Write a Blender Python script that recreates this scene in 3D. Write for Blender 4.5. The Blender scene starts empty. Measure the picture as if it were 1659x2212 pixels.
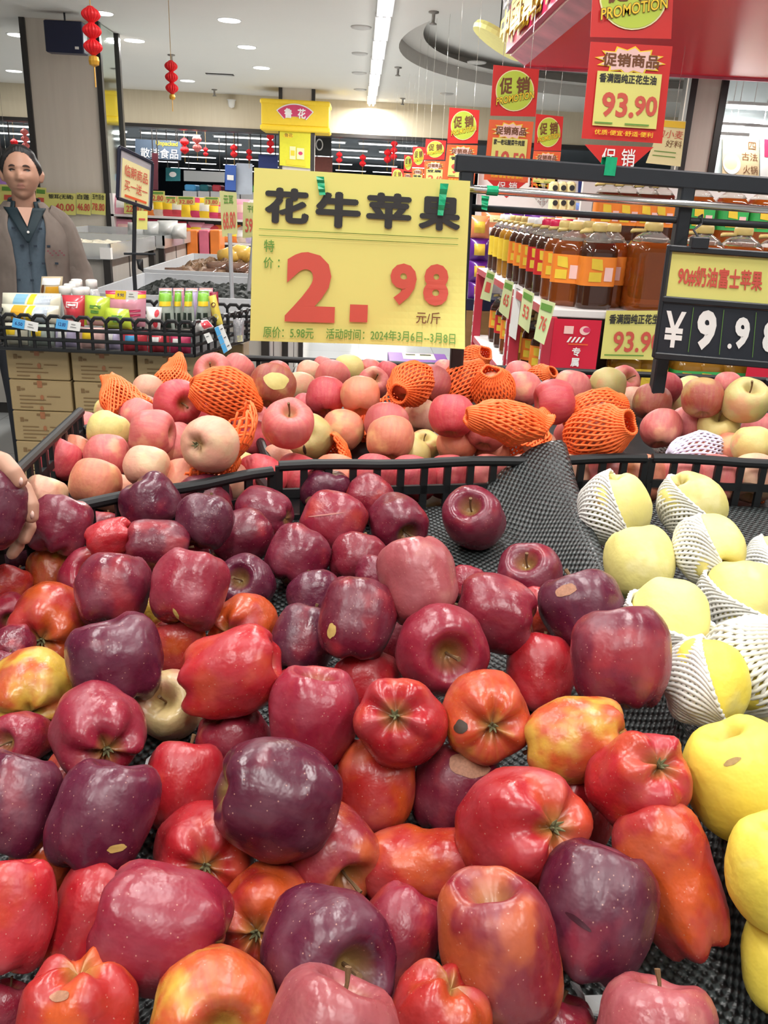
import bpy, math, random
from mathutils import Vector, Matrix, noise
random.seed(7)
S = bpy.context.scene
COL = S.collection
V = Vector
# ------------------------------------------------------------------ camera
FW, FH, FPX = 1659, 2212, 1800.0
def _dir(px, py): return V(((px-FW/2)/FPX, -(py-FH/2)/FPX, -1.0))
_up = -_dir(601, FH/2+FPX*FPX/672.0).normalized()
_yy = _dir(785, 436).normalized(); _yy = (_yy-_up*_yy.dot(_up)).normalized()
_xx = _yy.cross(_up)
ROT = Matrix((_xx, _yy, _up))
CAM = V((0, 0, 1.5))
cd = bpy.data.cameras.new('camera'); cam = bpy.data.objects.new('camera', cd); COL.objects.link(cam)
cd.sensor_fit = 'VERTICAL'; cd.sensor_height = 36.0; cd.lens = 36.0*FPX/FH
cd.clip_start = 0.02; cd.clip_end = 200
cam.matrix_world = Matrix.Translation(CAM) @ ROT.to_4x4()
S.camera = cam
def ray(px, py): return ROT @ _dir(px, py)
def at_y(px, py, y): r = ray(px, py); return CAM + r*(y/r.y)
def at_z(px, py, z): r = ray(px, py); return CAM + r*((z-1.5)/r.z)
def at_d(px, py, d): return CAM + ray(px, py)*d
def at_x(px, py, x): r = ray(px, py); return CAM + r*(x/r.x)
def proj(p):
    c = ROT.transposed() @ (V(p)-CAM)
    return FW/2+FPX*c.x/-c.z, FH/2-FPX*c.y/-c.z, -c.z
# ------------------------------------------------------------------ world, exposure
S.view_settings.view_transform = 'Standard'; S.view_settings.look = 'None'
S.view_settings.gamma = 1.0; S.view_settings.use_curve_mapping = False
S.view_settings.exposure = -0.12
w = bpy.data.worlds.new('store_ambient_fill'); S.world = w; w.use_nodes = True  # even fill added in place of light bounced around the closed store
w.node_tree.nodes['Background'].inputs[0].default_value = (1.0, 0.985, 0.96, 1)
w.node_tree.nodes['Background'].inputs[1].default_value = 0.55
LAMP = 29.0        # watts of every ceiling tube fitting near the fruit
LAMP_FAR = 92.0    # watts of the fittings further down the hall
GLOW = 5.0        # brightness of the tubes themselves
# ------------------------------------------------------------------ materials
MATS = {}
def M(name, col=(.5,.5,.5), rough=.5, metal=0., var=.08, scale=25., bump=0., emit=0., trans=0., alpha=1., coat=0., ior=1.45, spec=.5):
    if name in MATS: return MATS[name]
    m = bpy.data.materials.new(name); m.use_nodes = True; nt = m.node_tree; N = nt.nodes; L = nt.links
    b = N['Principled BSDF']
    b.inputs['Roughness'].default_value = rough; b.inputs['Metallic'].default_value = metal
    b.inputs['IOR'].default_value = ior; b.inputs['Specular IOR Level'].default_value = spec
    b.inputs['Coat Weight'].default_value = coat; b.inputs['Coat Roughness'].default_value = .08
    b.inputs['Transmission Weight'].default_value = trans; b.inputs['Alpha'].default_value = alpha
    c = (*col, 1)
    if emit > 0:
        b.inputs['Emission Color'].default_value = c; b.inputs['Emission Strength'].default_value = emit
    tc = N.new('ShaderNodeTexCoord'); no = N.new('ShaderNodeTexNoise'); no.inputs['Scale'].default_value = scale
    no.inputs['Detail'].default_value = 3
    L.new(tc.outputs['Object'], no.inputs['Vector'])
    mx = N.new('ShaderNodeMix'); mx.data_type = 'RGBA'
    mx.inputs[6].default_value = tuple(max(0, x*(1-var)) for x in col)+(1,)
    mx.inputs[7].default_value = tuple(min(1, x*(1+var)) for x in col)+(1,)
    L.new(no.outputs['Fac'], mx.inputs[0]); L.new(mx.outputs[2], b.inputs['Base Color'])
    if bump:
        bp = N.new('ShaderNodeBump'); bp.inputs['Strength'].default_value = bump; bp.inputs['Distance'].default_value = .004
        L.new(no.outputs['Fac'], bp.inputs['Height']); L.new(bp.outputs[0], b.inputs['Normal'])
    MATS[name] = m
    return m
def nodes(m): return m.node_tree.nodes, m.node_tree.links, m.node_tree.nodes['Principled BSDF']
# ------------------------------------------------------------------ mesh builder
_textcache = {}
def text_mesh(body, bold=0.0):
    k = (body, bold)
    if k in _textcache: return _textcache[k]
    c = bpy.data.curves.new('lettering', 'FONT'); c.body = body; c.resolution_u = 3; ascii_ = all(ord(q) < 200 for q in body)
    if ascii_: c.offset = bold
    o = bpy.data.objects.new('lettering', c)
    me = o.to_mesh()
    vs = [v.co.copy() for v in me.vertices]; fs = [tuple(p.vertices) for p in me.polygons]
    o.to_mesh_clear(); bpy.data.objects.remove(o); bpy.data.curves.remove(c)
    zs = [0.0]*len(vs)
    if bold and not ascii_:      # heavier lettering: the strokes are thickened evenly all round
        n = 8 if bold >= .02 else 4; base, bf = vs, fs; vs, fs = list(vs), list(fs)
        for k in range(n):
            d = V((bold*math.cos(2*math.pi*k/n), bold*math.sin(2*math.pi*k/n), 0)); o_ = len(vs); vs += [v+d for v in base]; zs += [.00006*(k+1)]*len(base); fs += [tuple(o_+i for i in f) for f in bf]
    x0 = min(v.x for v in vs); x1 = max(v.x for v in vs); y0 = min(v.y for v in vs); y1 = max(v.y for v in vs)
    out = ([((v.x-x0)/(x1-x0), (v.y-y0)/(y1-y0), z) for v, z in zip(vs, zs)], fs, (x1-x0)/(y1-y0))
    _textcache[k] = out
    return out
class MB:
    def __init__(s): s.v = []; s.f = []; s.m = []; s.uv = {}
    def add(s, vs, fs, mi=0, uvs=None):
        o = len(s.v); s.v += [V(p) for p in vs]
        for i, f in enumerate(fs):
            s.f.append(tuple(o+j for j in f)); s.m.append(mi)
        if uvs:
            for i, u in enumerate(uvs): s.uv[o+i] = u
        return s
    def box(s, c, size, mi=0, rot=None, bev=0.0):
        x, y, z = size[0]/2, size[1]/2, size[2]/2; c = V(c)
        if bev <= 0:
            P = [V((a*x, b*y, d*z)) for a in (-1,1) for b in (-1,1) for d in (-1,1)]
            F = [(0,1,3,2),(4,6,7,5),(0,4,5,1),(2,3,7,6),(0,2,6,4),(1,5,7,3)]
        else:
            P = []; b = min(bev, x*.49, y*.49, z*.49)
            ring = lambda xx, yy, zz, bb: [(-xx+bb,-yy,zz),(xx-bb,-yy,zz),(xx,-yy+bb,zz),(xx,yy-bb,zz),(xx-bb,yy,zz),(-xx+bb,yy,zz),(-xx,yy-bb,zz),(-xx,-yy+bb,zz)]
            P = ring(x-b,y-b,-z,b*.6)+ring(x,y,-z+b,b)+ring(x,y,z-b,b)+ring(x-b,y-b,z,b*.6); P = [V(p) for p in P]
            F = [tuple(range(7,-1,-1)), tuple(range(24,32))]
            for k in range(3):
                for i in range(8): F.append((k*8+i, k*8+(i+1)%8, k*8+8+(i+1)%8, k*8+8+i))
        if rot is not None: P = [rot @ p for p in P]
        return s.add([c+p for p in P], F, mi)
    def bb(s, x0, x1, y0, y1, z0, z1, mi=0, bev=0.0):
        return s.box(((x0+x1)/2,(y0+y1)/2,(z0+z1)/2), (abs(x1-x0),abs(y1-y0),abs(z1-z0)), mi, None, bev)
    def tube(s, pts, r, n=8, mi=0, cap=True, sq=1.0):
        pts = [V(p) for p in pts]; rs = r if isinstance(r, (list, tuple)) else [r]*len(pts)
        vs = []; fs = []; prev = None
        for i, p in enumerate(pts):
            t = (pts[min(i+1, len(pts)-1)]-pts[max(i-1, 0)])
            t = t.normalized() if t.length > 1e-9 else V((0,0,1))
            if prev is None:
                a = V((0,0,1)) if abs(t.z) < .9 else V((0,1,0))
                u = t.cross(a).normalized()
            else:
                u = prev-t*prev.dot(t); u = u.normalized() if u.length > 1e-6 else prev
            prev = u; b = t.cross(u)
            for k in range(n):
                a = 2*math.pi*(k+.5)/n
                vs.append(p+(u*math.cos(a)+b*math.sin(a)*sq)*rs[i])
        for i in range(len(pts)-1):
            for k in range(n): fs.append((i*n+k, i*n+(k+1)%n, (i+1)*n+(k+1)%n, (i+1)*n+k))
        if cap: fs.append(tuple(range(n-1,-1,-1))); fs.append(tuple((len(pts)-1)*n+k for k in range(n)))
        return s.add(vs, fs, mi)
    def lathe(s, prof, n=16, c=(0,0,0), mi=0, rot=None, sq=None, fn=None):
        c = V(c); vs = []; fs = []
        for (r, z) in prof:
            for k in range(n):
                a = 2*math.pi*k/n; q = 1.0
                if sq: q = 1.0/max(abs(math.cos(a))**sq+abs(math.sin(a))**sq, 1e-6)**(1.0/sq)
                p = V((r*q*math.cos(a), r*q*math.sin(a), z))
                if fn: p = fn(p, a)
                vs.append(c+(rot @ p if rot is not None else p))
        m_ = len(prof)
        for i in range(m_-1):
            for k in range(n): fs.append((i*n+k, i*n+(k+1)%n, (i+1)*n+(k+1)%n, (i+1)*n+k))
        if prof[0][0] > 1e-5: fs.append(tuple(range(n-1,-1,-1)))
        if prof[-1][0] > 1e-5: fs.append(tuple((m_-1)*n+k for k in range(n)))
        return s.add(vs, fs, mi)
    def grid(s, rows, mi=0, uvs=None, close=False):
        nr, nc = len(rows), len(rows[0]); vs = [p for r in rows for p in r]; fs = []
        for i in range(nr-1):
            for k in range(nc if close else nc-1): fs.append((i*nc+k, i*nc+(k+1)%nc, (i+1)*nc+(k+1)%nc, (i+1)*nc+k))
        return s.add(vs, fs, mi, [u for r in uvs for u in r] if uvs else None)
    def poly(s, pts, nrm, depth, mi=0):      # extruded flat outline
        n = len(pts); nrm = V(nrm).normalized()*depth; pts = [V(p) for p in pts]
        fs = [tuple(range(n)), tuple(range(2*n-1, n-1, -1))]+[(i, n+i, n+(i+1)%n, (i+1)%n) for i in range(n)]
        return s.add([p+nrm for p in pts]+pts, fs, mi)
    def text(s, body, o, ux, uy, w, h, mi=0, bold=0.0, fn=None):   # lettering stretched into the w x h box at o
        vs, fs, asp = text_mesh(body, bold)
        o = V(o); ux = V(ux); uy = V(uy)
        if w is None: w = h*asp
        nz = ux.cross(uy); P = [o+ux*(a*w)+uy*(b*h)+nz*z for a, b, z in vs]
        if fn: P = [fn(p) for p in P]
        return s.add(P, fs, mi)
    def build(s, name, mats, parent=None, smooth=False, loc=None, props=None):
        me = bpy.data.meshes.new(name)
        base = V(loc) if loc is not None else V((0,0,0))
        me.from_pydata([tuple(p-base) for p in s.v], [], s.f)
        for m in (mats if isinstance(mats, (list, tuple)) else [mats]): me.materials.append(m)
        me.polygons.foreach_set('material_index', s.m)
        if smooth: me.polygons.foreach_set('use_smooth', [True]*len(s.f))
        if s.uv:
            ul = me.uv_layers.new(name='uv')
            for l in me.loops: ul.data[l.index].uv = s.uv.get(l.vertex_index, (0,0))
        me.update()
        o = bpy.data.objects.new(name, me); COL.objects.link(o)
        if parent is not None:
            o.parent = parent; o.location = base-parent.location if loc is not None else -parent.location
            if parent.parent is not None and loc is None: o.location = (0,0,0)
        else: o.location = base
        return o
def tag(o, label=None, cat=None, group=None, kind=None):
    if label: o['label'] = label
    if cat: o['category'] = cat
    if group: o['group'] = group
    if kind: o['kind'] = kind
    return o
def thing(name, label, cat, loc=(0,0,0), group=None):
    o = bpy.data.objects.new(name, None); COL.objects.link(o); o.location = loc; o.empty_display_size = .05
    return tag(o, label, cat, group)
# parts are modelled in world coordinates; build(..., parent=empty) keeps them in place
def structure(o): o['kind'] = 'structure'; return o
ORD = 'first second third fourth fifth sixth seventh eighth ninth tenth eleventh twelfth thirteenth fourteenth fifteenth sixteenth seventeenth eighteenth nineteenth twentieth'.split()
def order(objs, template, key=None, ends=('leftmost','rightmost')):    # names each of a row by its place in it
    key = key or (lambda o: proj(o.matrix_basis.translation)[0])
    ob = sorted(objs, key=key)
    for i, o in enumerate(ob):
        w_ = ends[0] if i == 0 else ends[1] if i == len(ob)-1 else (ORD[i]+' from the left' if ends[0] == 'leftmost' else ORD[i]+' '+ends[2])
        o['label'] = template.format(w_)
def dup(src, loc, label=None, group=None, delta_rot=None):
    r = src.copy(); COL.objects.link(r); r.location = loc
    if label: r['label'] = label
    if group: r['group'] = group
    for ch in src.children:
        c = ch.copy(); COL.objects.link(c); c.parent = r
        for g in ch.children:
            q = g.copy(); COL.objects.link(q); q.parent = c
    return r
def lerp(a, b, t): return a+(b-a)*t
def smooth01(t): t = max(0., min(1., t)); return t*t*(3-2*t)
def interp(xs, ys, x):
    if x <= xs[0]: return ys[0]
    for i in range(len(xs)-1):
        if x <= xs[i+1]: return lerp(ys[i], ys[i+1], (x-xs[i])/(xs[i+1]-xs[i]))
    return ys[-1]
UX, UY, UZ = V((1,0,0)), V((0,1,0)), V((0,0,1))
F0, SL = .93, .11           # floor of the front bins: z = F0 + SL*y
def floor_z(y): return F0+SL*y
# ================================================================== printed sheets
PAPER = M('yellow_price_paper', (.735,.69,.20), .6, var=.03, scale=8); INKBLK = M('black_ink', (.03,.03,.03), .6, var=.02)
INKRED = M('red_ink', (.60,.095,.065), .6, var=.03); INKGRN = M('green_ink', (.13,.30,.05), .6, var=.03); INKBRN = M('brown_ink', (.17,.06,.02), .6)
WHITE = M('white_print', (.86,.85,.82), .5, var=.03); PROMO_RED = M('promo_red', (.62,.025,.02), .4, var=.06, scale=5)
PROMO_ORANGE = M('promo_orange', (.80,.13,.04), .4, var=.06); LIME = M('promo_lime', (.50,.62,.06), .4, var=.12, scale=6)
YEL = M('bright_yellow', (.90,.62,.03), .45, var=.05); PALEY = M('pale_yellow', (.86,.80,.42), .5, var=.04); PINKP = M('pale_pink_print', (.86,.55,.50), .5)
BLUE = M('label_blue', (.10,.42,.78), .45); TEAL = M('teal_print', (.02,.17,.19), .5); NAVY = M('navy_print', (.02,.04,.20), .45)
GREENP = M('green_print', (.06,.42,.10), .45, var=.1); PURPLE = M('purple_print', (.16,.03,.30), .4, var=.15); MAG = M('magenta_print', (.62,.05,.14), .45)
TAPE = M('green_tape', (.01,.36,.16), .25, var=.3, scale=90)
MAPALL = [PAPER, INKBLK, INKRED, INKGRN, INKBRN, WHITE, PROMO_RED, PROMO_ORANGE, LIME, YEL, PALEY, PINKP, BLUE, TEAL, NAVY, GREENP, PURPLE, MAG, TAPE]
def uvmap(c, bend=0.0, curl=0.0, wave=0.0):
    TL, TR, BR, BL = [V(p) for p in c]; nrm = (BR-BL).cross(TL-BL).normalized()
    if nrm.dot(CAM-TL) < 0: nrm = -nrm
    def fn(u, v, h=0.0):
        p = TL*(1-u)*(1-v)+TR*u*(1-v)+BR*u*v+BL*(1-u)*v
        d = bend*math.sin(math.pi*u)*(.3+.7*v)+curl*max(0, u+v-1.45)**2*6+wave*math.sin(u*5+v*2)
        return p+nrm*(d+h)
    return fn, nrm
def star(cu, cv, ru, rv, n=16, inner=.78, ph=.0):
    return [(cu+ru*math.cos(math.pi*i/n+ph)*(1 if i % 2 == 0 else inner), cv+rv*math.sin(math.pi*i/n+ph)*(1 if i % 2 == 0 else inner)) for i in range(2*n)]
def oval(cu, cv, ru, rv, n=32): return [(cu+ru*math.cos(2*math.pi*i/n), cv+rv*math.sin(2*math.pi*i/n)) for i in range(n)]
def rect(u0, v0, u1, v1, n=10): return [(lerp(u0,u1,i/n), v0) for i in range(n+1)]+[(lerp(u1,u0,i/n), v1) for i in range(n+1)]
def print_on(parent, fn, prints, pname='printing', lift=.0012, layer=.0006):
    pm = MB(); used = []
    def mi(m_):
        if m_ not in used: used.append(m_)
        return used.index(m_)
    for k, p in enumerate(prints):
        h = lift+layer*(k+1)*.35
        if p[0] == 't':
            _, body, u0, v0, u1, v1, ink, bold = p[:8]; sl = p[8] if len(p) > 8 else 0
            pm.text(body, (u0, v1, h), (1,0,0), (0,1,0), u1-u0, -(v1-v0), mi(ink), bold, lambda q, sl=sl, u0=u0: fn(q.x, q.y-sl*(q.x-u0), q.z))
        elif p[0] == 'g':      # a patch that follows the surface
            _, u0, v0, u1, v1, ink = p; pm.grid([[fn(lerp(u0, u1, i/6), lerp(v0, v1, j/6), h) for i in range(7)] for j in range(7)], mi(ink))
        else:
            pts = p[1]; pm.add([fn(u, v, h) for u, v in pts], [tuple(range(len(pts)))], mi(p[2]))
    po = pm.build(pname, used); po.parent = parent
    return po
def pouch(name, label, cat, group, c, th, mat, prints=(), crimp=.06, back=.5):
    """a filled plastic bag: front face corners c (TL, TR, BR, BL), th deep"""
    TL, TR, BR, BL = [V(p) for p in c]; nrm = (BR-BL).cross(TL-BL).normalized(); nrm = nrm if nrm.dot(CAM-TL) > 0 else -nrm
    sd = random.random()*9
    def b_(u, v): return (max(0, math.sin(math.pi*min(1, max(0, (u-.02)/.96)))))**.6*(max(0, math.sin(math.pi*min(1, max(0, (v-crimp)/(1-crimp*1.2))))))**.55
    def fn(u, v, h=0., s=1.):
        p = TL*(1-u)*(1-v)+TR*u*(1-v)+BR*u*v+BL*(1-u)*v
        w_ = .10*(noise.noise(V((u*3, v*3, sd)))) if s > 0 else 0
        return p+nrm*((th*(b_(u, v)+w_*b_(u, v))*(1 if s > 0 else -back))+h+(.001 if s > 0 else -.001))
    mb = MB(); n = 14
    mb.grid([[fn(i/n, j/n) for i in range(n+1)] for j in range(n+1)]); mb.grid([[fn(i/n, j/n, 0, -1) for i in range(n, -1, -1)] for j in range(n+1)])
    o = tag(mb.build(name, mat, smooth=True), label, cat, group)
    if prints: print_on(o, fn, prints, lift=.0022)
    return o
def sheet(name, c, mat, prints=(), parent=None, thick=.0012, lift=.0012, bend=0., curl=0., wave=0., nu=10, nv=8, outline=None, pname='printing', layer=.0006):
    """a printed sheet; prints: ('t', text, u0, v0, u1, v1, ink, bold[, slant]) or ('p', [(u, v)...], ink); v runs down"""
    fn, nrm = uvmap(c, bend, curl, wave); mb = MB()
    if outline:
        mb.poly([fn(u, v) for u, v in outline], -nrm, thick, 0)
    else:
        for h in (0.0, -thick):
            mb.grid([[fn(i/nu, j/nv, h) for i in range(nu+1)] for j in range(nv+1)])
        e = [(i/nu, 0) for i in range(nu+1)]+[(1, j/nv) for j in range(1, nv+1)]+[(1-i/nu, 1) for i in range(1, nu+1)]+[(0, 1-j/nv) for j in range(1, nv)]
        n = len(e); mb.add([fn(u, v) for u, v in e]+[fn(u, v, -thick) for u, v in e], [(i, (i+1) % n, n+(i+1) % n, n+i) for i in range(n)])
    top = None
    def place(b, nm, m_):
        ob = b.build(nm, m_, parent=None, smooth=False)
        return ob
    o = place(mb, name, mat)
    if parent is not None: o.parent = parent; o.location = -parent.location
    if prints: print_on(o, fn, prints, pname, lift, layer)
    return o
def sheet_thing(name, label, cat, group, c, mat, prints=(), **k):
    return tag(sheet(name, c, mat, prints, **k), label, cat, group)
def cpx(px, y): return [at_y(p[0], p[1], y) for p in px]
BLK = M('black_plastic', (.009,.010,.011), .50, var=.15, scale=60, bump=.05); BLKMETAL = M('black_powder_coat', (.018,.021,.026), .42, var=.15, scale=40)
CHROME = M('chrome', (.75,.74,.72), .16, 1.0, var=.03); STANDM = M('stand_panel', (.02,.02,.022), .6)
# ================================================================== room
def tile_mat():
    m = M('glossy_floor_tile', (.62,.63,.62), .12, var=.05, scale=2); N, L, b = nodes(m)
    tc = N.new('ShaderNodeTexCoord'); br = N.new('ShaderNodeTexBrick'); br.offset = 0; br.inputs['Scale'].default_value = 1.0
    br.inputs['Mortar Size'].default_value = .004; br.inputs['Brick Width'].default_value = .8; br.inputs['Row Height'].default_value = .8
    br.inputs['Color1'].default_value = (.46,.48,.48,1); br.inputs['Color2'].default_value = (.43,.45,.45,1); br.inputs['Mortar'].default_value = (.30,.31,.31,1)
    L.new(tc.outputs['Object'], br.inputs['Vector']); L.new(br.outputs['Color'], b.inputs['Base Color']); return m
def grain_mat(name, col, dark, sx=14, sz=.9):
    m = M(name, col, .42); N, L, b = nodes(m); tc = N.new('ShaderNodeTexCoord'); mp = N.new('ShaderNodeMapping'); mp.inputs['Scale'].default_value = (sx, sx, sz)
    no = N.new('ShaderNodeTexNoise'); no.inputs['Scale'].default_value = 1.5; no.inputs['Detail'].default_value = 6
    mx = N.new('ShaderNodeMix'); mx.data_type = 'RGBA'; mx.inputs[6].default_value = (*dark,1); mx.inputs[7].default_value = (*col,1)
    L.new(tc.outputs['Object'], mp.inputs[0]); L.new(mp.outputs[0], no.inputs['Vector']); L.new(no.outputs['Fac'], mx.inputs[0]); L.new(mx.outputs[2], b.inputs['Base Color']); return m
def ceil_z(x, y): return 3.5 if math.hypot(x-4.32, y-10.88) < 3.95 else 3.2
CEIL = M('ceiling_paint', (.80,.78,.74), .7, var=.02, scale=1.5); RECESS = M('recess_shaded_paint', (.60,.57,.53), .7, var=.04)  # recess walls: ceiling paint darkened, their shading put into the colour
BEIGE = grain_mat('beige_panel', (.72,.64,.48), (.62,.53,.38)); PILLAR = grain_mat('pillar_laminate', (.74,.67,.58), (.64,.57,.49)); TRIM = M('dark_trim', (.03,.026,.024), .35)
structure(MB().bb(-16,16,-6,70,-.12,0).build('floor', tile_mat()))
# ceiling with the round recess
ccx, ccy, cr = 4.32, 10.88, 3.97; X0, X1, Y0, Y1 = -16., 16., -6., 17.0
mb = MB(); n = 96; inn = []; out = []
for i in range(n):
    a = 2*math.pi*i/n; c, s = math.cos(a), math.sin(a); inn.append(V((ccx+cr*c, ccy+cr*s, 3.2)))
    t = min((X1-ccx)/c if c > 1e-6 else (X0-ccx)/c if c < -1e-6 else 1e9, (Y1-ccy)/s if s > 1e-6 else (Y0-ccy)/s if s < -1e-6 else 1e9)
    out.append(V((ccx+t*c, ccy+t*s, 3.2)))
for i in range(n):
    j = (i+1) % n; mb.add([inn[i], inn[j], out[j], out[i]], [(0,1,2,3)])
for cxy in ((X0,Y0),(X1,Y0),(X1,Y1),(X0,Y1)):   # corners
    a = math.atan2(cxy[1]-ccy, cxy[0]-ccx) % (2*math.pi); i = int(a/(2*math.pi)*n); mb.add([out[i], out[(i+1) % n], V((*cxy, 3.2))], [(0,1,2)])
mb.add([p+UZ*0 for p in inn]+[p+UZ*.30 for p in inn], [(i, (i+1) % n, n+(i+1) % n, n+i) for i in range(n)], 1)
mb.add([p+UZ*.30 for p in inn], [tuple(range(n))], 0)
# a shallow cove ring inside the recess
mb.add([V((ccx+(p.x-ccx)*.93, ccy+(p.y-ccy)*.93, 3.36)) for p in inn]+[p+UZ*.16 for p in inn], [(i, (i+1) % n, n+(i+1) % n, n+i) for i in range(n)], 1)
structure(mb.build('ceiling', [CEIL, RECESS]))
structure(MB().bb(-16,16,17.0,17.4,2.64,3.25).build('wall_far', BEIGE)); structure(MB().bb(-16,16,16.97,17.42,2.58,2.64).build('trim_1', TRIM))
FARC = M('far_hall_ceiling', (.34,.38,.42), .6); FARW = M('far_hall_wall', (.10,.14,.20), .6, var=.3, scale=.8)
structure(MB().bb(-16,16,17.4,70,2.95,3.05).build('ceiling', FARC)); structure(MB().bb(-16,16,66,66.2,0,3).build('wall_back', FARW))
SIDEW = M('side_wall', (.62,.60,.56), .6); structure(MB().bb(-16.2,-16,-6,70,0,3.6).build('wall_left', SIDEW)); structure(MB().bb(16,16.2,-6,70,0,3.6).build('wall_right', SIDEW))
def pillar(name, x0, x1, y0, y1, trims=True, z1=3.2):
    mb = MB(); mb.bb(x0, x1, y0, y1, 0, z1, 0)
    if trims:
        for x in (x0, x1):
            for y in (y0,): mb.bb(x-.03, x+.03, y-.03, y+.04, 0, z1, 1)
    return structure(mb.build(name, [PILLAR, TRIM]))
pxl, pxr = at_y(72,300,10.5).x, at_y(225,300,10.5).x
pillar('wall_pillar_left', pxl, pxr, 10.5, 11.2)
MIR = M('mirror_glass', (.62,.70,.66), .05, 1.0, var=.02)
structure(MB().bb(pxr+.002, pxr+.022, 10.56, 11.18, .9, 3.19).build('window_1', MIR)); structure(MB().bb(pxr, pxr+.05, 11.18, 11.25, 0, 3.2).build('trim_2', TRIM))
a, b_ = at_y(1484,300,8.2).x, at_y(1541,300,8.2).x; pillar('wall_pillar_right', a-.02, b_+.02, 8.2, 8.36)
# glazed shop front to the right of that pillar
GLS = M('shopfront_glass', (.74,.84,.86), .06, 0, var=.05, scale=1.2); structure(MB().bb(b_+.05, b_+3.2, 9.2, 9.24, .9, 3.2).build('window_2', GLS)); structure(MB().bb(b_+.02, b_+.10, 9.15, 9.28, 0, 3.2).build('trim_3', TRIM))
a, b_ = at_y(606,300,15.6).x, at_y(676,300,15.6).x; pillar('wall_pillar_far', a, b_, 15.6, 16.3)
# ------------------------------------------------------------------ lamps
TUBE = M('lamp_tube', (1,1,1), .4, emit=GLOW); DISC = M('downlight_disc', (1,.99,.95), .4, emit=4.5); LHOUS = M('lamp_housing', (.78,.78,.78), .35); OFFD = M('vent_disc', (.58,.56,.53), .6)
def area(parent_loc, sx, sy, watt, name, parent):
    l = bpy.data.lights.new(name, 'AREA'); l.shape = 'RECTANGLE'; l.size = sx; l.size_y = sy; l.energy = watt; l.color = (1, .975, .94)
    o = bpy.data.objects.new(name, l); COL.objects.link(o); o.parent = parent; o.location = parent_loc; return o
def fitting(name, label, group, loc, length, axis, watt=0, tubes=2, gap=.07):
    t = thing(name, label, 'ceiling light', loc, group); l = V(loc); along = UX if axis == 'x' else UY; side = UY if axis == 'x' else UX
    mb = MB(); hz = (length, .02+gap*tubes, .03) if axis == 'x' else (.02+gap*tubes, length, .03); mb.box(l+UZ*.015, hz, 0, None, .004); mb.build('housing', LHOUS, t)
    for k in range(tubes):
        o = l+side*(gap*(k-(tubes-1)/2))-UZ*.018; mb = MB(); mb.tube([o-along*(length*.48), o+along*(length*.48)], .0165, 8); mb.build('tube', TUBE, t, smooth=True)
    if watt: area((0,0,-.06), hz[0], hz[1], watt, 'lamp', t)
    return t
strip = []
for i in range(9):
    strip.append(fitting('strip_light', 'x', 'strip lights running down the hall', (lerp(.16,.085,i/8), 5.9+1.3*i, 3.15), 1.26, 'y', LAMP_FAR if i % 2 == 0 else 0))
order(strip, 'twin-tube strip light on the ceiling, {} of the long line', key=lambda o: o.location.y, ends=('nearest','farthest','from the near end'))
near = []
for x, nx in ((-1.25,'left'), (.1,'middle'), (1.45,'right')):
    for y, ny in ((-.6,'behind the viewer'), (1.3,'above the apple bins'), (3.2,'above the snack basket')): near.append(fitting('strip_light', nx+' twin-tube strip light on the ceiling '+ny, 'strip lights over the fruit', (x, y, 3.15), 1.26, 'y', LAMP))
dl = []
for px, py, w_ in ((495,43,40),(290,87,36),(40,75,38),(30,153,28),(238,83,36),(533,101,33),(565,146,30),(405,174,26),(451,208,24),(222,28,36)):
    p = at_z(px, py, 3.2); r_ = w_*p.y/3600*1.02; t = thing('recessed_downlight', 'x', 'ceiling light', p-UZ*.002, 'recessed downlights')
    mb = MB(); mb.lathe([(r_*1.12,-.004),(r_*1.16,0.0)], 24, p); mb.build('ring', LHOUS, t, smooth=True); mb = MB(); mb.lathe([(r_,-.010),(r_*1.02,-.003)], 24, p); mb.build('diffuser', DISC, t); dl.append(t)
    if px in (290, 30, 533, 405, 451): area((0,0,-.03), .2, .2, 48, 'lamp', t)
order(dl, 'lit round recessed ceiling light, {} at the left of the hall')
vd = []
for px, py, w_ in ((780,58,38),(777,115,30),(776,157,28),(778,193,24),(777,223,22),(1030,134,36),(965,202,26),(938,232,22)):
    p = at_z(px, py, 3.2); r_ = w_*p.y/3600; t = thing('ceiling_vent', 'x', 'vent', p, 'unlit round ceiling discs')
    mb = MB(); mb.lathe([(r_*.7,-.02),(r_,-.012),(r_*1.05,0)], 24, p); mb.build('cover', OFFD, t, smooth=True); vd.append(t)
order(vd, 'unlit round ceiling disc, {} along the strip of tubes')
sp_ = []
for px, py in ((937,25),(860,145),(870,212),(370,118),(463,193)):
    p = at_z(px, py, 3.2); mb = MB(); mb.lathe([(.05,0),(.05,-.012),(.016,-.02),(.016,-.09),(.035,-.10),(.035,-.108)], 12, p)
    o = tag(mb.build('fire_sprinkler', M('sprinkler_metal', (.30,.28,.26), .4, .6), smooth=True, loc=p), 'x', 'sprinkler', 'sprinkler heads'); sp_.append(o)
order(sp_, 'small metal sprinkler head under the ceiling, {} of five')
p = at_z(475,160,3.2); mb = MB(); mb.box(p-UZ*.006, (.42,.12,.012), 0)
for k in range(5): mb.box(p-UZ*.014+UY*(.02*(k-2)), (.38,.006,.006), 1)
tag(mb.build('air_vent', [TRIM, LHOUS]), 'dark slotted air vent in the ceiling right of the red lantern', 'vent')
p = at_y(500,222,16.9); mb = MB(); mb.lathe([(0,-.09),(.05,-.07),(.065,0),(.065,.03),(.09,.05)], 14, p); tag(mb.build('security_camera', WHITE, smooth=True), 'small white dome camera on the beige beam', 'camera')
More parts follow.
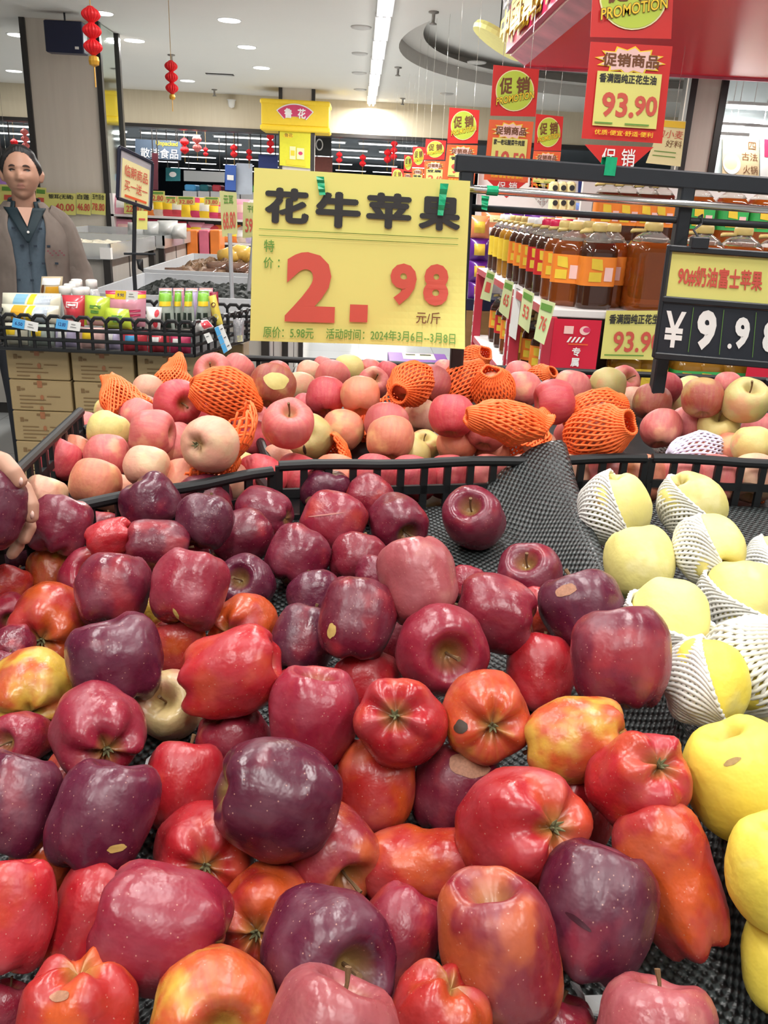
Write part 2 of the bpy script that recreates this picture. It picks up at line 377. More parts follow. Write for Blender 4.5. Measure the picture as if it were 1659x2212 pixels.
# far hall tubes
far = []
for r, (y, z) in enumerate(((18.4,2.90),(19.2,2.88),(20.2,2.9),(21.6,2.88),(24,2.9),(27.5,2.9),(32,2.9),(38,2.88),(46,2.88),(57,2.88))):
    row = []
    for k in range(-6, 3):
        x = k*1.9+(.6*(r % 3))
        if not -60 < proj((x, y, z))[0] < 980: continue
        t = fitting('hall_tube', 'x', 'ceiling tubes in the hall beyond the beam', (x, y, z), 1.6, 'x', 45 if (r in (0,4) and k % 2 == 0) else 150 if r == 6 and k in (-4,0) else 0, 1, .12+.012*r); row.append(t)
    order(row, 'ceiling tube of the far hall, {} in row '+('one','two','three','four','five','six','seven','eight','nine','ten')[r]+' past the beam')
for i, (px, py, L_) in enumerate(((1628,229,.55),(1590,272,.45),(1648,276,.40),(1572,293,.40))):
    p = at_y(px, py, 8.9); t = fitting('reflection_tube', ('uppermost','middle left','middle right','lowest')[i]+' short tube standing in for a lamp reflection in the glazed front', 'tubes standing in for reflections at the glazed front', p, L_, 'x', 14 if i == 0 else 0, 1, .06)  # tubes stand in for lamp reflections in the glass; the first adds light
    mb = MB(); mb.tube([p+UZ*.03, V((p.x, p.y, ceil_z(p.x, p.y)))], .004, 5); mb.build('hanger', LHOUS, t)
# ------------------------------------------------------------------ red honeycomb lanterns
LANT = M('lantern_paper', (.78,.012,.018), .55, var=.12, scale=50); GOLDT = M('gold_tag', (.70,.36,.04), .35, .3); CORD = M('cord', (.55,.35,.12), .7)
LPINK = M('lantern_pink', (.86,.20,.18), .55)
def lantern(label, px, y0, y1, y, balls=3, mat=None, wfrac=.50, tagd=True):
    a, b_ = at_y(px, y0, y), at_y(px, y1, y); H = (a-b_).length; c = V((a.x, y, b_.z)); t = thing('paper_lantern', label, 'lantern', c, 'red paper lanterns')
    r = H/balls*wfrac*1.25; h = H/balls
    for k in range(balls):
        z = b_.z+h*(k+.5); mb = MB(); prof = [(r*max(.25, math.sin(math.pi*i/10)**.7), -h*.52+h*1.04*i/10) for i in range(11)]
        mb.lathe(prof, 32, V((a.x, y, z)), 0, None, None, lambda p, an: V((p.x*(1+.06*math.cos(an*16)), p.y*(1+.06*math.cos(an*16)), p.z))); mb.build('ball', mat or LANT, t)
    mb = MB(); mb.tube([V((a.x, y, a.z)), V((a.x, y, 3.2 if y < 17 else 2.95))], .003, 5); mb.build('cord', CORD, t)
    mb = MB(); mb.tube([V((a.x, y, b_.z)), V((a.x, y, b_.z-.16))], .004, 5)
    if tagd: mb.lathe([(0,-.03),(.026,-.02),(.03,0),(.026,.02),(0,.03)], 10, V((a.x, y, b_.z-.03)), 0)
    mb.build('tassel', GOLDT, t); return t
lantern('large red honeycomb paper lantern hanging in front of the left pillar', 195, 14, 118, 5.2, 3)
lantern('red honeycomb lantern hanging from the stained ceiling patch', 369, 131, 202, 9.2, 3)
for i, (px, y0, y1, lab, m_) in enumerate(((52,278,322,'pale red lantern just above the standing man',LPINK),(30,300,328,'small dark red lantern above the man\'s hair',None),(425,292,328,'pale pink-red lantern in the far hall',LPINK),(398,298,332,'small red lantern left of the pale pink-red one in the far hall',None),(444,318,338,'tiny red lantern right of the pale pink-red one',None),
     (505,312,340,'tiny red lantern in the far hall near the middle',None),(538,322,346,'tiny red lantern left of the yellow pillar banner',None),(584,288,332,'red lantern touching the left side of the yellow pillar',None),(733,328,352,'tiny red lantern right of the yellow pillar',None),(852,304,345,'red lantern in the far hall left of the promotion cards',None),(838,322,352,'small red lantern beside the one left of the promotion cards',None),(784,334,360,'tiny red lantern below the end of the strip lights',None))):
    lantern(lab, px, y0, y1, 18.2+.13*i, 2 if y1-y0 < 40 else 3, m_, .46, False)
# navy speaker box on the pillar
t = thing('hanging_monitor', 'dark navy monitor box hanging at the top of the left pillar', 'monitor', at_y(143,82,10.1)); c = at_y(143,82,10.1)
MB().box(c, (.40,.16,.30), 0, None, .01).build('case', M('navy_case', (.012,.016,.05), .35), t); mb = MB(); mb.tube([c+UZ*.15, c+UZ*(3.2-c.z)], .01, 8); mb.build('rod', BLKMETAL, t)
MB().box(c+V((.13,-.083,-.10)), (.04,.004,.025), 0).build('sticker', WHITE, t)
# yellow advertising header on the far pillar
YS_ = 15.5
t = thing('pillar_header', 'bright yellow box sign with a red fan-shaped emblem around the far pillar', 'sign', at_y(638,285,YS_))
q = cpx(((564,212),(711,214),(712,276),(564,268)), YS_); mb = MB(); z0, z1 = q[3].z, q[0].z; x0, x1 = q[0].x, q[1].x
mb.bb(x0, x1, YS_, YS_+.7, z0, z1, 0, .01); mb.bb(x0-.02, x1+.02, YS_-.02, YS_+.7, z0-.09, z0, 0, .02); mb.bb(x0-.02, x1+.02, YS_-.02, YS_+.7, z1-.08, z1, 0, .02); mb.build('box', YEL, t)
fan = [(.50+.36*math.cos(math.radians(a))*1.0, .95-.80*math.sin(math.radians(a))) for a in range(40, 141, 5)]+[(.50+.22*math.cos(math.radians(a)), .95-.30*math.sin(math.radians(a))) for a in range(140, 39, -5)]
fan2 = [(.5+(u-.5)*.93, .60+(v-.60)*.90) for u, v in fan]; c4 = [V((x0, YS_-.025, z1)), V((x1, YS_-.025, z1)), V((x1, YS_-.025, z0)), V((x0, YS_-.025, z0))]
sheet('emblem', c4, WHITE, [('p', fan2, MAG), ('t','鲁',.34,.33,.46,.72,WHITE,.03), ('t','花',.54,.33,.66,.72,WHITE,.03)], parent=t, outline=fan, thick=.02, lift=.004)
c4 = cpx(((604,279),(671,282),(670,364),(604,357)), 15.56)
sheet_thing('pillar_poster', 'yellow-green poster on the far pillar under the yellow box sign', 'poster', None, c4, M('poster_lime', (.72,.68,.03), .45), [('p', oval(.28,.17,.16,.06), YEL), ('t','鲁花',.16,.10,.42,.20,INKBRN,.0), ('p', rect(.33,.45,.52,.80), PALEY), ('p', rect(.56,.48,.80,.78), PALEY), ('p', oval(.68,.62,.07,.05), MAG), ('p', rect(.22,.82,.85,.96), YEL), ('p', rect(.36,.56,.49,.7), YEL)], lift=.004, layer=.003)
# ================================================================== fruit stand, crates, mats, rack
RIM = [(-.420,.858),(-.318,.948),(-.232,1.035),(-.111,1.150),(.065,1.200),(.268,1.237),(.465,1.258),(.654,1.252),(1.05,1.25)]
def rim_y(x): return interp([p[0] for p in RIM], [p[1] for p in RIM], x)
def slotted(mb, p0, p1, z0, z1, pitch=.037, rows=2, th=.007, lip=.013, wobble=.0):
    p0 = V((p0[0], p0[1], 0)); p1 = V((p1[0], p1[1], 0)); L_ = (p1-p0).length; d = (p1-p0)/L_; ang = math.atan2(d.y, d.x)
    rot = Matrix.Rotation(ang, 3, 'Z'); n = max(1, round(L_/pitch))
    zs = [z0+(z1-z0)*k/rows for k in range(rows+1)]
    for k, z in enumerate(zs):
        top = k == rows
        if top: continue
        mb.box(p0+d*(L_/2)+UZ*z, (L_, th, .013 if k else .016), 0, rot)
    for i in range(n+1):
        mb.box(p0+d*(L_*i/n)+UZ*((z0+z1)/2), (.0105, th, z1-z0), 0, rot)
    seg = 12; mb.tube([p0+d*(L_*i/seg)+UZ*(z1+wobble*math.sin(i*1.3)) for i in range(seg+1)], lip*.62, 10)
def crate(name, label, fl, fr, br, bl, z0=1.052, z1=1.135):
    c = (V((*fl, z0))+V((*fr, z0))+V((*br, z0))+V((*bl, z0)))/4
    t = thing(name, label, 'crate', c, 'black crates of pink apples')
    for n_, a, b in (('front_panel', fl, fr), ('side_panel', fl, bl), ('side_panel', fr, br), ('back_panel', bl, br)):
        hi = n_ == 'front_panel' or (n_ == 'side_panel' and a == fl and fl[0] < -.4)
        mb = MB(); slotted(mb, a, b, z0, z1 if hi else z0+.042, rows=2 if hi else 1, wobble=.0015 if n_ == 'front_panel' else 0); mb.build(n_, BLK, t, smooth=False)
    mb = MB(); q = [V((*p, z0-.006)) for p in (fl, fr, br, bl)]; mb.poly(q, -UZ, .01); mb.build('base', BLK, t)
    return t
lc1, lc2, lc3 = at_z(62, 1003, 1.135), at_z(146, 934, 1.135), at_z(205, 876, 1.135)
crate('black_crate', 'black slotted plastic crate at the left, turned at an angle', (-.452,.905), (-.119,1.147), (-.35,1.75), (lc3.x-.02, lc3.y-.02), z1=1.128)
crate('black_crate', 'black slotted plastic crate of pink apples in the middle under the price sign', (-.109,1.153), (.462,1.262), (.45,2.22), (-.34,2.22))
crate('black_crate', 'black slotted plastic crate at the right, beyond the black post', (.474,1.264), (1.05,1.25), (1.10,2.20), (.49,2.22))
for i, (x0, x1, y0, y1, z1, lab) in enumerate(((-.50,1.10,.30,1.10,.90,'black front display stand under the dark red apples'), (-.42,1.12,1.34,2.26,1.040,'black rear display stand under the crates of pink apples'))):
    t = thing('display_stand', lab, 'display stand', ((x0+x1)/2, (y0+y1)/2, 0), 'fruit display stands')
    MB().bb(x0, x1, y0, y1, .08, z1-.03, 0, .01).build('body', STANDM, t); MB().bb(x0-.01, x1+.01, y0-.01, y1+.01, z1-.03, z1, 0, .005).build('top_frame', BLKMETAL, t)
    MB().bb(x0+.04, x1-.04, y0+.04, y1-.04, 0, .08).build('plinth', BLKMETAL, t)
# woven mats lining the front bins
mat_w = bpy.data.materials.new('woven_mat'); mat_w.use_nodes = True; N, L, b = nodes(mat_w)
tc = N.new('ShaderNodeTexCoord'); sp = N.new('ShaderNodeSeparateXYZ'); L.new(tc.outputs['UV'], sp.inputs[0])
def mth(op, a, b_=None):
    n = N.new('ShaderNodeMath'); n.operation = op
    for i, v in enumerate((a, b_)):
        if v is None: continue
        if isinstance(v, (int, float)): n.inputs[i].default_value = v
        else: L.new(v, n.inputs[i])
    return n.outputs[0]
KU = 2*math.pi/.0105
su = mth('SINE', mth('MULTIPLY', sp.outputs[0], KU)); sv = mth('SINE', mth('MULTIPLY', sp.outputs[1], KU)); pr = mth('MULTIPLY', su, sv)
mr = N.new('ShaderNodeMapRange'); mr.interpolation_type = 'SMOOTHSTEP'; mr.inputs[1].default_value = -.25; mr.inputs[2].default_value = .45; L.new(pr, mr.inputs[0])
mx = N.new('ShaderNodeMix'); mx.data_type = 'RGBA'; mx.inputs[6].default_value = (.007,.008,.008,1); mx.inputs[7].default_value = (.055,.066,.066,1)
L.new(mr.outputs[0], mx.inputs[0]); L.new(mx.outputs[2], b.inputs['Base Color']); b.inputs['Roughness'].default_value = .36
bp = N.new('ShaderNodeBump'); bp.inputs['Strength'].default_value = .6; bp.inputs['Distance'].default_value = .002; L.new(pr, bp.inputs['Height']); L.new(bp.outputs[0], b.inputs['Normal'])
def mat_z(x, y):
    xr = interp([.42,.72,1.0,1.25], [.299,.315,.318,.322], y); xb = interp([.45,.65,.95,1.1,1.24], [.280,.278,.255,.215,.10], y)
    h = interp([.3,.95,1.05,1.15,1.24], [.052,.052,.058,.072,.098], y)
    if x <= xr: s = smooth01((x-xb)/(xr-xb)) if y > .9 else max(0, min(1, (x-xb)/(xr-xb)))**1.3
    else: s = 1-smooth01((x-xr)/.035)
    ripple = .0016*math.sin(y*90)*s*(1 if x <= xr else 0)
    return floor_z(y)+h*s+ripple+.002*math.sin(x*9+y*5)
xs = [-.52+.02*i for i in range(37)]+[.215+.0075*i for i in range(22)]
rows = []; uvs = []
for j in range(90):
    v = j/89; row = []; uv = []
    acc = 0; pp = None
    for x in xs:
        yb = rim_y(x)-.010+.014*smooth01((x-.2)/.1); y = .33+(yb-.33)*v; p = V((x, y, mat_z(x, y)))
        if pp is not None: acc += math.hypot(p.x-pp.x, p.z-pp.z)
        pp = p; row.append(p); uv.append((acc, y*1.02))
    rows.append(row); uvs.append(uv)
o = MB().grid(rows, 0, uvs).build('woven_mat', mat_w, smooth=True)
md = o.modifiers.new('thick', 'SOLIDIFY'); md.thickness = .003; md.offset = -1
tag(o, 'black woven non-slip mat lining the dark red apple bin and draped over its right side', 'mat', 'woven mats')
xs = [.36+.02*i for i in range(36)]; rows = []; uvs = []
for j in range(40):
    v = j/39; row = []; uv = []
    for x in xs:
        yb = rim_y(x)-.012; y = .33+(yb-.33)*v; row.append(V((x, y, floor_z(y)+.05*smooth01((x-.78)/.06)*(1-smooth01((x-.9)/.06))+.002*math.sin(7*x+4*y)))); uv.append((x*.9+y*.2, y-x*.2))
    rows.append(row); uvs.append(uv)
o = MB().grid(rows, 0, uvs).build('woven_mat', mat_w, smooth=True); md = o.modifiers.new('thick', 'SOLIDIFY'); md.thickness = .003; md.offset = -1
tag(o, 'dark woven mat under the yellow apples in the right bin', 'mat', 'woven mats')
# divider board under the mat between the two front bins
mb = MB(); mb.add([V((.312, y, floor_z(y)+z)) for y in (.34, 1.05) for z in (-.02, .040)]+[V((.324, y, floor_z(y)+z)) for y in (.34, 1.05) for z in (-.02, .040)], [(0,1,3,2),(4,6,7,5),(0,4,5,1),(2,3,7,6),(1,5,7,3),(0,2,6,4)])
# torn scraps of white foam on the mat
WS = M('white_scrap', (.78,.79,.80), .6, var=.1, scale=60)
for lab, pts in (('torn white foam scrap on the black mat near the bottom edge', [(1232,2118),(1252,2128),(1262,2150),(1290,2158),(1325,2148),(1338,2162),(1312,2178),(1305,2192),(1272,2188),(1250,2172),(1248,2145)]),
                 ('small white paper scrap in the gap left of the ruby apple', [(316,1640),(338,1622),(346,1640),(330,1652),(312,1656)]), ):
    P = []
    for k, (px, py) in enumerate(pts):
        r = ray(px, py); h = .006+.006*(k % 3); d = (1.5-F0-h)/(SL*r.y-r.z); P.append(CAM+r*d)
    tag(MB().poly(P, -UZ, .002).build('foam_scrap', WS), lab, 'scrap', 'white scraps on the mat')
# ---- sign rack
YR = 1.74
def rodpts(a, b, y): p, q = at_y(*a, y), at_y(*b, y); return p, q
t = thing('sign_rack', 'black square-tube sign rack standing behind the dark red apples, with chrome and black rods', 'rack', (.63, YR, 1.0))
a, b = rodpts((1003,353), (1659,402), YR); d = (b-a); b = a+d*2.0
ang = math.atan2(d.z, d.x)
RB = Matrix.Rotation(-ang, 3, 'Y')
def bar(mb, a, b, w_, h_=None, mi=0, bev=.003):
    a, b = V(a), V(b); dd = b-a; x = dd.normalized(); z = UZ if abs(x.z) < .9 else UY; y = z.cross(x).normalized(); z = x.cross(y)
    return mb.box((a+b)/2, (dd.length, w_, h_ or w_), mi, Matrix((x, y, z)).transposed(), bev)
mb = MB(); bar(mb, a-d*.03, b, .03, .032); mb.build('top_bar', BLKMETAL, t)
for (px, zt) in (((1487,385), 0), ((1008,370), 0)):
    p = at_y(*px, YR); q = V((p.x+(.006 if px[0] > 1100 else .012), YR, 1.0)); mb = MB(); bar(mb, q, p, .027); mb.build('post', BLKMETAL, t)
p = a+d*1.9; mb = MB(); bar(mb, (p.x, YR, 1.0), p, .027); mb.build('post', BLKMETAL, t)
ra, rb = rodpts((1020,409), (1659,453), YR-.022); rd = rb-ra; mb = MB(); mb.tube([ra-rd*.64, ra+rd*1.9], .0075, 14); mb.build('chrome_rod', CHROME, t, smooth=True)['label'] = 'chrome rod'
ra2, rb2 = rodpts((1020,449), (1659,487), YR-.0); rd2 = rb2-ra2; mb = MB(); mb.tube([ra2-rd2*.05, ra2+rd2*1.9], .0068, 12); mb.build('lower_rod', BLKMETAL, t, smooth=True)
# ---- the big price sign
YS = 1.70
cs = cpx(((549,362),(1016,391),(1000,748),(540,736)), YS)
sg = [('t','花',.053,.10,.258,.30,INKBLK,.045),('t','牛',.288,.105,.497,.31,INKBLK,.05),('t','苹',.522,.095,.732,.30,INKBLK,.045),('t','果',.765,.10,.962,.295,INKBLK,.045),
      ('p',rect(.03,.334,.955,.3375),INKGRN),('p',rect(.03,.370,.955,.3735),INKGRN),
      ('t','特',.055,.395,.103,.465,INKGRN,.012),('t','价',.055,.495,.100,.56,INKGRN,.012),('t','：',.122,.505,.130,.552,INKGRN,.012),
      ('t','2',.160,.455,.392,.872,INKRED,.045),('p',rect(.462,.755,.545,.862),INKRED),('t','9',.645,.497,.768,.748,INKRED,.045),('t','8',.800,.492,.918,.745,INKRED,.045),
      ('t','元/斤',.772,.785,.885,.858,INKBRN,.012),('t','原价：5.98元',.062,.905,.297,.975,INKGRN,.012),('t','活动时间：2024年3月6日--3月8日',.355,.905,.955,.972,INKGRN,.012)]
sheet_thing('price_sign', 'large yellow paper price sign 2.98 taped to the rack with green tape', 'sign', None, cs, PAPER, sg, bend=.004, curl=.02, nu=30, nv=24, lift=.0026)
def tape(lab, px, y, sag=.002, group='green tape strips'):
    q = cpx(px, y); mb = MB(); n = (q[1]-q[0]).cross(q[3]-q[0]).normalized(); n = n if n.y < 0 else -n
    mb.grid([[q[0].lerp(q[3], j/6)+n*(sag*math.sin(j*2.1)), q[1].lerp(q[2], j/6)+n*(sag*math.sin(j*2.1+.6))] for j in range(7)])
    o = mb.build('tape_strip', TAPE); md = o.modifiers.new('t', 'SOLIDIFY'); md.thickness = .0006
    tag(o, lab, 'tape', group); return o
tape('green tape strip holding the left part of the big price sign', ((683,381),(700,382),(703,421),(690,422)), YS-.011)
tape('green tape strip stuck over the last black character of the big price sign', ((951,396),(969,397),(957,466),(945,465)), YS-.011)
for lab, c_, r_, ax_ in (('green tape wrapped around the chrome rod next to the price sign', at_y(1063,412,YR-.022), .0092, rd.normalized()), ('green tape wrapped over the rack\'s top bar', at_y(1314,360,YR), .0235, d.normalized())):
    mb = MB(); mb.tube([c_-ax_*.011, c_+ax_*.011], r_, 4 if r_ > .02 else 12, cap=False); o = mb.build('tape_strip', TAPE); md = o.modifiers.new('t', 'SOLIDIFY'); md.thickness = .0006; tag(o, lab, 'tape', 'green tape strips')
tape('loose green tape end hanging from the rods', ((1040,422),(1057,424),(1052,455),(1040,452)), YR-.034)
# ---- hanging price board
BOARD = M('board_frame', (.02,.022,.026), .4); SLATE = M('board_black', (.022,.026,.035), .45, var=.1)
c = at_y(1560, 640, 1.66)
t = thing('price_board', 'black hanging price board reading 9.98 on the rack at the right', 'price board', c)
YB = 1.665
frame_px = ((1446,528),(1760,550),(1745,800),(1412,772))
fnb, nb = uvmap(cpx(frame_px, YB))
def fbar(mb, u0, v0, u1, v1, w_=.012): bar(mb, fnb(u0, v0), fnb(u1, v1), w_, w_, 0, .002)
mb = MB(); fbar(mb, 0,.03,1,.03,.012); fbar(mb, 0,.47,1,.47,.012); fbar(mb, 0,.98,1,.98,.014); fbar(mb, 0,.0,0,1,.008); fbar(mb, 1,.0,1,1,.008); mb.build('frame', BOARD, t)
cp = [fnb(.03,.06,-.002), fnb(.98,.06,-.002), fnb(.98,.45,-.002), fnb(.03,.45,-.002)]
sheet('name_card', cp, PAPER, [('t','90#奶油富士苹果',.06,.27,.66,.72,INKRED,.03)], parent=t, lift=.0015)
cp = [fnb(.01,.50), fnb(.99,.50), fnb(.99,.96), fnb(.01,.96)]
sheet('price_card', cp, SLATE, [('t','¥',.03,.15,.165,.86,WHITE,.02),('t','9',.245,.08,.375,.86,WHITE,.05),('p',oval(.475,.74,.014,.05),WHITE),('t','9',.50,.16,.60,.78,WHITE,.05),('t','8',.69,.20,.79,.80,WHITE,.05),
      ('p',rect(.205,.05,.2085,.92),INKGRN),('p',rect(.41,.05,.4135,.92),INKGRN),('p',rect(.63,.05,.6335,.92),INKGRN)], parent=t, lift=.0015)
hk = at_y(1512, 478, YR); mb = MB(); mb.box(fnb(.20,-.03), (.034,.016,.022), 0, None, .002); mb.build('clip', BOARD, t)
mb = MB(); q = fnb(.20,-.06); mb.tube([q, (q.x-.004, (q.y+hk.y)/2-.01, (q.z+hk.z)/2), (hk.x, hk.y-.012, hk.z-.004), (hk.x, hk.y-.006, hk.z+.012), (hk.x, hk.y+.010, hk.z+.008)], .0022, 8); mb.build('hook', BOARD, t)
# ================================================================== goods on the right
AMBER = M('peanut_oil', (.36,.085,.012), .06, var=.1, trans=.55, coat=.6, ior=1.35); GOLDO = M('corn_oil', (.62,.30,.03), .06, var=.08, trans=.55, coat=.6, ior=1.35)
CLEAR = M('clear_plastic', (.86,.84,.78), .06, trans=.85, ior=1.15, coat=.5); DARKO = M('dark_oil', (.07,.022,.010), .08, var=.1, trans=.3, coat=.7)
CAPY = M('straw_cap', (.60,.46,.16), .4); CAPW = M('white_cap', (.82,.80,.76), .4); CAPR = M('crimson_cap', (.60,.02,.08), .35)
LORANGE = M('orange_label', (.84,.24,.03), .4, var=.15, scale=12); LYEL = M('yellow_label', (.78,.56,.05), .4, var=.2, scale=14); LRED = M('red_label', (.60,.03,.03), .4, var=.1); LGREEN = M('corn_label', (.05,.42,.10), .4, var=.2, scale=14)
def bottle(name, label, group, loc, r=.078, H=.36, oil=AMBER, lab=LORANGE, cap=CAPY, rot=0., lab2=None, ribs=0):
    t = thing(name, label, 'oil bottle', loc, group); l = V(loc); R = Matrix.Rotation(rot, 3, 'Z'); s = H
    mb = MB(); body = [(r*.90,0),(r*.98,.012),(r,.05*s)]
    for k in range(14):
        z = lerp(.08, .66, k/13)*s; body.append((r*(1-(ribs*.05 if k % 2 else 0)), z))
    body += [(r*.97,.70*s),(r*.80,.78*s)]
    mb.lathe(body, 20, l, 0, R, 5); mb.build('body', oil, t, smooth=True)
    mb = MB(); mb.lathe([(r*.81,.78*s),(r*.62,.84*s),(r*.34,.89*s),(r*.27,.92*s)], 20, l, 0, R, 4); mb.build('shoulder', CLEAR, t, smooth=True)
    mb = MB(); mb.lathe([(r*.40,.90*s),(r*.42,.91*s),(r*.42,.965*s),(r*.38,1.0*s),(r*.2,1.003*s)], 14, l); mb.build('cap', cap, t, smooth=True)
    mb = MB(); mb.tube([l+R @ V((-r*.42, -r*.2, .905*s)), l+R @ V((-r*.9, -r*.2, .90*s)), l+R @ V((-r*1.0, 0, .885*s)), l+R @ V((-r*.9, r*.2, .90*s)), l+R @ V((-r*.42, r*.2, .905*s))], .008, 6); mb.build('handle', CAPY, t, smooth=True)
    if lab:
        m = MB(); n = 20; z0, z1 = .28*s, .62*s; rows = []
        for z in (z0, lerp(z0, z1, .25), lerp(z0, z1, .75), z1):
            row = []
            for i in range(n+1):
                a = math.radians(-185+190*i/n); q = 1.0/(abs(math.cos(a))**5+abs(math.sin(a))**5)**.2*r*1.012+.0008
                row.append(l+R @ V((q*math.cos(a), q*math.sin(a), z)))
            rows.append(row)
        lb = m.grid(rows).build('label', lab, t, smooth=True)
        m = MB(); f = lambda x, z, h=.003: l+R @ V((x*r, -r*1.012-h, z*s))
        m.add([f(-.6,.33), f(.1,.33), f(.1,.44), f(-.6,.44)], [(0,1,2,3)], 0); m.add([f(.25,.34), f(.7,.34), f(.7,.50), f(.25,.50)], [(0,1,2,3)], 1)
        m.add([f(-.5,.48), f(.15,.46), f(.05,.59), f(-.55,.60)], [(0,1,2,3)], 2)
        q = m.build('label_print', [lab2 or LYEL, PINKP, LYEL], t); q.parent = lb; q.location = (0,0,0)
    return t
SHW = M('shelf_white', (.74,.72,.70), .4, var=.04); SHR = M('shelf_red_strip', (.50,.035,.06), .35, var=.08); SHD = M('shelf_dark_inside', (.05,.035,.03), .6)
gx0, gx1, gy0, gy1, gxi = .845, 2.35, 3.80, 6.25, 1.26
t = thing('shelf_unit', 'white shelf unit with red uprights holding cooking oil beside the aisle', 'shelf', (gx0, gy0, 0))
for z in (.10, .60, 1.08):
    mb = MB(); mb.bb(gx0, gxi, gy0, gy1, z-.035, z, 0, .004); mb.bb(gxi, gx1, gy0, gy0+.62, z-.035, z, 0, .004); mb.bb(gx0-.006, gx0, gy0, gy1, z-.04, z-.004, 1); mb.build('shelf_board', [SHW, SHR], t)
mb = MB(); mb.bb(gxi-.03, gxi, gy0+.45, gy1, 0, 1.04); mb.bb(gxi, gx1, gy0+.50, gy0+.53, 0, 1.04); mb.build('back_panel', SHD, t)
for y in (gy0+.02, gy0+.86, gy0+.98, gy1-.04):
    mb = MB(); mb.bb(gx0-.012, gx0+.045, y-.028, y+.028, 0, 1.045, 0, .004)
    for k in range(9): mb.bb(gx0-.0145, gx0-.0125, y-.010, y+.008, .25+.075*k, .25+.075*k+.045, 1)
    mb.build('upright', [SHR, WHITE], t)
c = at_y(1212,668,gy0-.01); c2 = at_y(1303,672,gy0-.01)
sheet('end_panel', [(gx0+.03, gy0-.012, 1.04), (c2.x, gy0-.012, 1.04), (c2.x, gy0-.012, .05), (gx0+.03, gy0-.012, .05)], M('end_panel_red', (.62,.015,.045), .3, var=.05, scale=3),
      [('p', rect(.22,.03,.42,.065), PINKP), ('p', oval(.66,.048,.11,.02), PINKP), ('p', oval(.70,.045,.08,.012), MAG), ('t','////',.30,.078,.68,.103,WHITE,.03), ('p', rect(.34,.108,.76,.114), PROMO_ORANGE),
       ('t','专',.44,.125,.62,.165,WHITE,.03), ('t','属',.44,.173,.62,.213,WHITE,.03), ('t','品',.44,.221,.62,.261,WHITE,.03), ('t','质',.44,.269,.62,.309,WHITE,.03), ('t','油',.44,.317,.62,.357,WHITE,.03)], parent=t, lift=.004)
rp = at_y(1612,790,gy0); sheet('end_panel', [(rp.x, gy0-.012, 1.02), (rp.x+.28, gy0-.012, 1.02), (rp.x+.28, gy0-.012, .05), (rp.x, gy0-.012, .05)], MATS['end_panel_red'], [('t','油',.2,.40,.5,.46,WHITE,.02), ('t','专',.2,.48,.5,.54,WHITE,.02)], parent=t, lift=.004)
# bottles on the top board along the aisle and on the end
ob = []
kinds = [(AMBER, LORANGE, CAPY), (AMBER, LORANGE, CAPY), (DARKO, LRED, CAPR), (DARKO, LRED, CAPR), (DARKO, LORANGE, CAPW), (DARKO, LORANGE, CAPW), (DARKO, LORANGE, CAPY), (GOLDO, LYEL, CAPY), (GOLDO, LYEL, CAPY), (DARKO, LYEL, CAPW), (DARKO, LYEL, CAPW)]
for i in range(11):
    o_, l_, c_ = kinds[i]; ob.append(bottle('oil_bottle', 'x', 'oil bottles along the aisle edge', (gx0+.13+.008*i*0, gy0+.20+.205*i, 1.08), .080, .37, o_, l_, c_, -.55))
order(ob, 'cooking oil bottle on the top board along the aisle edge, {} from the camera end', key=lambda o: o.location.y, ends=('nearest','farthest','from the near end'))
for o in ob: o['label'] = o['label'].replace(' from the camera end', '').replace('  ', ' ')
ob = []
for i in range(8):
    o_, l_, c_ = kinds[(i*3+1) % 11]; ob.append(bottle('oil_bottle', 'x', 'oil bottles in the second row', (gx0+.31, gy0+.22+.225*i, 1.08), .080, .37, o_, l_, c_, -.3))
order(ob, 'cooking oil bottle in the second row behind the aisle edge, {}', key=lambda o: o.location.y, ends=('nearest','farthest','from the near end'))
ob = []
for i, px in enumerate((1260, 1372, 1478, 1560, 1640, 1720)):
    p = at_y(px, 660, gy0+.16); ob.append(bottle('oil_bottle', 'x', 'big oil bottles on the end of the shelf', (max(p.x, gx0+.12)+.02, gy0+.02+.10, 1.08), .098 if i else .082, .385 if i else .37, AMBER if i else DARKO, None if i in (1,) else LORANGE if i < 2 else LGREEN, CAPY, .05, None, 1.0 if i == 1 else 0))
order(ob, 'large oil bottle on the shelf end facing the fruit, {}')
ob = []
for i in range(9):
    o_, l_, c_ = kinds[(i*2) % 11]
    ob.append(bottle('oil_bottle', 'x', 'oil bottles on the lower board', (gx0+.16, gy0+.16+.25*i, .60), .075, .35, o_ if i != 1 else DARKO, l_, c_, -.6))
order(ob, 'cooking oil bottle on the board below the aisle edge, {}', key=lambda o: o.location.y, ends=('nearest','farthest','from the near end'))
ob = []
for i in range(5): ob.append(bottle('oil_bottle', 'x', 'oil bottles on the bottom board', (gx0+.2, gy0+1.15+.22*i, .10), .075, .34, DARKO, None, CAPY, -.6))
order(ob, 'dark oil bottle lying low on the bottom board, {}', key=lambda o: o.location.y, ends=('nearest','farthest','from the near end'))
ob = []
for i, px in enumerate((1345, 1400, 1478, 1520, 1580)):
    p = at_y(px, 820, gy0+.12); ob.append(bottle('oil_bottle', 'x', 'yellow-labelled bottles on the end below', (p.x, gy0+.13, .60), .075, .35, GOLDO, LYEL if i < 2 else LGREEN, CAPY, 0))
order(ob, 'corn oil bottle low on the shelf end, {}')
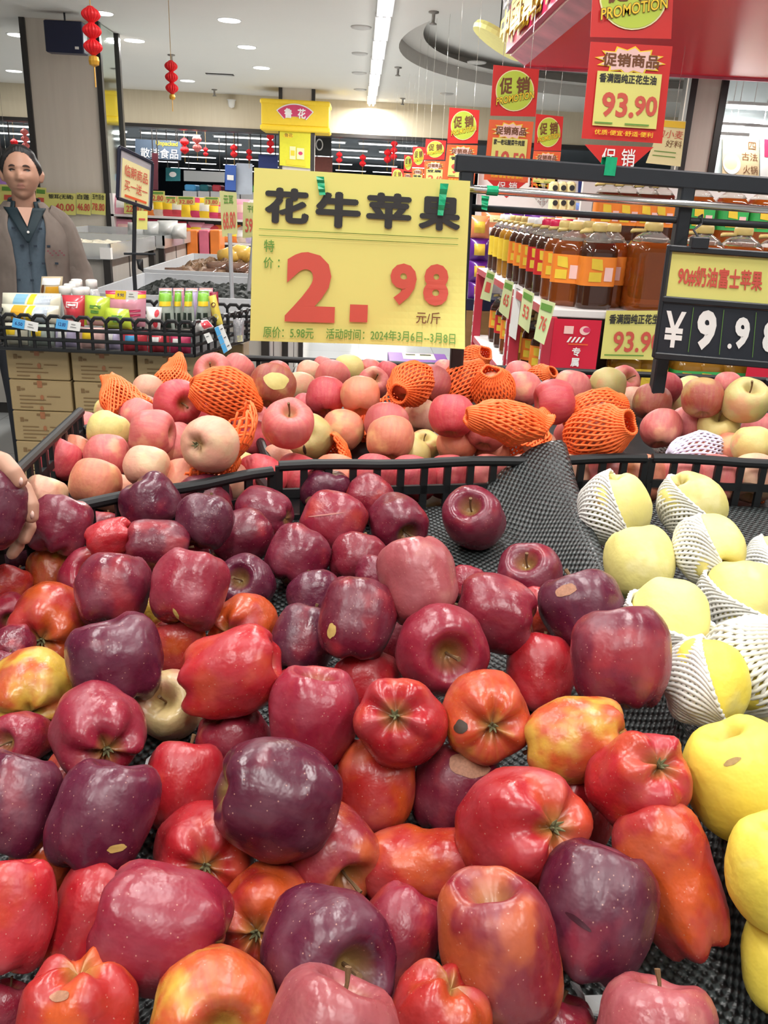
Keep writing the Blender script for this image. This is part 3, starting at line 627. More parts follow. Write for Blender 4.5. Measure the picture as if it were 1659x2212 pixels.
# upper tier behind, corn oil with green labels
t = thing('shelf_unit', 'higher shelf unit behind, carrying two tiers of corn oil', 'shelf', (2.2, 4.9, 0))
for z in (1.34,): MB().bb(1.28, 3.6, 4.72, 5.2, z-.03, z, 0, .004).build('shelf_board', SHW, t)
MB().bb(1.28, 3.6, 5.20, 5.24, 0, 1.70).build('back_panel', SHW, t); MB().bb(1.28, 1.31, 4.72, 5.2, 0, 1.34).build('upright', SHR, t); MB().bb(3.56, 3.6, 4.72, 5.2, 0, 1.34).build('upright', SHR, t); MB().bb(1.28, 3.6, 4.72, 5.2, .92, .95).build('shelf_board', SHW, t)
ob = []
for i, px in enumerate((1305, 1345, 1388, 1420, 1500, 1572, 1640, 1706)):
    p = at_y(px, 470, 4.85); o_, l_ = (DARKO, LORANGE) if i < 4 else (AMBER, LGREEN)
    ob.append(bottle('oil_bottle', 'x', 'oil bottles on the higher shelf', (p.x, 4.83, 1.34), .072 if i < 4 else .082, .33, o_, l_, CAPY, 0, LYEL))
order(ob, 'oil bottle on the higher shelf behind the sign rack, {}')
ob = []
for i, px in enumerate((1452, 1522, 1592, 1662)):
    p = at_y(px, 520, 4.85); ob.append(bottle('oil_bottle', 'x', 'straw-capped bottles behind the price board', (p.x, 4.83, .95), .085, .355, AMBER, LGREEN, CAPY, 0, LYEL))
order(ob, 'straw-capped oil bottle right behind the hanging price board, {} of four')
# price tags hanging from the aisle edge
def tagsheet(label, px, ys, txt, prints=(), group='yellow shelf price tags', cat='price tag', mat=PAPER, **k):
    c = [at_x(p[0], p[1], gx0-.02) if ys is None else at_y(p[0], p[1], ys) for p in px]
    return sheet_thing('price_tag', label, cat, group, c, mat, [('p', rect(.10,.06,.85,.22), INKGRN) if ys is None else ('p', rect(0.05,.95,.4,.96), INKGRN), *txt], lift=.004, **k)
GREENCARD = M('pale_green_card', (.62,.70,.36), .6, var=.05)
def flag(label, px, yy, dy, txt, ink2=INKRED):
    yy = at_x(px[1][0], px[1][1], gx0-.013).y; c = [at_y(px[0][0], px[0][1], yy+.02), at_y(px[1][0], px[1][1], yy-.01), at_y(px[2][0], px[2][1], yy-.01), at_y(px[3][0], px[3][1], yy+.02)]
    sheet_thing('price_tag', label, 'price tag', 'price tags along the aisle', c, GREENCARD, [('p', rect(.10,.08,.90,.24), INKGRN), ('t', txt, .25,.38,.78,.72, INKRED, .02)], lift=.004)
flag('pale green price tag at the far end of the oil shelf', ((1053,582),(1070,590),(1059,652),(1037,645)), 5.6, .10, '1')
flag('second pale green price tag from the far end of the oil shelf', ((1091,603),(1110,610),(1098,690),(1077,672)), 4.95, .10, '65')
flag('third pale green price tag from the far end of the oil shelf', ((1131,622),(1154,634),(1142,720),(1119,700)), 4.35, .10, '53')
flag('pale green price tag nearest the red shelf end', ((1169,645),(1200,655),(1175,745),(1153,732)), 3.97, .10, '76')
sheet_thing('notice_strip', 'long white notice strip taped to the red shelf upright', 'notice', None, [at_y(1112,613,4.62), at_y(1129,620,4.58), at_y(1114,735,4.58), at_y(1099,724,4.62)], WHITE, [('p', rect(.3,.06,.8,.07), INKBLK), ('p', rect(.3,.10,.8,.105), INKBLK)], lift=.004)
sheet_thing('price_sign', 'yellow price sheet reading 93 on the shelf end left of the black post', 'sign', None, cpx(((1310,671),(1440,671),(1428,778),(1297,775)), 3.786), GREENCARD if False else PAPER, [('t','香满园纯正花生油',.06,.07,1.0,.27,INKBLK,.03), ('t','93.90',.17,.42,.98,.85,INKRED,.02), ('p', rect(.05,.90,.7,.925), INKGRN)], lift=.004)
# ---- rice and flour bags farther along
PURB = M('purple_bag', (.12,.02,.26), .3, var=.5, scale=9, coat=.5); ORGB = M('orange_bag', (.75,.25,.10), .3, var=.3, scale=9, coat=.5); YELB = M('yellow_bag', (.72,.46,.05), .35, var=.5, scale=12)
def sack(label, px, y, mat, th, group='rice sacks', prints=()): return pouch('rice_sack', label, 'sack', group, cpx(px, y), th, mat, prints, crimp=.02, back=1.0)
base_c = at_y(1024,710,6.6)
t = thing('wooden_stand', 'brown wooden display base under the purple rice sacks', 'display base', (base_c.x, 6.6, 0)); a, b_ = at_y(1003,670,6.5), at_y(1062,760,6.5)
MB().bb(a.x, a.x+.36, 6.5, 7.0, 0, a.z, 0, .006).build('wooden_box', grain_mat('brown_wood', (.35,.20,.08), (.22,.12,.045), 3, 14), t); MB().bb(a.x, a.x+.36, 6.5, 7.0, a.z, at_y(1010,645,6.5).z, 0, .004).build('navy_tray', M('navy_tray', (.015,.02,.05), .4), t)
k = 0
for i, (y0, y1) in enumerate(((606,648),(560,608),(512,562),(464,514))):
    sack(('lowest','second lowest','second highest','topmost')[i]+' purple rice sack stacked between the price sign and oil bottles', ((1012,y0),(1058,y0+3),(1056,y1+2),(1010,y1)), 6.55, PURB if i != 3 else ORGB, .07, 'rice sacks in the stack', [('g',.25,.25,.75,.75, YELB)])
for i, (x0, x1, m_) in enumerate(((1040,1088,ORGB),(1090,1132,PURB),(1134,1200,PURB),(1202,1250,ORGB),(1252,1300,ORGB))):
    sack(('leftmost salmon','purple, second from the left','purple, third from the left','salmon, fourth from the left','rightmost salmon')[i]+' rice sack in the row above the oil bottles', ((x0,452),(x1,454),(x1,492),(x0,490)), 7.12, m_, .06, 'rice sacks above the oil bottles', [('g',.2,.3,.8,.7, PALEY if m_ is ORGB else PURPLE)])
t = thing('shelf_unit', 'white display shelf behind the rice sacks', 'shelf', at_y(1150,430,7.6)); a, b_ = at_y(1035,370,7.6), at_y(1330,505,7.6)
mb = MB(); mb.bb(a.x, b_.x, 7.6, 7.65, 0, a.z); mb.build('back_panel', SHW, t); MB().bb(a.x, b_.x, 7.0, 7.6, b_.z-.03, b_.z).build('shelf_board', SHW, t); MB().bb(a.x, a.x+.03, 7.0, 7.6, 0, b_.z).build('upright', SHW, t); MB().bb(b_.x-.03, b_.x, 7.0, 7.6, 0, b_.z).build('upright', SHW, t)
pk = []
for j, yy in enumerate((405, 437)):
    for i, px in enumerate((1196, 1214, 1232)):
        c = at_y(px, yy+4, 7.35); mb = MB(); mb.box(c, (.075,.1,.12), 0, None, .02); mb.lathe([(.022,0),(.022,.004)], 12, c+V((0,-.054,.01)), 1, Matrix.Rotation(math.pi/2, 3, 'X')); o = tag(mb.build('tissue_pack', [PALEY, INKBLK]), 'x', 'tissue pack', 'cream tissue packs'); o['label'] = 'cream tissue pack with a black dot, %s of the %s row' % (('left','middle','right')[i], ('upper','lower')[j]); pk.append(o)
sheet_thing('display_card', 'dark navy display card with two white strokes behind the promotion pennants', 'card', None, cpx(((1250,378),(1302,382),(1300,430),(1248,426)), 7.5), NAVY, [('p', rect(.15,.2,.25,.8), WHITE), ('p', rect(.6,.25,.66,.8), WHITE)], lift=.004)
for i, (x0, x1) in enumerate(((1244,1270),(1272,1300))): pouch('blue_bag', ('left','right')[i]+' blue and white bag on the white display shelf', 'bag', 'blue and white bags', cpx(((x0,438),(x1,440),(x1,458),(x0,456)), 7.2), .05, M('blue_bag', (.18,.30,.72), .35, var=.5, scale=14))
# purple carton on the aisle floor
c = at_y(838,757,7.0); e = at_y(962,770,7.0); t = thing('carton', 'purple carton with a cream label on the aisle floor behind the apples', 'carton', (c.x, 7.0, 0))
MB().bb(c.x, e.x, 6.6, 7.05, 0, c.z-.02, 0, .004).build('box', PURPLE, t)
z_ = c.z-.019; sheet('label', [(c.x+.12, 7.02, z_), (e.x-.10, 7.02, z_), (e.x-.10, 6.75, z_), (c.x+.12, 6.75, z_)], PALEY, [('p', rect(.1,.2,.4,.35), INKBLK), ('p', rect(.55,.15,.9,.35), INKBLK)], parent=t, lift=.003)
# ---- posters at the right
sheet_thing('poster', 'tan poster with brush lettering and a bowl at the top right', 'poster', None, cpx(((1562,286),(1640,294),(1640,385),(1560,378)), 9.16), M('tan_poster', (.66,.50,.30), .5, var=.1, scale=3), [('p', oval(.25,.72,.24,.24), WHITE), ('p', oval(.22,.70,.18,.16), PALEY), ('t','古法',.52,.42,.95,.60,INKBRN,0), ('t','火锅',.56,.72,.95,.92,INKBRN,0), ('t','四',.70,.16,.90,.34,INKBRN,0)], lift=.004)
sheet_thing('poster', 'crimson and white poster strip at the right edge above the rack', 'poster', None, cpx(((1642,290),(1700,296),(1700,390),(1642,386)), 9.16), WHITE, [('p', rect(.15,.1,.9,.5), MAG)], lift=.004)
sheet_thing('promo_banner', 'cream and yellow hanging banner between the big promotion card and the right pillar', 'banner', None, cpx(((1432,258),(1482,262),(1470,360),(1395,352)), 6.5), PALEY, [('p', rect(.02,.02,.98,.16), YEL), ('t','口小麦',.0,.22,.95,.40,INKRED,0), ('t','好料',.4,.44,.95,.60,INKBRN,0), ('p', rect(.1,.7,.8,.72), INKGRN), ('p', rect(.1,.8,.8,.82), INKGRN)], lift=.004)
q = bpy.data.objects['promo_banner']; mb = MB(); p = at_y(1457, 262, 6.5); mb.tube([p+UY*.01, V((p.x, p.y+.01, 2.61))], .002, 5); r_ = mb.build('hanger', CLEAR); r_.parent = q
# ---- promotion cards hung over the oil aisle
def promo(label, y, top, price, pen, ltxt, ptxt, upper=True, full=True):
    c0 = at_y(*((top or price)[0]), y); t = thing('promotion_card', label, 'promotion sign', c0, 'red promotion cards over the oil aisle')
    if top:
        sheet('promo_card', cpx(top, y), PROMO_RED, [('p', oval(.50,.48,.42,.42), PALEY), ('p', oval(.50,.48,.40,.40), LIME), ('t','促',.16,.24,.44,.58,INKBRN,.03,.12), ('t','销',.52,.20,.82,.55,INKBRN,.03,.12), ('t','PROMOTION',.10,.64,.93,.80,INKBRN,.05,.22), ('t','PROMOTION',.11,.645,.92,.79,YEL,.01,.22)], parent=t, lift=.003, layer=.004)
    if price:
        sheet('price_card', cpx(price, y), PROMO_ORANGE if y > 4 else PROMO_RED, [('p', star(.50,.17,.44,.15,12,.72,.1), YEL), ('p', star(.50,.17,.40,.13,12,.74,.1), PINKP), ('t','促销商品',.16,.10,.85,.235,INKBRN,.03), ('p', rect(.11,.29,.90,.855), PAPER),
              ('t',ltxt,.14,.31,.84,.405,INKBLK,.035), ('t',ptxt.split('.')[0]+'.',.20,.50,.60,.76,INKRED,.03), ('t',ptxt.split('.')[1],.60,.52,.88,.73,INKRED,.03), ('p', rect(.13,.815,.35,.83), INKGRN), ('p', rect(.5,.815,.8,.83), INKGRN), ('t','优质·便宜·舒适·便利',.14,.895,.86,.95,YEL,.01)], parent=t, lift=.003, layer=.003)
    if pen:
        sheet('pennant', cpx(pen, y), PROMO_RED, [('t','促',.26,.08,.46,.60,WHITE,.01), ('t','销',.54,.08,.74,.60,WHITE,.01)], parent=t, outline=[(0,0),(1,0),(.5,1.0)], lift=.003)
    q = (top or price); a, b_ = at_y(q[0][0], q[0][1], y), at_y(q[1][0], q[1][1], y); mb = MB()
    for f in (.2, .8):
        p = a.lerp(b_, f); mb.tube([p, V((p.x, p.y, 2.62 if y < 7.7 and p.x > 1.3 else ceil_z(p.x, p.y)))], .0015, 5)
    mb.build('hanger', CLEAR, t); return t
promo('nearest and largest promotion card, priced 93.90, with a red pennant below', 3.0, ((1284,-95),(1458,-85),(1450,84),(1275,80)), ((1276,90),(1453,100),(1430,310),(1256,299)), ((1263,312),(1412,318),(1405,392),(1256,386)), '香满园纯正花生油', '93.90')
promo('second promotion card from the camera, half hidden by the rack bar', 4.9, ((1066,140),(1165,150),(1157,252),(1059,250)), ((1057,258),(1153,263),(1140,395),(1045,388)), ((1052,388),(1140,392),(1138,430),(1050,426)), '家一老坛酸菜牛肉面', '10.50')
promo('promotion card with a white glare streak, right of the second one', 7.6, ((1158,246),(1217,252),(1212,326),(1153,325)), ((1153,326),(1212,328),(1202,410),(1142,404)), ((1142,412),(1204,414),(1200,450),(1142,448)), '香甜', '10.50')
promo('third promotion card over the aisle, just left of the rack', 7.4, ((971,232),(1036,238),(1032,310),(966,310)), ((966,312),(1032,314),(1024,398),(958,392)), None, '香米', '9.90')
promo('fourth promotion card over the aisle', 9.4, ((920,300),(964,304),(960,345),(917,345)), ((917,347),(962,348),(958,410),(914,408)), None, '豆腐', '2.60')
promo('fifth promotion card over the aisle', 11.5, ((892,316),(918,318),(916,362),(890,360)), ((890,363),(915,364),(913,412),(888,410)), None, '面条', '3.5')
promo('sixth promotion card over the aisle', 13.2, ((873,334),(892,336),(890,372),(872,370)), ((872,373),(890,374),(888,412),(870,410)), None, '米', '4.5')
promo('farthest promotion card over the aisle', 14.6, ((846,362),(872,366),(870,398),(846,396)), ((846,398),(870,400),(868,420),(845,418)), None, '米', '4.5')
# ---- red canopy over the oil shelves
REDG = M('canopy_red', (.74,.004,.022), .30, var=.04, scale=2, spec=.3); FASC = M('fascia_red', (.52,.02,.10), .3, var=.45, scale=3); PHOTO_ = M('fascia_pictures', (.60,.14,.20), .4, var=.75, scale=4)
t = thing('red_canopy', 'glossy red canopy over the oil shelves with a lettered side board', 'canopy', (2.6, 5.0, 2.6))
cx0, cy1 = 1.30, 7.75
for y_ in (3.1, 4.4): fitting('canopy_fill_light', 'added fill tube mounted under the red canopy, '+('near' if y_ < 4 else 'farther')+' one', 'added canopy lights', (2.9, y_, 2.575), 1.2, 'x', 26, 1, .08)  # fill lights added under the canopy to brighten the pillar and soffit
fitting('canopy_fill_light', 'added fill tube under the far end of the red canopy', 'added canopy lights', (3.95, 6.9, 2.575), 1.0, 'x', 26, 1, .08)  # another one added out of view, to lift the right pillar
MB().bb(cx0, 4.6, 2.2, cy1, 2.60, 2.66).build('soffit', REDG, t)
mb = MB(); mb.add([V((cx0, 2.2, 2.60)), V((cx0, cy1, 2.60)), V((cx0-.14, cy1-.1, 2.66)), V((cx0-.14, 2.2, 2.66)), V((cx0, 2.2, 2.66)), V((cx0, cy1, 2.66))], [(0,1,2,3),(4,5,2,3),(0,4,3),(1,5,2)], 0); mb.build('picture_band', PHOTO_, t)
fx = cx0-.19; mb = MB(); mb.bb(fx, cx0-.14, 2.2, cy1-.15, 2.66, 3.12); mb.build('side_board', FASC, t); mb = MB(); mb.tube([V((cx0-.14, 2.2, 2.655)), V((cx0-.14, cy1-.12, 2.655))], .008, 6); mb.build('edge_strip', PINKP, t)
mb = MB(); mb.bb(cx0, 4.6, cy1, cy1+.03, 2.58, 2.68); mb.build('end_strip', PHOTO_, t)
mb = MB()
def letters(txt, y0, z, hgt, wid, m_, gap=.05, lean=0.0):
    for k, ch in enumerate(txt):
        mb2 = MB(); yy = y0-(wid+gap)*k
        for dx in (0., -.03, -.06): mb2.text(ch, (fx-.012+dx, yy, z), (0,-1,0), (0,0,1), wid, hgt, 0, .03)
        mb2.build('letter', m_, t)
LETW = M('white_letters', (.86,.85,.92), .4); LETY = M('yellow_letters', (.90,.66,.04), .4)
letters('中国营养学会', 7.50, 2.69, .22, .44, LETY); letters('金龙鱼', 5.65, 2.72, .17, .26, LETW) if False else None
letters('谷维素金龙鱼', 7.50, 2.93, .20, .44, LETW)
dd = at_y(1078,88,7.9); mb = MB(); mb.lathe([(0,-.03),(.24,-.03),(.25,0),(.24,.03),(0,.03)], 28, dd, 0, Matrix.Rotation(.5, 3, 'Y')); o = tag(mb.build('round_board', M('pale_lime_board', (.78,.74,.25), .5)), 'pale yellow round board sticking out behind the canopy\'s side letters', 'sign')
mb = MB(); mb.tube([dd, V((dd.x, dd.y, ceil_z(dd.x, dd.y)))], .006, 6); q = mb.build('hanger', TRIM); q.parent = o
# ================================================================== goods on the left
CARD = grain_mat('cardboard', (.40,.29,.145), (.35,.25,.12), 3, 3); CARDINK = M('cardboard_print', (.20,.12,.05), .7); TAPEB = M('brown_tape_stain', (.36,.14,.06), .5, var=.3)
ybk = 3.30
def carton(label, px, row_z0, h, w_, dep, y=ybk, group='stacked cardboard boxes', x=None):
    x = x if x is not None else at_y(px, 850, y).x; t = thing('cardboard_box', label, 'box', (x+w_/2, y+dep/2, row_z0), group)
    MB().bb(x, x+w_, y, y+dep, row_z0+.001, row_z0+h-.002, 0, .004).build('box', CARD, t)
    c = [V((x, y-.0005, row_z0+h)), V((x+w_, y-.0005, row_z0+h)), V((x+w_, y-.0005, row_z0)), V((x, y-.0005, row_z0))]
    fn, _ = uvmap(c)
    pr = [('p', rect(.12,.22,.18,.36), CARDINK), ('p', rect(.19,.28,.25,.34), CARDINK), ('p', rect(.40,.08,.62,.15), CARDINK), ('p', rect(.15,.50,.42,.53), CARDINK), ('p', rect(.15,.62,.58,.65), CARDINK), ('p', rect(.15,.74,.66,.77), CARDINK), ('p', rect(.60,.50,.82,.53), CARDINK), ('p', rect(.15,.86,.36,.89), CARDINK), ('p', rect(.46,.02,.54,.24), TAPEB), ('p', oval(.52,.55,.03,.08), TAPEB), ('p', oval(.50,.90,.03,.07), TAPEB)]
    po = print_on(t, fn, pr, 'printing', .0012, .0003); po.location = -t.location
    return t
bz1 = at_y(90,752,ybk).z; bh = bz1-at_y(90,821,ybk).z; bx = [at_y(x, 850, ybk).x for x in (22,160,300)]; bw = [at_y(b, 850, ybk).x-at_y(a, 850, ybk).x for a, b in ((22,156),(160,294),(300,440))]
pz = bz1-5*bh
t = thing('pallet', 'grey wooden pallet base under the stack of cardboard boxes', 'pallet', (bx[0]+.4, ybk+.2, 0)); mb = MB()
mb.bb(bx[0], bx[2]+bw[2], ybk, ybk+.5, pz-.03, pz-.002); 
for x in (bx[0]+.02, bx[1], bx[2]+bw[2]-.1): mb.bb(x, x+.08, ybk, ybk+.5, 0, pz-.03)
mb.build('boards', M('pallet_wood', (.35,.32,.28), .7, var=.2), t)
rown = ['top', 'second', 'third', 'fourth', 'lowest']
for ci, nm in enumerate(('left', 'middle', 'right')):
    for r in range(5): carton('brown cardboard box with printed panel, %s layer of the %s stack under the snack basket' % (rown[r], nm), None, bz1-bh*(r+1), bh, bw[ci]-.004, .30, x=bx[ci])
p = at_y(462,740,3.75); carton('brown cardboard box standing apart behind the right end of the snack basket', None, p.z-.16, .16, .13, .2, y=3.75, x=p.x); o_ = MB().bb(p.x, p.x+.13, 3.75, 3.95, 0, p.z-.161).build('cardboard_box', CARD); tag(o_, 'plain brown carton carrying the box at the right end of the basket', 'box', 'stacked cardboard boxes')
# ---- snack basket
tl, tr_, br_, bl = at_y(2,676,3.22), at_y(418,710,3.22), at_y(416,770,3.25), at_y(6,748,3.25)
by0, by1 = 3.22, 3.80; zb = bz1+.003; zt = (tl.z+tr_.z)/2; xl, xr = tl.x-.05, tr_.x
t = thing('snack_basket', 'black open-mesh plastic basket of snacks standing on the cardboard boxes', 'basket', ((xl+xr)/2, (by0+by1)/2, zb))
def meshwall(name, p0, p1, z0, z1, pitch=.055, rows=3):
    mb = MB(); p0 = V(p0); p1 = V(p1); d = p1-p0; n = max(2, round(d.length/pitch))
    for k in range(rows+1):
        z = lerp(z0, z1, k/rows)
        if k < rows: mb.tube([p0+UZ*z, p1+UZ*z], .0075, 6)
    for i in range(n+1):
        q = p0+d*(i/n); mb.tube([q+UZ*z0, q+UZ*(z1)], .0062, 6)
        if i < n: mb.tube([q+UZ*(z1-.004), q+d*(.25/n)+UZ*(z1+.010), q+d*(.75/n)+UZ*(z1+.010), q+d*(1/n)+UZ*(z1-.004)], .0075, 6)
    mb.build(name, BLK, t)
meshwall('front_panel', (xl, by0, 0), (xr, by0, 0), zb+.006, zt); meshwall('side_panel', (xr, by0, 0), (xr+.20, by1, 0), zb+.006, zt); meshwall('side_panel', (xl, by0, 0), (xl, by1, 0), zb+.006, zt); meshwall('back_panel', (xl, by1, 0), (xr+.20, by1, 0), zb+.006, zt)
mb = MB(); mb.poly([V((xl, by0, zb+.004)), V((xr, by0, zb+.004)), V((xr+.20, by1, zb+.004)), V((xl, by1, zb+.004))], -UZ, .003); mb.build('base', BLK, t)
CREAM = M('cream_wrapper', (.78,.76,.60), .25, var=.05, coat=.5); PINKW = M('pink_wrapper', (.80,.36,.46), .25, var=.12, scale=14, coat=.5); LIMEW = M('lime_wrapper', (.52,.66,.06), .25, var=.1, coat=.5); REDW = M('red_wrapper', (.66,.06,.08), .25, coat=.5)
BEIGEW = M('beige_wrapper', (.60,.50,.34), .4); GRNW = M('grey_green_wrapper', (.42,.48,.42), .25, var=.5, scale=20, coat=.5); LILW = M('lilac_wrapper', (.56,.50,.70), .3, var=.3, coat=.4); YBAN = M('banana_wrapper', (.78,.62,.10), .3, var=.2, coat=.4); LBLUE = M('sky_blue_print', (.25,.50,.66), .35); SILV = M('silver_print', (.48,.55,.62), .3, var=.4, scale=30)
def snack(label, px, y, th, mat, pr=(), group='snack bags in the basket', **k): return pouch('snack_bag', label, 'snack bag', group, cpx(px, y), th, mat, pr, **k)
bread = [('g',.24,.03,.46,.97, LBLUE), ('g',.50,.03,.60,.97, YEL), ('g',.62,.08,.86,.92, SILV)]
snack('cream bread pack with a blue band, upper one at the left end of the basket', ((6,632),(132,634),(130,684),(4,680)), 3.52, .05, CREAM, bread)
snack('cream bread pack with an orange band, lower one at the left end of the basket', ((4,656),(128,660),(126,700),(4,692)), 3.36, .05, CREAM, [('g',.22,.03,.46,.97, M('amber_print', (.74,.38,.03), .35)), ('g',.50,.03,.60,.97, YEL), ('g',.62,.08,.84,.92, SILV)])
snack('beige paper pouch with a brown picture standing behind the bread packs', ((90,597),(136,597),(132,655),(84,655)), 3.68, .03, BEIGEW, [('g',.08,.06,.92,.30, WHITE), ('g',.35,.36,.92,.62, M('amber_print'), ) if False else ('g',.35,.36,.92,.62, MATS['amber_print']), ('p', oval(.18,.45,.08,.16), INKBRN)])
snack('red pouch with a white emblem in the front of the basket', ((134,637),(186,638),(182,706),(142,700)), 3.34, .035, REDW, [('p', rect(.22,.20,.74,.38), WHITE), ('p', rect(.26,.23,.70,.35), REDW), ('t','好吃',.30,.24,.66,.34,WHITE,0) if False else ('p', rect(.30,.26,.66,.32), WHITE), ('g',.15,.78,.85,.98, PINKP)])
snack('lime pouch with dark lettering right of the red one', ((184,637),(238,642),(236,705),(182,702)), 3.33, .035, LIMEW, [('p', rect(.28,.28,.72,.38), INKGRN), ('p', rect(.34,.44,.66,.54), INKGRN), ('g',.15,.78,.85,.98, PINKP)])
snack('second lime pouch leaning lower in front of the pink bag', ((228,664),(278,668),(286,712),(224,708)), 3.29, .03, LIMEW, [('p', rect(.34,.30,.76,.42), INKGRN), ('p', rect(.40,.50,.70,.62), INKGRN)])
snack('tall pink pouch with a magenta and orange top', ((228,627),(316,628),(314,706),(236,706)), 3.46, .04, PINKW, [('g',.0,.01,1,.10, MAG), ('g',.0,.10,1,.20, YEL), ('p', rect(.60,.50,.90,.56), MAG), ('p', rect(.60,.62,.90,.68), MAG)])
snack('small white bag with red swirls next to the tall pink pouch', ((316,662),(350,664),(346,712),(318,710)), 3.36, .025, WHITE, [('p', oval(.75,.25,.14,.16), REDW), ('p', oval(.70,.72,.16,.18), REDW)])
for i, (a, b_, lab) in enumerate(((338,376,'first from the left'),(372,396,'second, narrower'),(394,420,'third, with yellow lettering'),(422,456,'rightmost, widest'))):
    snack('grey-green pouch with a bright green top in the row of four, '+lab, ((a+6,628),(b_-4,628),(b_+2,712),(a-2,710)), 3.44+.03*(i % 2), .03, GRNW, [('g',.05,.01,.95,.26, M('leaf_green', (.22,.50,.05), .35)), ('g',.15,.26,.9,.38, YEL), ('g',.12,.55,.42,.95, M('dark_window', (.03,.045,.035), .3)), ('g',.58,.55,.85,.95, MATS['dark_window'])])
snack('yellow banana-printed pouch at the right end of the basket', ((450,640),(466,636),(482,700),(462,704)), 3.40, .02, YBAN, [('p', oval(.5,.3,.3,.08), INKBRN), ('p', oval(.5,.7,.3,.1), PALEY)])
snack('dark crimson pouch behind the banana-printed one', ((452,632),(471,630),(474,690),(456,690)), 3.55, .02, M('crimson_wrapper', (.32,.02,.05), .3))
snack('red and white sachet lying over the basket\'s right corner', ((414,694),(448,690),(462,706),(420,720)), 3.27, .018, WHITE, [('g',.55,.1,.98,.9, REDW)])
for i, (a, b_) in enumerate(((343,372),(374,398),(400,428),(430,460))): snack('lilac and pink clear bag in the back row of the basket, '+('leftmost','second from the left','third from the left','rightmost')[i], ((a,622),(b_,622),(b_,690),(a,690)), 3.68, .03, LILW if i % 2 == 0 else PINKW, [('g',.05,.0,.95,.1, PINKP)])
for i, (a, b_, m_) in enumerate(((8,60,CREAM),(62,118,GRNW),(120,170,LILW),(172,226,PINKP),(228,262,LILW),(264,318,REDW),(320,366,REDW),(368,412,MAG))):
    snack('bag low behind the basket mesh, '+('at the left end','second from the left','third from the left','fourth from the left','fifth from the left','sixth from the left','seventh from the left','at the right end'), ) if False else snack(('cream','grey-green','lilac','pale pink','second lilac','red','second red','magenta')[i]+' bag seen through the front mesh of the basket', ((a,697+i*3.6),(b_,697+i*3.6),(b_,745+i*2.6),(a,745+i*2.6)), 3.275, .02, m_, [('g',.15,.2,.55,.5, (YEL,YEL,WHITE,YEL,WHITE,BLUE,WHITE,WHITE)[i])], 'bags low in the basket')
ob = []
for i, (px, py, y) in enumerate(((139,618,3.58),(150,613,3.66),(161,608,3.72),(165,603,3.78),(168,622,3.56),(181,620,3.62),(197,604,3.70))):
    p = at_y(px, py, y); z1 = p.z; t = thing('white_capped_bottle', 'x', 'bottle', (p.x, y, zb+.01), 'clear bottles with white caps'); l = V((p.x, y, 0)); r = .034
    mb = MB(); mb.lathe([(r*.9, zb+.012), (r, zb+.03), (r, z1-.07), (r*.8, z1-.045), (r*.62, z1-.035)], 18, l); mb.build('body', M('milky_bottle', (.72,.74,.74), .12, trans=.35, coat=.4), t, smooth=True)
    mb = MB(); mb.lathe([(r*.68, z1-.036), (r*.70, z1-.004), (r*.6, z1), (0.001, z1)], 18, l); mb.build('cap', CAPW, t, smooth=True); ob.append(t)
order(ob, 'clear bottle with a white cap behind the red pouch, {}')
def tg(label, px, y, l_, r_, txt, group='price tags on the snack basket'):
    return sheet_thing('price_tag', label, 'price tag', group, cpx(px, y), WHITE, [('p', rect(0,0,.48,1), l_), ('t', txt, .10,.32,.40,.70, NAVY, .02), ('p', rect(.62,.3,.8,.36), INKBLK), ('p', rect(.6,.6,.85,.66), INKBLK)], lift=.003)
tg('blue and white price tag 6.50 on the left of the basket front', ((29,686),(83,698),(81,717),(26,706)), 3.20, BLUE, WHITE, '6.50')
tg('blue and white price tag 12.80 in the middle of the basket front', ((123,688),(175,697),(172,716),(120,709)), 3.20, BLUE, WHITE, '12.80')
tg('yellow and white price tag clipped on the tall pink pouch', ((250,627),(298,630),(297,648),(248,646)), 3.37, YEL, WHITE, '9.90')
sheet_thing('price_tag', 'small blank white tag on the side of the basket', 'price tag', 'price tags on the snack basket', cpx(((440,722),(452,718),(461,737),(449,742)), 3.24), WHITE, [('p', rect(.2,.3,.7,.36), INKBLK)], lift=.003)
sheet_thing('price_tag', 'strip of three blue and white labels hanging from the basket\'s right side', 'price tag', 'price tags on the snack basket', cpx(((463,708),(480,700),(501,752),(484,764)), 3.24), WHITE, [('p', rect(0,.01,.5,.32), BLUE), ('p', rect(0,.35,.5,.65), BLUE), ('p', rect(0,.68,.5,.99), BLUE), ('p', rect(.6,.14,.9,.17), INKBLK), ('p', rect(.6,.48,.9,.51), INKBLK), ('p', rect(.6,.82,.9,.85), INKBLK)], lift=.003)
pouch('clear_bag', 'clear plastic bag hanging at the basket\'s right side', 'bag', None, cpx(((503,690),(528,686),(526,738),(506,740)), 3.5), .02, M('clear_film', (.70,.70,.74), .15, trans=.6, alpha=.6, coat=.4), [('p', rect(.4,.7,.9,.98), PALEY)])
mb = MB(); a, b_ = at_y(490,692,3.6), at_y(527,683,3.75); mb.tube([a, b_], .008, 8); mb.build('x', BLK) if False else None
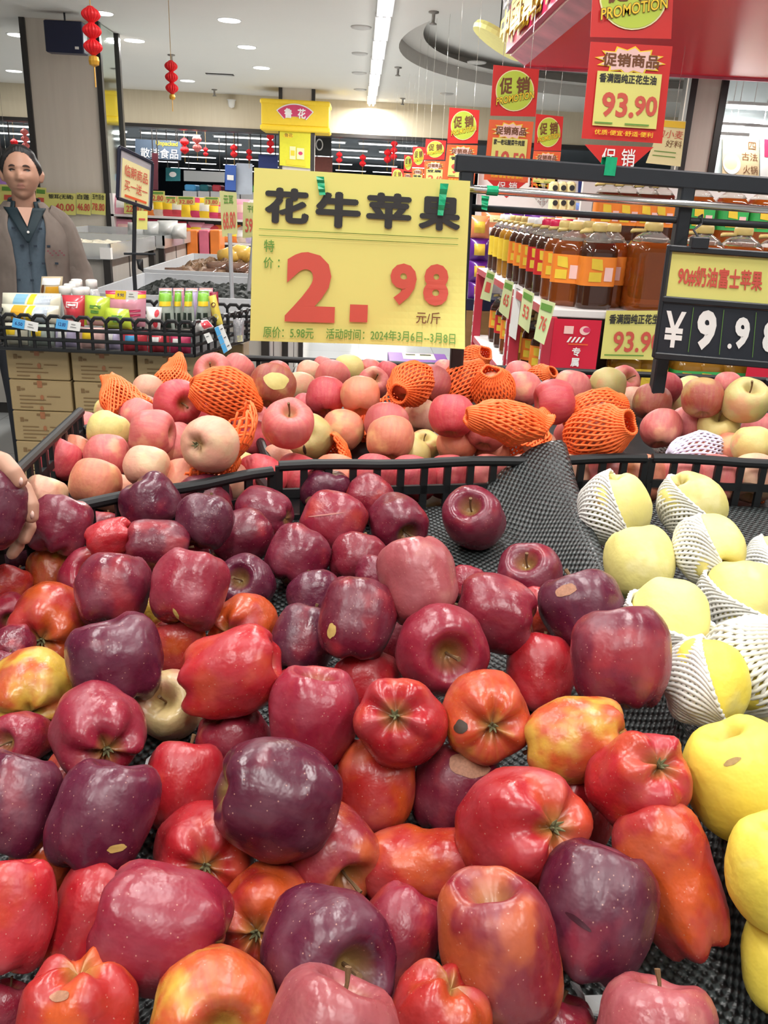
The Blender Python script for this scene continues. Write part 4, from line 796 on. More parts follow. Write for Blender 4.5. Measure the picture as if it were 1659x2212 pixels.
# ---- floor sign stand
t0 = at_y(296,640,4.3); t = thing('sign_stand', 'black pole stand with a tilted framed notice behind the snack basket', 'sign stand', (t0.x, 4.3, 0)); FRM = M('frame_navy', (.012,.014,.03), .35)
fc = [at_y(258,318,4.18), at_y(329,352,4.42), at_y(325,452,4.42), at_y(254,428,4.18)]
mb = MB()
for i in range(4): bar(mb, fc[i], fc[(i+1) % 4], .016, .016, 0, .003)
mb.build('frame', FRM, t)
cl_ = M('frame_plastic', (.50,.50,.56), .12, var=.25, scale=6, coat=.6)
b0 = sheet('backing', fc, cl_, [], parent=t)
sheet('notice', [a_.lerp(V((fc[0]+fc[1]+fc[2]+fc[3])/4), .17)-UZ*.020 for a_ in fc], PALEY, [('t','临期商品',.08,.12,.92,.40,INKRED,.01), ('t','买一送一',.08,.48,.92,.74,INKRED,.01), ('p', rect(.1,.84,.9,.90), PROMO_ORANGE)], parent=t, lift=.004)
pb = (fc[2]+fc[3])/2; mb = MB(); mb.tube([pb+V((.0,.01,.02)), V((t0.x-.01, 4.31, pb.z-.3)), V((t0.x, 4.3, .03))], .010, 8); mb.build('pole', BLKMETAL, t); mb = MB(); mb.lathe([(.17,0),(.17,.012),(.03,.03)], 24, V((t0.x, 4.3, 0))); mb.build('base', BLKMETAL, t, smooth=True)
a, b_ = at_y(268,548,4.28), at_y(336,549,4.28); mb = MB(); mb.tube([a, b_], .006, 8); mb.build('cross_arm', BLKMETAL, t); p = at_y(302,572,4.26); pouch('black_pouch', 'small black knotted bag tied to the sign stand pole', 'bag', None, cpx(((294,560),(309,560),(310,588),(298,580)), 4.26), .02, BLK)
# ---- counters
CW = grain_mat('grey_wood_panel', (.46,.43,.39), (.38,.35,.31), 9, .8); CTOP = M('counter_tray_grey', (.52,.54,.56), .4); ACR = M('acrylic_edge', (.66,.68,.68), .1, trans=.5, coat=.4)
def counter(name, label, x0, x1, y0, y1, z, tray=.10, post=True, wall=CTOP):
    t = thing(name, label, 'counter', ((x0+x1)/2, (y0+y1)/2, 0), 'dried goods counters')
    mb = MB(); mb.bb(x0+.02, x1-.02, y0+.02, y1-.02, .08, z-.02); n = max(2, int((y1-y0)/.45))
    for k in range(1, n): mb.bb(x1-.022, x1-.016, y0+(y1-y0)*k/n-.004, y0+(y1-y0)*k/n+.004, .1, z-.03, 1)
    n = max(2, int((x1-x0)/.4))
    for k in range(1, n): mb.bb(x0+(x1-x0)*k/n-.004, x0+(x1-x0)*k/n+.004, y0+.016, y0+.024, .1, z-.03, 1)
    mb.build('body', [CW, TRIM], t); MB().bb(x0+.05, x1-.05, y0+.05, y1-.05, 0, .08).build('plinth', TRIM, t)
    for (x, y) in ((x0, y0), (x1, y0), (x1, y1), (x0, y1)): MB().box((x, y, (z-.02)/2), (.045,.045,z-.02)).build('corner_post', TRIM, t)
    mb = MB(); mb.bb(x0-.03, x1+.03, y0-.03, y1+.03, z-.02, z, 0)
    for (a0, a1, b0_, b1) in ((x0-.03,x1+.03,y0-.03,y0-.015),(x0-.03,x1+.03,y1+.015,y1+.03),(x0-.03,x0-.015,y0-.03,y1+.03),(x1+.015,x1+.03,y0-.03,y1+.03)): mb.bb(a0, a1, b0_, b1, z, z+tray)
    mb.build('tray', wall, t); return t
def mound(name, label, cat, x0, x1, y0, y1, z, h, mat, bump=.02, sc=14, seed=0):
    rows = []; n, m_ = 46, 46
    for j in range(m_+1):
        row = []
        for i in range(n+1):
            u, v = i/n, j/m_; x, y = lerp(x0, x1, u), lerp(y0, y1, v)
            e = min(1, 6*min(u, 1-u, v, 1-v)); q = V((x*sc, y*sc, seed)); d = noise.noise(q)+.6*noise.noise(q*2.3)
            row.append(V((x+.012*noise.noise(q*1.7), y+.012*noise.noise(q*1.9+V((9,0,0))), z+h*e**.5*(.8+.4*noise.noise(V((x*2, y*2, seed))))+bump*d*e)))
        rows.append(row)
    return tag(MB().grid(rows).build(name, mat, smooth=False), label, cat, kind='stuff')
FUNG = M('black_fungus', (.016,.019,.017), .6, var=.8, scale=60, spec=.25); SHRO = M('dried_mushroom', (.16,.09,.045), .6, var=.6, scale=40); WHI = M('white_dried_goods', (.70,.66,.52), .6, var=.2, scale=40)
zc = .86; cr_ = at_z(536,700,zc+.1); cx1 = cr_.x-.03; cy0 = 4.75
counter('tray_counter', 'grey counter with a deep tray of dried black fungus beside the aisle', -1.48, cx1, cy0, 6.0, zc)
mound('dried_fungus', 'dark dried black fungus heaped in the nearest counter tray', 'dried food', -1.46, cx1, cy0, 5.95, zc, .09, FUNG, .03, 22)
counter('tray_counter', 'second grey counter in the aisle line carrying bagged mushrooms', -1.50, cx1-.02, 6.12, 7.9, zc+.02)
mound('dried_mushrooms', 'brown dried mushrooms heaped behind the black fungus', 'dried food', -1.48, cx1-.03, 6.12, 7.85, zc+.02, .10, SHRO, .05, 16, 5)
BAGM = M('mushroom_bag', (.14,.075,.05), .15, var=.7, scale=22, coat=.9)
for i, (px, py, w_) in enumerate(((378,590,44),(412,592,40),(448,592,42),(470,578,48),(512,580,48),(505,600,40),(540,594,40))):
    y = 6.35+.12*(i % 2); snack_ = pouch('mushroom_bag', 'glossy bag of dried mushrooms, '+('leftmost','second from the left','third from the left','fourth from the left','fifth from the left','sixth from the left','rightmost')[i]+' on the mushroom heap', 'bag', 'bagged dried mushrooms', cpx(((px-w_/2,py-12),(px+w_/2,py-12),(px+w_/2+3,py+14),(px-w_/2-3,py+14)), y), .06, BAGM, [('p', rect(.55,.6,.8,.95), PINKP)], back=.8)
pq = at_y(500,648,5.95); MB_ = MB(); q4 = cpx(((442,612),(540,632),(538,650),(436,626)), 5.9); tag(MB_.poly(q4, UY, .02).build('white_board', WHITE), 'white slanting divider board between the fungus and the mushrooms', 'board')
for i, (px, py) in enumerate(((495,552),(516,546),(534,550),(545,556))):
    p = at_y(px, py, 7.5); mb = MB(); mb.lathe([(.001,-.11),(.05,-.09),(.07,0),(.05,.09),(.001,.11)], 14, p, 0, Matrix.Rotation(1.45, 3, 'Y') @ Matrix.Rotation(.3, 3, 'X')); tag(mb.build('yellow_snack', M('yellow_snack', (.78,.50,.10), .3, var=.15, coat=.5), smooth=True), 'plump yellow package behind the mushrooms, '+('leftmost','second from the left','third from the left','rightmost')[i], 'package', 'yellow packages')
def pole_sign(label, px, y, pole_px, top, txt, corner):
    t = thing('pole_price_card', label, 'price card', at_y(*pole_px, y), 'price cards on grey poles')
    sheet('card', cpx(corner, y), M('olive_card', (.60,.60,.26), .5), [('t', top, .22,.08,.80,.28,INKGRN,.02), ('t', txt, .12,.45,.90,.85,INKRED,.02)], parent=t, lift=.004)
    a_ = at_y((corner[2][0]+corner[3][0])/2, corner[2][1]-1, y); b2 = at_y(*pole_px, y); mb = MB(); mb.tube([a_, b2], .012, 8); mb.build('pole', M('grey_pole', (.45,.46,.48), .35), t)
pole_sign('price card 68.80 on a grey pole standing in the fungus tray', None, 4.9, (502,662), '云耳', '68.80', ((474,412),(511,416),(513,505),(480,512)))
pole_sign('price card 59 on a grey pole, half hidden behind the big price sign', None, 5.2, (537,628), '干香菇', '59.80', ((525,436),(570,440),(572,512),(524,514)))
# wooden counters to the left and behind
c = at_y(222,556,5.6); counter('wood_counter', 'grey wood counter behind the man with a clear tray on top', -3.4, c.x, 5.7, 6.9, c.z, .08, True, ACR)
mound('dried_goods', 'pale dried goods in the clear tray behind the man', 'dried food', -3.3, c.x-.03, 5.75, 6.85, c.z, .05, WHI, .03, 18, 9)
MB().box((c.x, 5.68, c.z+.02), (.07,.04,.07), 0).build('tray_corner', WHITE); bpy.data.objects['tray_corner'].parent = None; tag(bpy.data.objects['tray_corner'], 'white plastic corner piece on the clear tray behind the man', 'tray corner')
c = at_y(343,532,7.2); c0 = at_y(268,532,7.2); counter('wood_counter', 'grey wood counter behind the sign stand', c0.x-.7, c.x, 7.3, 8.6, c.z, .08, True, ACR)
for i, (px, py, w_) in enumerate(((296,498,40),(330,496,42),(362,494,44),(385,500,36))): pouch('white_bag', 'clear bag of white goods, '+('leftmost','second from the left','third from the left','rightmost')[i]+' on the counter behind the sign stand', 'bag', 'bags of white dried goods', cpx(((px-w_/2,py-18),(px+w_/2,py-18),(px+w_/2,py+16),(px-w_/2,py+16)), 7.6), .09, M('clear_white_bag', (.70,.72,.70), .12, var=.25, scale=16, coat=.8), back=.8)
# orange and red gift cartons
for i, (x0, x1, m_) in enumerate(((402,428,M('gift_orange', (.80,.22,.04), .3, var=.3, scale=7)),(429,452,M('gift_pink', (.66,.16,.24), .3, var=.4, scale=7)),(453,476,MATS['gift_orange']))):
    a, b_ = at_y(x0, 497, 8.4), at_y(x1, 572, 8.4); MB().bb(a.x, b_.x, 8.4, 8.7, b_.z, a.z, 0, .006).build('gift_carton', m_); tag(bpy.data.objects['gift_carton' if i == 0 else 'gift_carton.%03d' % i], ('leftmost orange','middle pink','rightmost orange')[i]+' gift carton on the low wooden stand', 'carton', 'gift cartons')
a, b_ = at_y(398,572,8.4), at_y(480,650,8.4); t = thing('wooden_stand', 'pale wooden base under the orange gift cartons', 'display base', ((a.x+b_.x)/2, 8.5, 0)); MB().bb(a.x, b_.x, 8.35, 8.8, 0, a.z-.004, 0, .004).build('body', CW, t); MB().bb(a.x-.02, b_.x+.02, 8.33, 8.82, a.z-.02, a.z-.002).build('top', WHITE, t)
# far shelf of snack packs with yellow price strips
a, b_ = at_y(262,440,9.2), at_y(520,505,9.2); t = thing('shelf_unit', 'far shelf of red and pink snack packs behind the counters', 'shelf', ((a.x+b_.x)/2, 9.4, 0))
for z in (.75, 1.02, 1.25): MB().bb(a.x-.1, b_.x+.3, 9.15, 9.7, z-.02, z).build('shelf_board', SHW, t)
MB().bb(a.x-.1, b_.x+.3, 9.7, 9.73, 0, 1.45).build('back_panel', SHW, t); MB().bb(a.x-.1, a.x-.07, 9.15, 9.7, 0, 1.45).build('upright', SHW, t); MB().bb(b_.x+.27, b_.x+.3, 9.15, 9.7, 0, 1.45).build('upright', SHW, t)
pm_ = [REDW, PINKW, MAG, M('gift_orange'), YEL, LILW, M('pale_pack', (.72,.60,.50), .3, var=.3)]
rng = random.Random(5)
for j, z in enumerate((.75, 1.02, 1.25)):
    row = []
    for i in range(15):
        x = lerp(a.x, b_.x+.1, i/14); h = rng.uniform(.15, .20); y = 9.2; pp = pouch('snack_pack', 'x', 'snack pack', 'snack packs on the far shelf', [V((x-.085, y+.05, z+h)), V((x+.085, y+.05, z+h)), V((x+.085, y, z+.002)), V((x-.085, y, z+.002))], .04, pm_[rng.randrange(7)], [('g',.2,.3,.8,.7, (WHITE, YEL, PINKP)[rng.randrange(3)])], back=1); pp['px'] = proj(V((x, y, z)))[0]; row.append(pp)
    order(row, 'colourful snack pack on the '+('lowest','middle','top')[j]+' board of the far shelf, {}', key=lambda o: o['px'])
    for o in row: del o['px']
for i, (x0, x1, y0, y1, tx) in enumerate(((268,310,432,462,'22.80'),(326,356,412,437,'2.80'),(357,381,424,440,'7.5'),(382,421,424,443,'32.80'),(441,474,425,443,'13.80'))):
    sheet_thing('price_tag', 'yellow price sheet on the far snack shelf, '+('leftmost beside the stand pole','second from the left','third from the left, smallest','fourth from the left, widest','rightmost')[i], 'price tag', 'yellow price sheets on the far shelf', cpx(((x0,y0),(x1,y0+1),(x1,y1),(x0,y1-1)), 9.138), PAPER, [('p', rect(.1,.08,.9,.28), INKGRN), ('t', tx, .12,.40,.9,.88, INKRED, .02)], lift=.006)
sheet_thing('price_tag', 'small yellow note under the framed notice', 'price tag', None, cpx(((296,455),(319,456),(318,496),(295,495)), 4.285), PAPER, [('p', rect(.2,.4,.8,.5), INKRED)], lift=.004)
# yellow price sheets on the pillar
for i, (x0, x1, nm, pr) in enumerate(((100,165,'银耳(无硫)','40.00'),(165,197,'白莲','46.80'),(197,229,'玉竹百合','78.80'))):
    sheet_thing('price_sheet', 'yellow price sheet on the left pillar, '+('widest, partly behind the man','46.80 in the middle','78.80 at the right')[i], 'price tag', 'yellow price sheets on the pillar', cpx(((x0,416),(x1-1,418),(x1-1,465),(x0,462)), 10.44), PAPER, [('t', nm, .08,.06,.92,.30, INKBLK, .02), ('t', pr, .30 if i == 0 else .08,.48,.95,.82, INKRED, .02)], lift=.006)
for i, (x0, x1, y0) in enumerate(((0,46,398),(77,100,404))):
    sheet_thing('price_sheet', ('yellow price sheet at the left edge behind the man\'s neck','small yellow price sheet right of the man\'s neck')[i], 'price tag', 'yellow price sheets behind the man', cpx(((x0,y0),(x1,y0+2),(x1,y0+46),(x0,y0+44)), 9.0 if i == 0 else 10.44), PAPER, [('p', rect(.1,.1,.9,.3), INKGRN), ('p', rect(.2,.5,.8,.75), INKRED)], lift=.006)
p = at_y(20, 399, 9.0); mb = MB(); mb.tube([p+UY*.006, V((p.x, 9.006, 3.2))], .002, 5); q = mb.build('hanger', CLEAR); q.parent = next(o for o in S.objects if str(o.get('label', '')).startswith('yellow price sheet at the left edge'))
sheet_thing('notice_card', 'pale blue card with dark writing at the foot of the left pillar', 'card', None, cpx(((241,486),(268,486),(270,545),(244,543)), 9.5), M('pale_blue_card', (.52,.66,.68), .5), [('t','82',.3,.40,.85,.62,INKBLK,.0)], lift=.006)
# ---- far hall signs and displays
def board(label, px, y, mat, pr=(), name='display_board', cat='sign', group='display boards in the far hall'):
    c = cpx(px, y); o = sheet_thing(name, label, cat, group, c, mat, pr, thick=.04, lift=.01, layer=.004); mb = MB()
    for f in (.12, .88):
        p = c[0].lerp(c[1], f); mb.tube([p+V((0,.02,-.05)), V((p.x, p.y+.02, 2.95 if y > 17 else ceil_z(p.x, p.y)))], .012, 6)
    q = mb.build('hanger', TRIM); q.parent = o; return o
board('black header board with white lettering and a yellow word in the far hall', ((292,300),(392,306),(391,346),(292,342)), 18.9, FARW, [('t','散装食品',.12,.42,.94,.95,WHITE,.01), ('t','Unpacked',.45,.02,.92,.34,YEL,.01)])
board('teal display board with a pale crest in the far hall', ((358,362),(389,363),(389,391),(358,391)), 19.2, TEAL, [('p', oval(.5,.5,.25,.2), WHITE)])
board('long white display panel in the middle of the far hall', ((397,368),(485,372),(484,394),(397,391)), 24, WHITE)
board('blue banner in the far hall left of the big price sign', ((486,355),(510,357),(509,412),(486,410)), 19.5, M('blue_banner', (.05,.12,.42), .5), [('p', rect(.2,.4,.8,.6), WHITE)])
board('grey and white banner in the far hall beside the big price sign', ((510,352),(545,354),(545,420),(510,420)), 19.6, M('grey_banner', (.50,.55,.62), .5, var=.4, scale=2))
board('dark maroon column board in the far hall beside the sign stand', ((328,330),(341,331),(341,410),(328,410)), 18.7, M('maroon_board', (.10,.02,.03), .4))
board('brick-red wall panel in the far hall right of the yellow pillar', ((680,338),(718,340),(718,392),(680,390)), 18.0, M('brick_red_panel', (.16,.035,.025), .5, var=.2))
board('black sign board with a white ring in the far hall right of the yellow pillar', ((680,296),(716,298),(716,338),(680,336)), 18.0, INKBLK, [('p', oval(.28,.4,.22,.32), WHITE), ('p', oval(.28,.4,.16,.24), INKBLK)])
board('navy booth panel left of the yellow pillar', ((558,334),(600,336),(600,366),(558,364)), 18.0, NAVY)
board('red panel in the far hall left of the pillar, behind the man', ((72,306),(92,307),(96,405),(74,405)), 18.0, M('rust_panel', (.36,.07,.05), .5))
board('purple and pink poster board at the far left behind the man', ((0,350),(28,351),(28,400),(0,400)), 17.9, M('lilac_board', (.36,.18,.46), .5, var=.5, scale=2))
board('white poster with pink blossoms behind the man\'s ear', ((76,355),(94,356),(96,405),(78,405)), 12.5, M('blossom_board', (.76,.52,.54), .5, var=.4, scale=8))
a, b_ = at_y(395,398,22), at_y(560,436,22)
for i, (x0, x1, m_) in enumerate(((398,428,BLUE),(430,455,TEAL),(457,482,REDW),(484,520,NAVY),(522,560,GREENP),(720,760,NAVY),(762,800,BLUE),(802,850,SILV))):
    a, b_ = at_y(x0, 398+i*.5, 22), at_y(x1, 420, 22); t = thing('goods_island', 'low island of goods in the far hall, '+('leftmost, blue','second, teal','third, red','fourth, navy','fifth, green','sixth, navy, right of the yellow pillar','seventh, blue','rightmost, silver')[i], 'display', ((a.x+b_.x)/2, 22, 0), 'goods islands in the far hall')
    MB().bb(a.x, b_.x, 21.8, 22.6, 0, a.z-.15, 0, .01).build('body', SHW, t); MB().bb(a.x+.03, b_.x-.03, 21.85, 22.5, a.z-.15, a.z, 0, .03).build('goods', m_, t)
# ================================================================== fruit
def fruit_mat(name, spots=True, streak=.35, rough=.3, bloom=.25):
    m = bpy.data.materials.new(name); m.use_nodes = True; N, L, b = nodes(m)
    tc = N.new('ShaderNodeTexCoord'); oi = N.new('ShaderNodeObjectInfo')
    def attr(a):
        n = N.new('ShaderNodeAttribute'); n.attribute_type = 'OBJECT'; n.attribute_name = a; return n
    skin, second = attr('skin'), attr('second')
    off = N.new('ShaderNodeVectorMath'); off.operation = 'ADD'
    sc = N.new('ShaderNodeVectorMath'); sc.operation = 'SCALE'; sc.inputs[3].default_value = 37.0
    comb = N.new('ShaderNodeCombineXYZ')
    for i in range(3): L.new(oi.outputs['Random'], comb.inputs[i])
    L.new(comb.outputs[0], sc.inputs[0]); L.new(tc.outputs['Object'], off.inputs[0]); L.new(sc.outputs[0], off.inputs[1])
    # large patches of the second colour
    n1 = N.new('ShaderNodeTexNoise'); n1.inputs['Scale'].default_value = .8; n1.inputs['Detail'].default_value = 3; L.new(off.outputs[0], n1.inputs['Vector'])
    th = attr('patch'); mr = N.new('ShaderNodeMapRange'); mr.interpolation_type = 'SMOOTHSTEP'
    a1 = N.new('ShaderNodeMath'); a1.operation = 'SUBTRACT'; a1.inputs[0].default_value = .86; L.new(th.outputs['Fac'], a1.inputs[1])
    a2 = N.new('ShaderNodeMath'); a2.operation = 'ADD'; a2.inputs[1].default_value = .16; L.new(a1.outputs[0], a2.inputs[0])
    L.new(n1.outputs['Fac'], mr.inputs[0]); L.new(a1.outputs[0], mr.inputs[1]); L.new(a2.outputs[0], mr.inputs[2])
    # streaks along the axis
    sep = N.new('ShaderNodeSeparateXYZ'); L.new(tc.outputs['Object'], sep.inputs[0])
    at = N.new('ShaderNodeMath'); at.operation = 'ARCTAN2'; L.new(sep.outputs[1], at.inputs[0]); L.new(sep.outputs[0], at.inputs[1])
    c2 = N.new('ShaderNodeCombineXYZ'); k = N.new('ShaderNodeMath'); k.operation = 'MULTIPLY'; k.inputs[1].default_value = 5.0
    L.new(at.outputs[0], k.inputs[0]); L.new(k.outputs[0], c2.inputs[0]); L.new(sep.outputs[2], c2.inputs[1]); L.new(oi.outputs['Random'], c2.inputs[2])
    n2 = N.new('ShaderNodeTexNoise'); n2.inputs['Scale'].default_value = 1.6; n2.inputs['Detail'].default_value = 4; L.new(c2.outputs[0], n2.inputs['Vector'])
    st = N.new('ShaderNodeMapRange'); st.inputs[1].default_value = .35; st.inputs[2].default_value = .75; st.inputs[3].default_value = 0; st.inputs[4].default_value = streak
    L.new(n2.outputs['Fac'], st.inputs[0])
    dark = N.new('ShaderNodeMix'); dark.data_type = 'RGBA'; dark.blend_type = 'MIX'
    L.new(st.outputs[0], dark.inputs[0]); L.new(skin.outputs['Color'], dark.inputs[6])
    half = N.new('ShaderNodeMix'); half.data_type = 'RGBA'; half.inputs[0].default_value = .42
    L.new(skin.outputs['Color'], half.inputs[6]); L.new(second.outputs['Color'], half.inputs[7]); L.new(half.outputs[2], dark.inputs[7])
    mixp = N.new('ShaderNodeMix'); mixp.data_type = 'RGBA'
    L.new(mr.outputs[0], mixp.inputs[0]); L.new(dark.outputs[2], mixp.inputs[6]); L.new(second.outputs['Color'], mixp.inputs[7])
    # stem hollow turns to the second colour / russet: follows the flesh of the hollow, near the axis
    x2 = N.new('ShaderNodeVectorMath'); x2.operation = 'LENGTH'
    flat = N.new('ShaderNodeCombineXYZ'); L.new(sep.outputs[0], flat.inputs[0]); L.new(sep.outputs[1], flat.inputs[1]); L.new(flat.outputs[0], x2.inputs[0])
    hol = N.new('ShaderNodeMapRange'); hol.inputs[1].default_value = .42; hol.inputs[2].default_value = .05; hol.inputs[3].default_value = 0; hol.inputs[4].default_value = .75
    L.new(x2.outputs['Value'], hol.inputs[0])
    mixh = N.new('ShaderNodeMix'); mixh.data_type = 'RGBA'; mixh.inputs[7].default_value = (.30, .20, .045, 1)
    L.new(hol.outputs[0], mixh.inputs[0]); L.new(mixp.outputs[2], mixh.inputs[6])
    last = mixh.outputs[2]
    if spots:
        vo = N.new('ShaderNodeTexVoronoi'); vo.inputs['Scale'].default_value = 8.5; vo.inputs['Randomness'].default_value = 1; L.new(off.outputs[0], vo.inputs['Vector'])
        sp = N.new('ShaderNodeMapRange'); sp.inputs[1].default_value = .13; sp.inputs[2].default_value = .07; sp.inputs[3].default_value = 0; sp.inputs[4].default_value = .55
        L.new(vo.outputs['Distance'], sp.inputs[0])
        ms = N.new('ShaderNodeMix'); ms.data_type = 'RGBA'; ms.inputs[7].default_value = (.62, .33, .25, 1)
        L.new(sp.outputs[0], ms.inputs[0]); L.new(last, ms.inputs[6]); last = ms.outputs[2]
    # dusty wax bloom, in cloudy patches
    n3 = N.new('ShaderNodeTexNoise'); n3.inputs['Scale'].default_value = 1.5; n3.inputs['Detail'].default_value = 6; L.new(off.outputs[0], n3.inputs['Vector'])
    bl = N.new('ShaderNodeMapRange'); bl.inputs[1].default_value = .45; bl.inputs[2].default_value = .85; bl.inputs[3].default_value = 0; bl.inputs[4].default_value = bloom
    L.new(n3.outputs['Fac'], bl.inputs[0])
    mb = N.new('ShaderNodeMix'); mb.data_type = 'RGBA'; mb.inputs[7].default_value = (.50, .32, .36, 1)
    L.new(bl.outputs[0], mb.inputs[0]); L.new(last, mb.inputs[6]); L.new(mb.outputs[2], b.inputs['Base Color'])
    ro = N.new('ShaderNodeMapRange'); ro.inputs[1].default_value = .3; ro.inputs[2].default_value = .8; ro.inputs[3].default_value = rough; ro.inputs[4].default_value = rough+.25
    L.new(n3.outputs['Fac'], ro.inputs[0]); L.new(ro.outputs[0], b.inputs['Roughness'])
    n4 = N.new('ShaderNodeTexNoise'); n4.inputs['Scale'].default_value = 4.5; n4.inputs['Detail'].default_value = 2; L.new(off.outputs[0], n4.inputs['Vector'])
    bp = N.new('ShaderNodeBump'); bp.inputs['Strength'].default_value = .35; bp.inputs['Distance'].default_value = .0022; L.new(n4.outputs['Fac'], bp.inputs['Height']); L.new(bp.outputs[0], b.inputs['Normal'])
    b.inputs['Specular IOR Level'].default_value = .55
    MATS[name] = m
    return m
RED = fruit_mat('red_apple_skin', True, .35, .22, .13)
PINK = fruit_mat('pink_apple_skin', True, .75, .42, .12)
GOLD = fruit_mat('yellow_apple_skin', False, .15, .42, .03)
STEM = M('apple_stem', (.16,.09,.04), .8, var=.4); CALYX = M('dry_calyx', (.14,.13,.06), .9, var=.4)
def catmull(P, t):
    n = len(P)-1; x = t*n; i = min(int(x), n-1); u = x-i
    p0, p1, p2, p3 = P[max(i-1,0)], P[i], P[i+1], P[min(i+2,n)]
    f = lambda a,b,c,d: .5*(2*b+(c-a)*u+(2*a-5*b+4*c-d)*u*u+(3*b-a-3*c+d)*u**3)
    return f(p0[0],p1[0],p2[0],p3[0]), f(p0[1],p1[1],p2[1],p3[1])
PROF = {  # (radius, height) from the stem hollow to the blossom end
 'D': [(0,.52),(.14,.56),(.36,.84),(.60,.96),(.88,.72),(1.0,.30),(.98,-.12),(.89,-.54),(.72,-.83),(.48,-.93),(.22,-.86),(0,-.78)],
 'T': [(0,.54),(.14,.60),(.34,.87),(.60,.98),(.88,.75),(.99,.34),(.98,-.12),(.90,-.55),(.74,-.86),(.48,-.98),(.20,-.94),(0,-.84)],
 'L': [(0,.80),(.12,.86),(.30,1.12),(.58,1.16),(.86,.88),(.94,.45),(.86,.05),(.88,-.42),(.80,-.92),(.50,-1.20),(.20,-1.02),(0,-.9)],
 'F': [(0,.48),(.13,.54),(.34,.78),(.62,.82),(.89,.55),(1.0,.08),(.93,-.38),(.72,-.72),(.46,-.86),(.28,-.82),(.14,-.70),(0,-.62)],
 'Y': [(0,.62),(.12,.68),(.30,.90),(.58,.94),(.86,.64),(1.0,.10),(.93,-.42),(.72,-.82),(.46,-.98),(.26,-.92),(.12,-.80),(0,-.74)]}
def apple_mesh(name, kind, lobe, seed, mat, bump=.05):
    NR, NS = 30, 44; rnd = random.Random(seed); ph = rnd.random()*6.28; vs = []; fs = []
    am = [1+rnd.uniform(-.45,.45) for _ in range(5)]
    o3 = V((rnd.random()*50, rnd.random()*50, rnd.random()*50)); tilt = rnd.uniform(-.10,.10)
    for i in range(NR+1):
        t = i/NR; r, z = catmull(PROF[kind], t); r = max(r, 0)
        for k in range(NS):
            a = 2*math.pi*k/NS; c5 = math.cos(5*(a+ph)); q = am[int((5*(a+ph)/(2*math.pi)+.5)%5)]
            e = smooth01((t-.45)/.45); e2 = smooth01((.42-t)/.3)
            lb = lobe*e*q*(.55+.45*c5) ; rr = r*(1+lobe*.28*e*c5*q+lobe*.10*e2*c5)
            zz = z-lobe*.26*smooth01((t-.62)/.25)*smooth01((1.02-t)/.10)*c5*q*(1 if r > .12 else r/.12)
            zz += lobe*.10*e2*c5*min(1, r*2)
            p = V((rr*math.cos(a), rr*math.sin(a), zz+tilt*rr*math.cos(a)))
            d = noise.noise(p*1.15+o3)*bump*1.6+noise.noise(p*2.6+o3)*bump*.6
            vs.append(p*(1+d*min(1, r*3)))
    mb = MB(); mb.grid([vs[i*NS:(i+1)*NS] for i in range(NR+1)], 0, close=True)
    me = bpy.data.meshes.new(name); me.from_pydata([tuple(p) for p in mb.v], [], mb.f); me.materials.append(mat)
    me.polygons.foreach_set('use_smooth', [True]*len(mb.f)); me.update()
    return me
AM = {}
for i in range(5): AM['D%d'%i] = apple_mesh('red_apple', 'D', .12+.03*i, 10+i, RED, .055)
for i in range(3): AM['T%d'%i] = apple_mesh('red_apple', 'T', .22+.06*i, 30+i, RED, .06)
for i in range(3): AM['B%d'%i] = apple_mesh('red_apple', 'D', .42+.05*i, 40+i, RED, .07)
AM['L0'] = apple_mesh('red_apple', 'L', .24, 50, RED, .07)
for i in range(5): AM['F%d'%i] = apple_mesh('pink_apple', 'F', .10, 60+i, PINK, .04)
for i in range(3): AM['Y%d'%i] = apple_mesh('yellow_apple', 'Y', .22, 80+i, GOLD, .035)
SKIN = {'D': ((.130,.009,.026),(.27,.022,.032),.30), 'P': ((.082,.009,.027),(.20,.020,.036),.26), 'M': ((.22,.012,.030),(.36,.035,.030),.30),
        'R': ((.36,.012,.020),(.46,.050,.022),.34), 'O': ((.46,.070,.014),(.36,.020,.018),.44), 'Y': ((.44,.060,.016),(.58,.36,.05),.41),
        'K': ((.30,.060,.070),(.42,.16,.14),.34), 'G': ((.62,.30,.20),(.62,.47,.22),.5), 'H': ((.42,.045,.016),(.58,.34,.05),.33), 'S': ((.23,.014,.026),(.42,.085,.03),.40),
        # pink apples
        'p': ((.62,.125,.125),(.72,.33,.20),.28), 'r': ((.50,.040,.060),(.66,.20,.14),.2), 'b': ((.70,.32,.22),(.70,.47,.28),.38),
        'y': ((.66,.30,.15),(.68,.56,.20),.52), 'g': ((.48,.42,.15),(.58,.30,.14),.35), 'o': ((.66,.20,.12),(.72,.38,.17),.32), 'm': ((.42,.075,.08),(.52,.22,.13),.3),
        'n': ((.30,.05,.035),(.42,.25,.08),.3), 'Z': ((.76,.67,.22),(.78,.70,.32),.3), 'Q': ((.78,.62,.075),(.76,.65,.18),.25), 'V': ((.74,.67,.30),(.80,.74,.40),.3)}
stem_mb = MB(); stem_mb.tube([(0,0,.45),(.01,0,.70),(.05,.02,.95),(.12,.03,1.18)], [.035,.032,.036,.055], 7)
stem_me = bpy.data.meshes.new('stem'); stem_me.from_pydata([tuple(p) for p in stem_mb.v], [], stem_mb.f); stem_me.materials.append(STEM)
cal_mb = MB()
for k in range(5):
    a = k*1.2566
    cal_mb.tube([(0,0,-.80),(.07*math.cos(a),.07*math.sin(a),-.90),(.12*math.cos(a+.2),.12*math.sin(a+.2),-1.0)], [.05,.035,.008], 5)
cal_me = bpy.data.meshes.new('calyx'); cal_me.from_pydata([tuple(p) for p in cal_mb.v], [], cal_mb.f); cal_me.materials.append(CALYX)
TMPL = {}
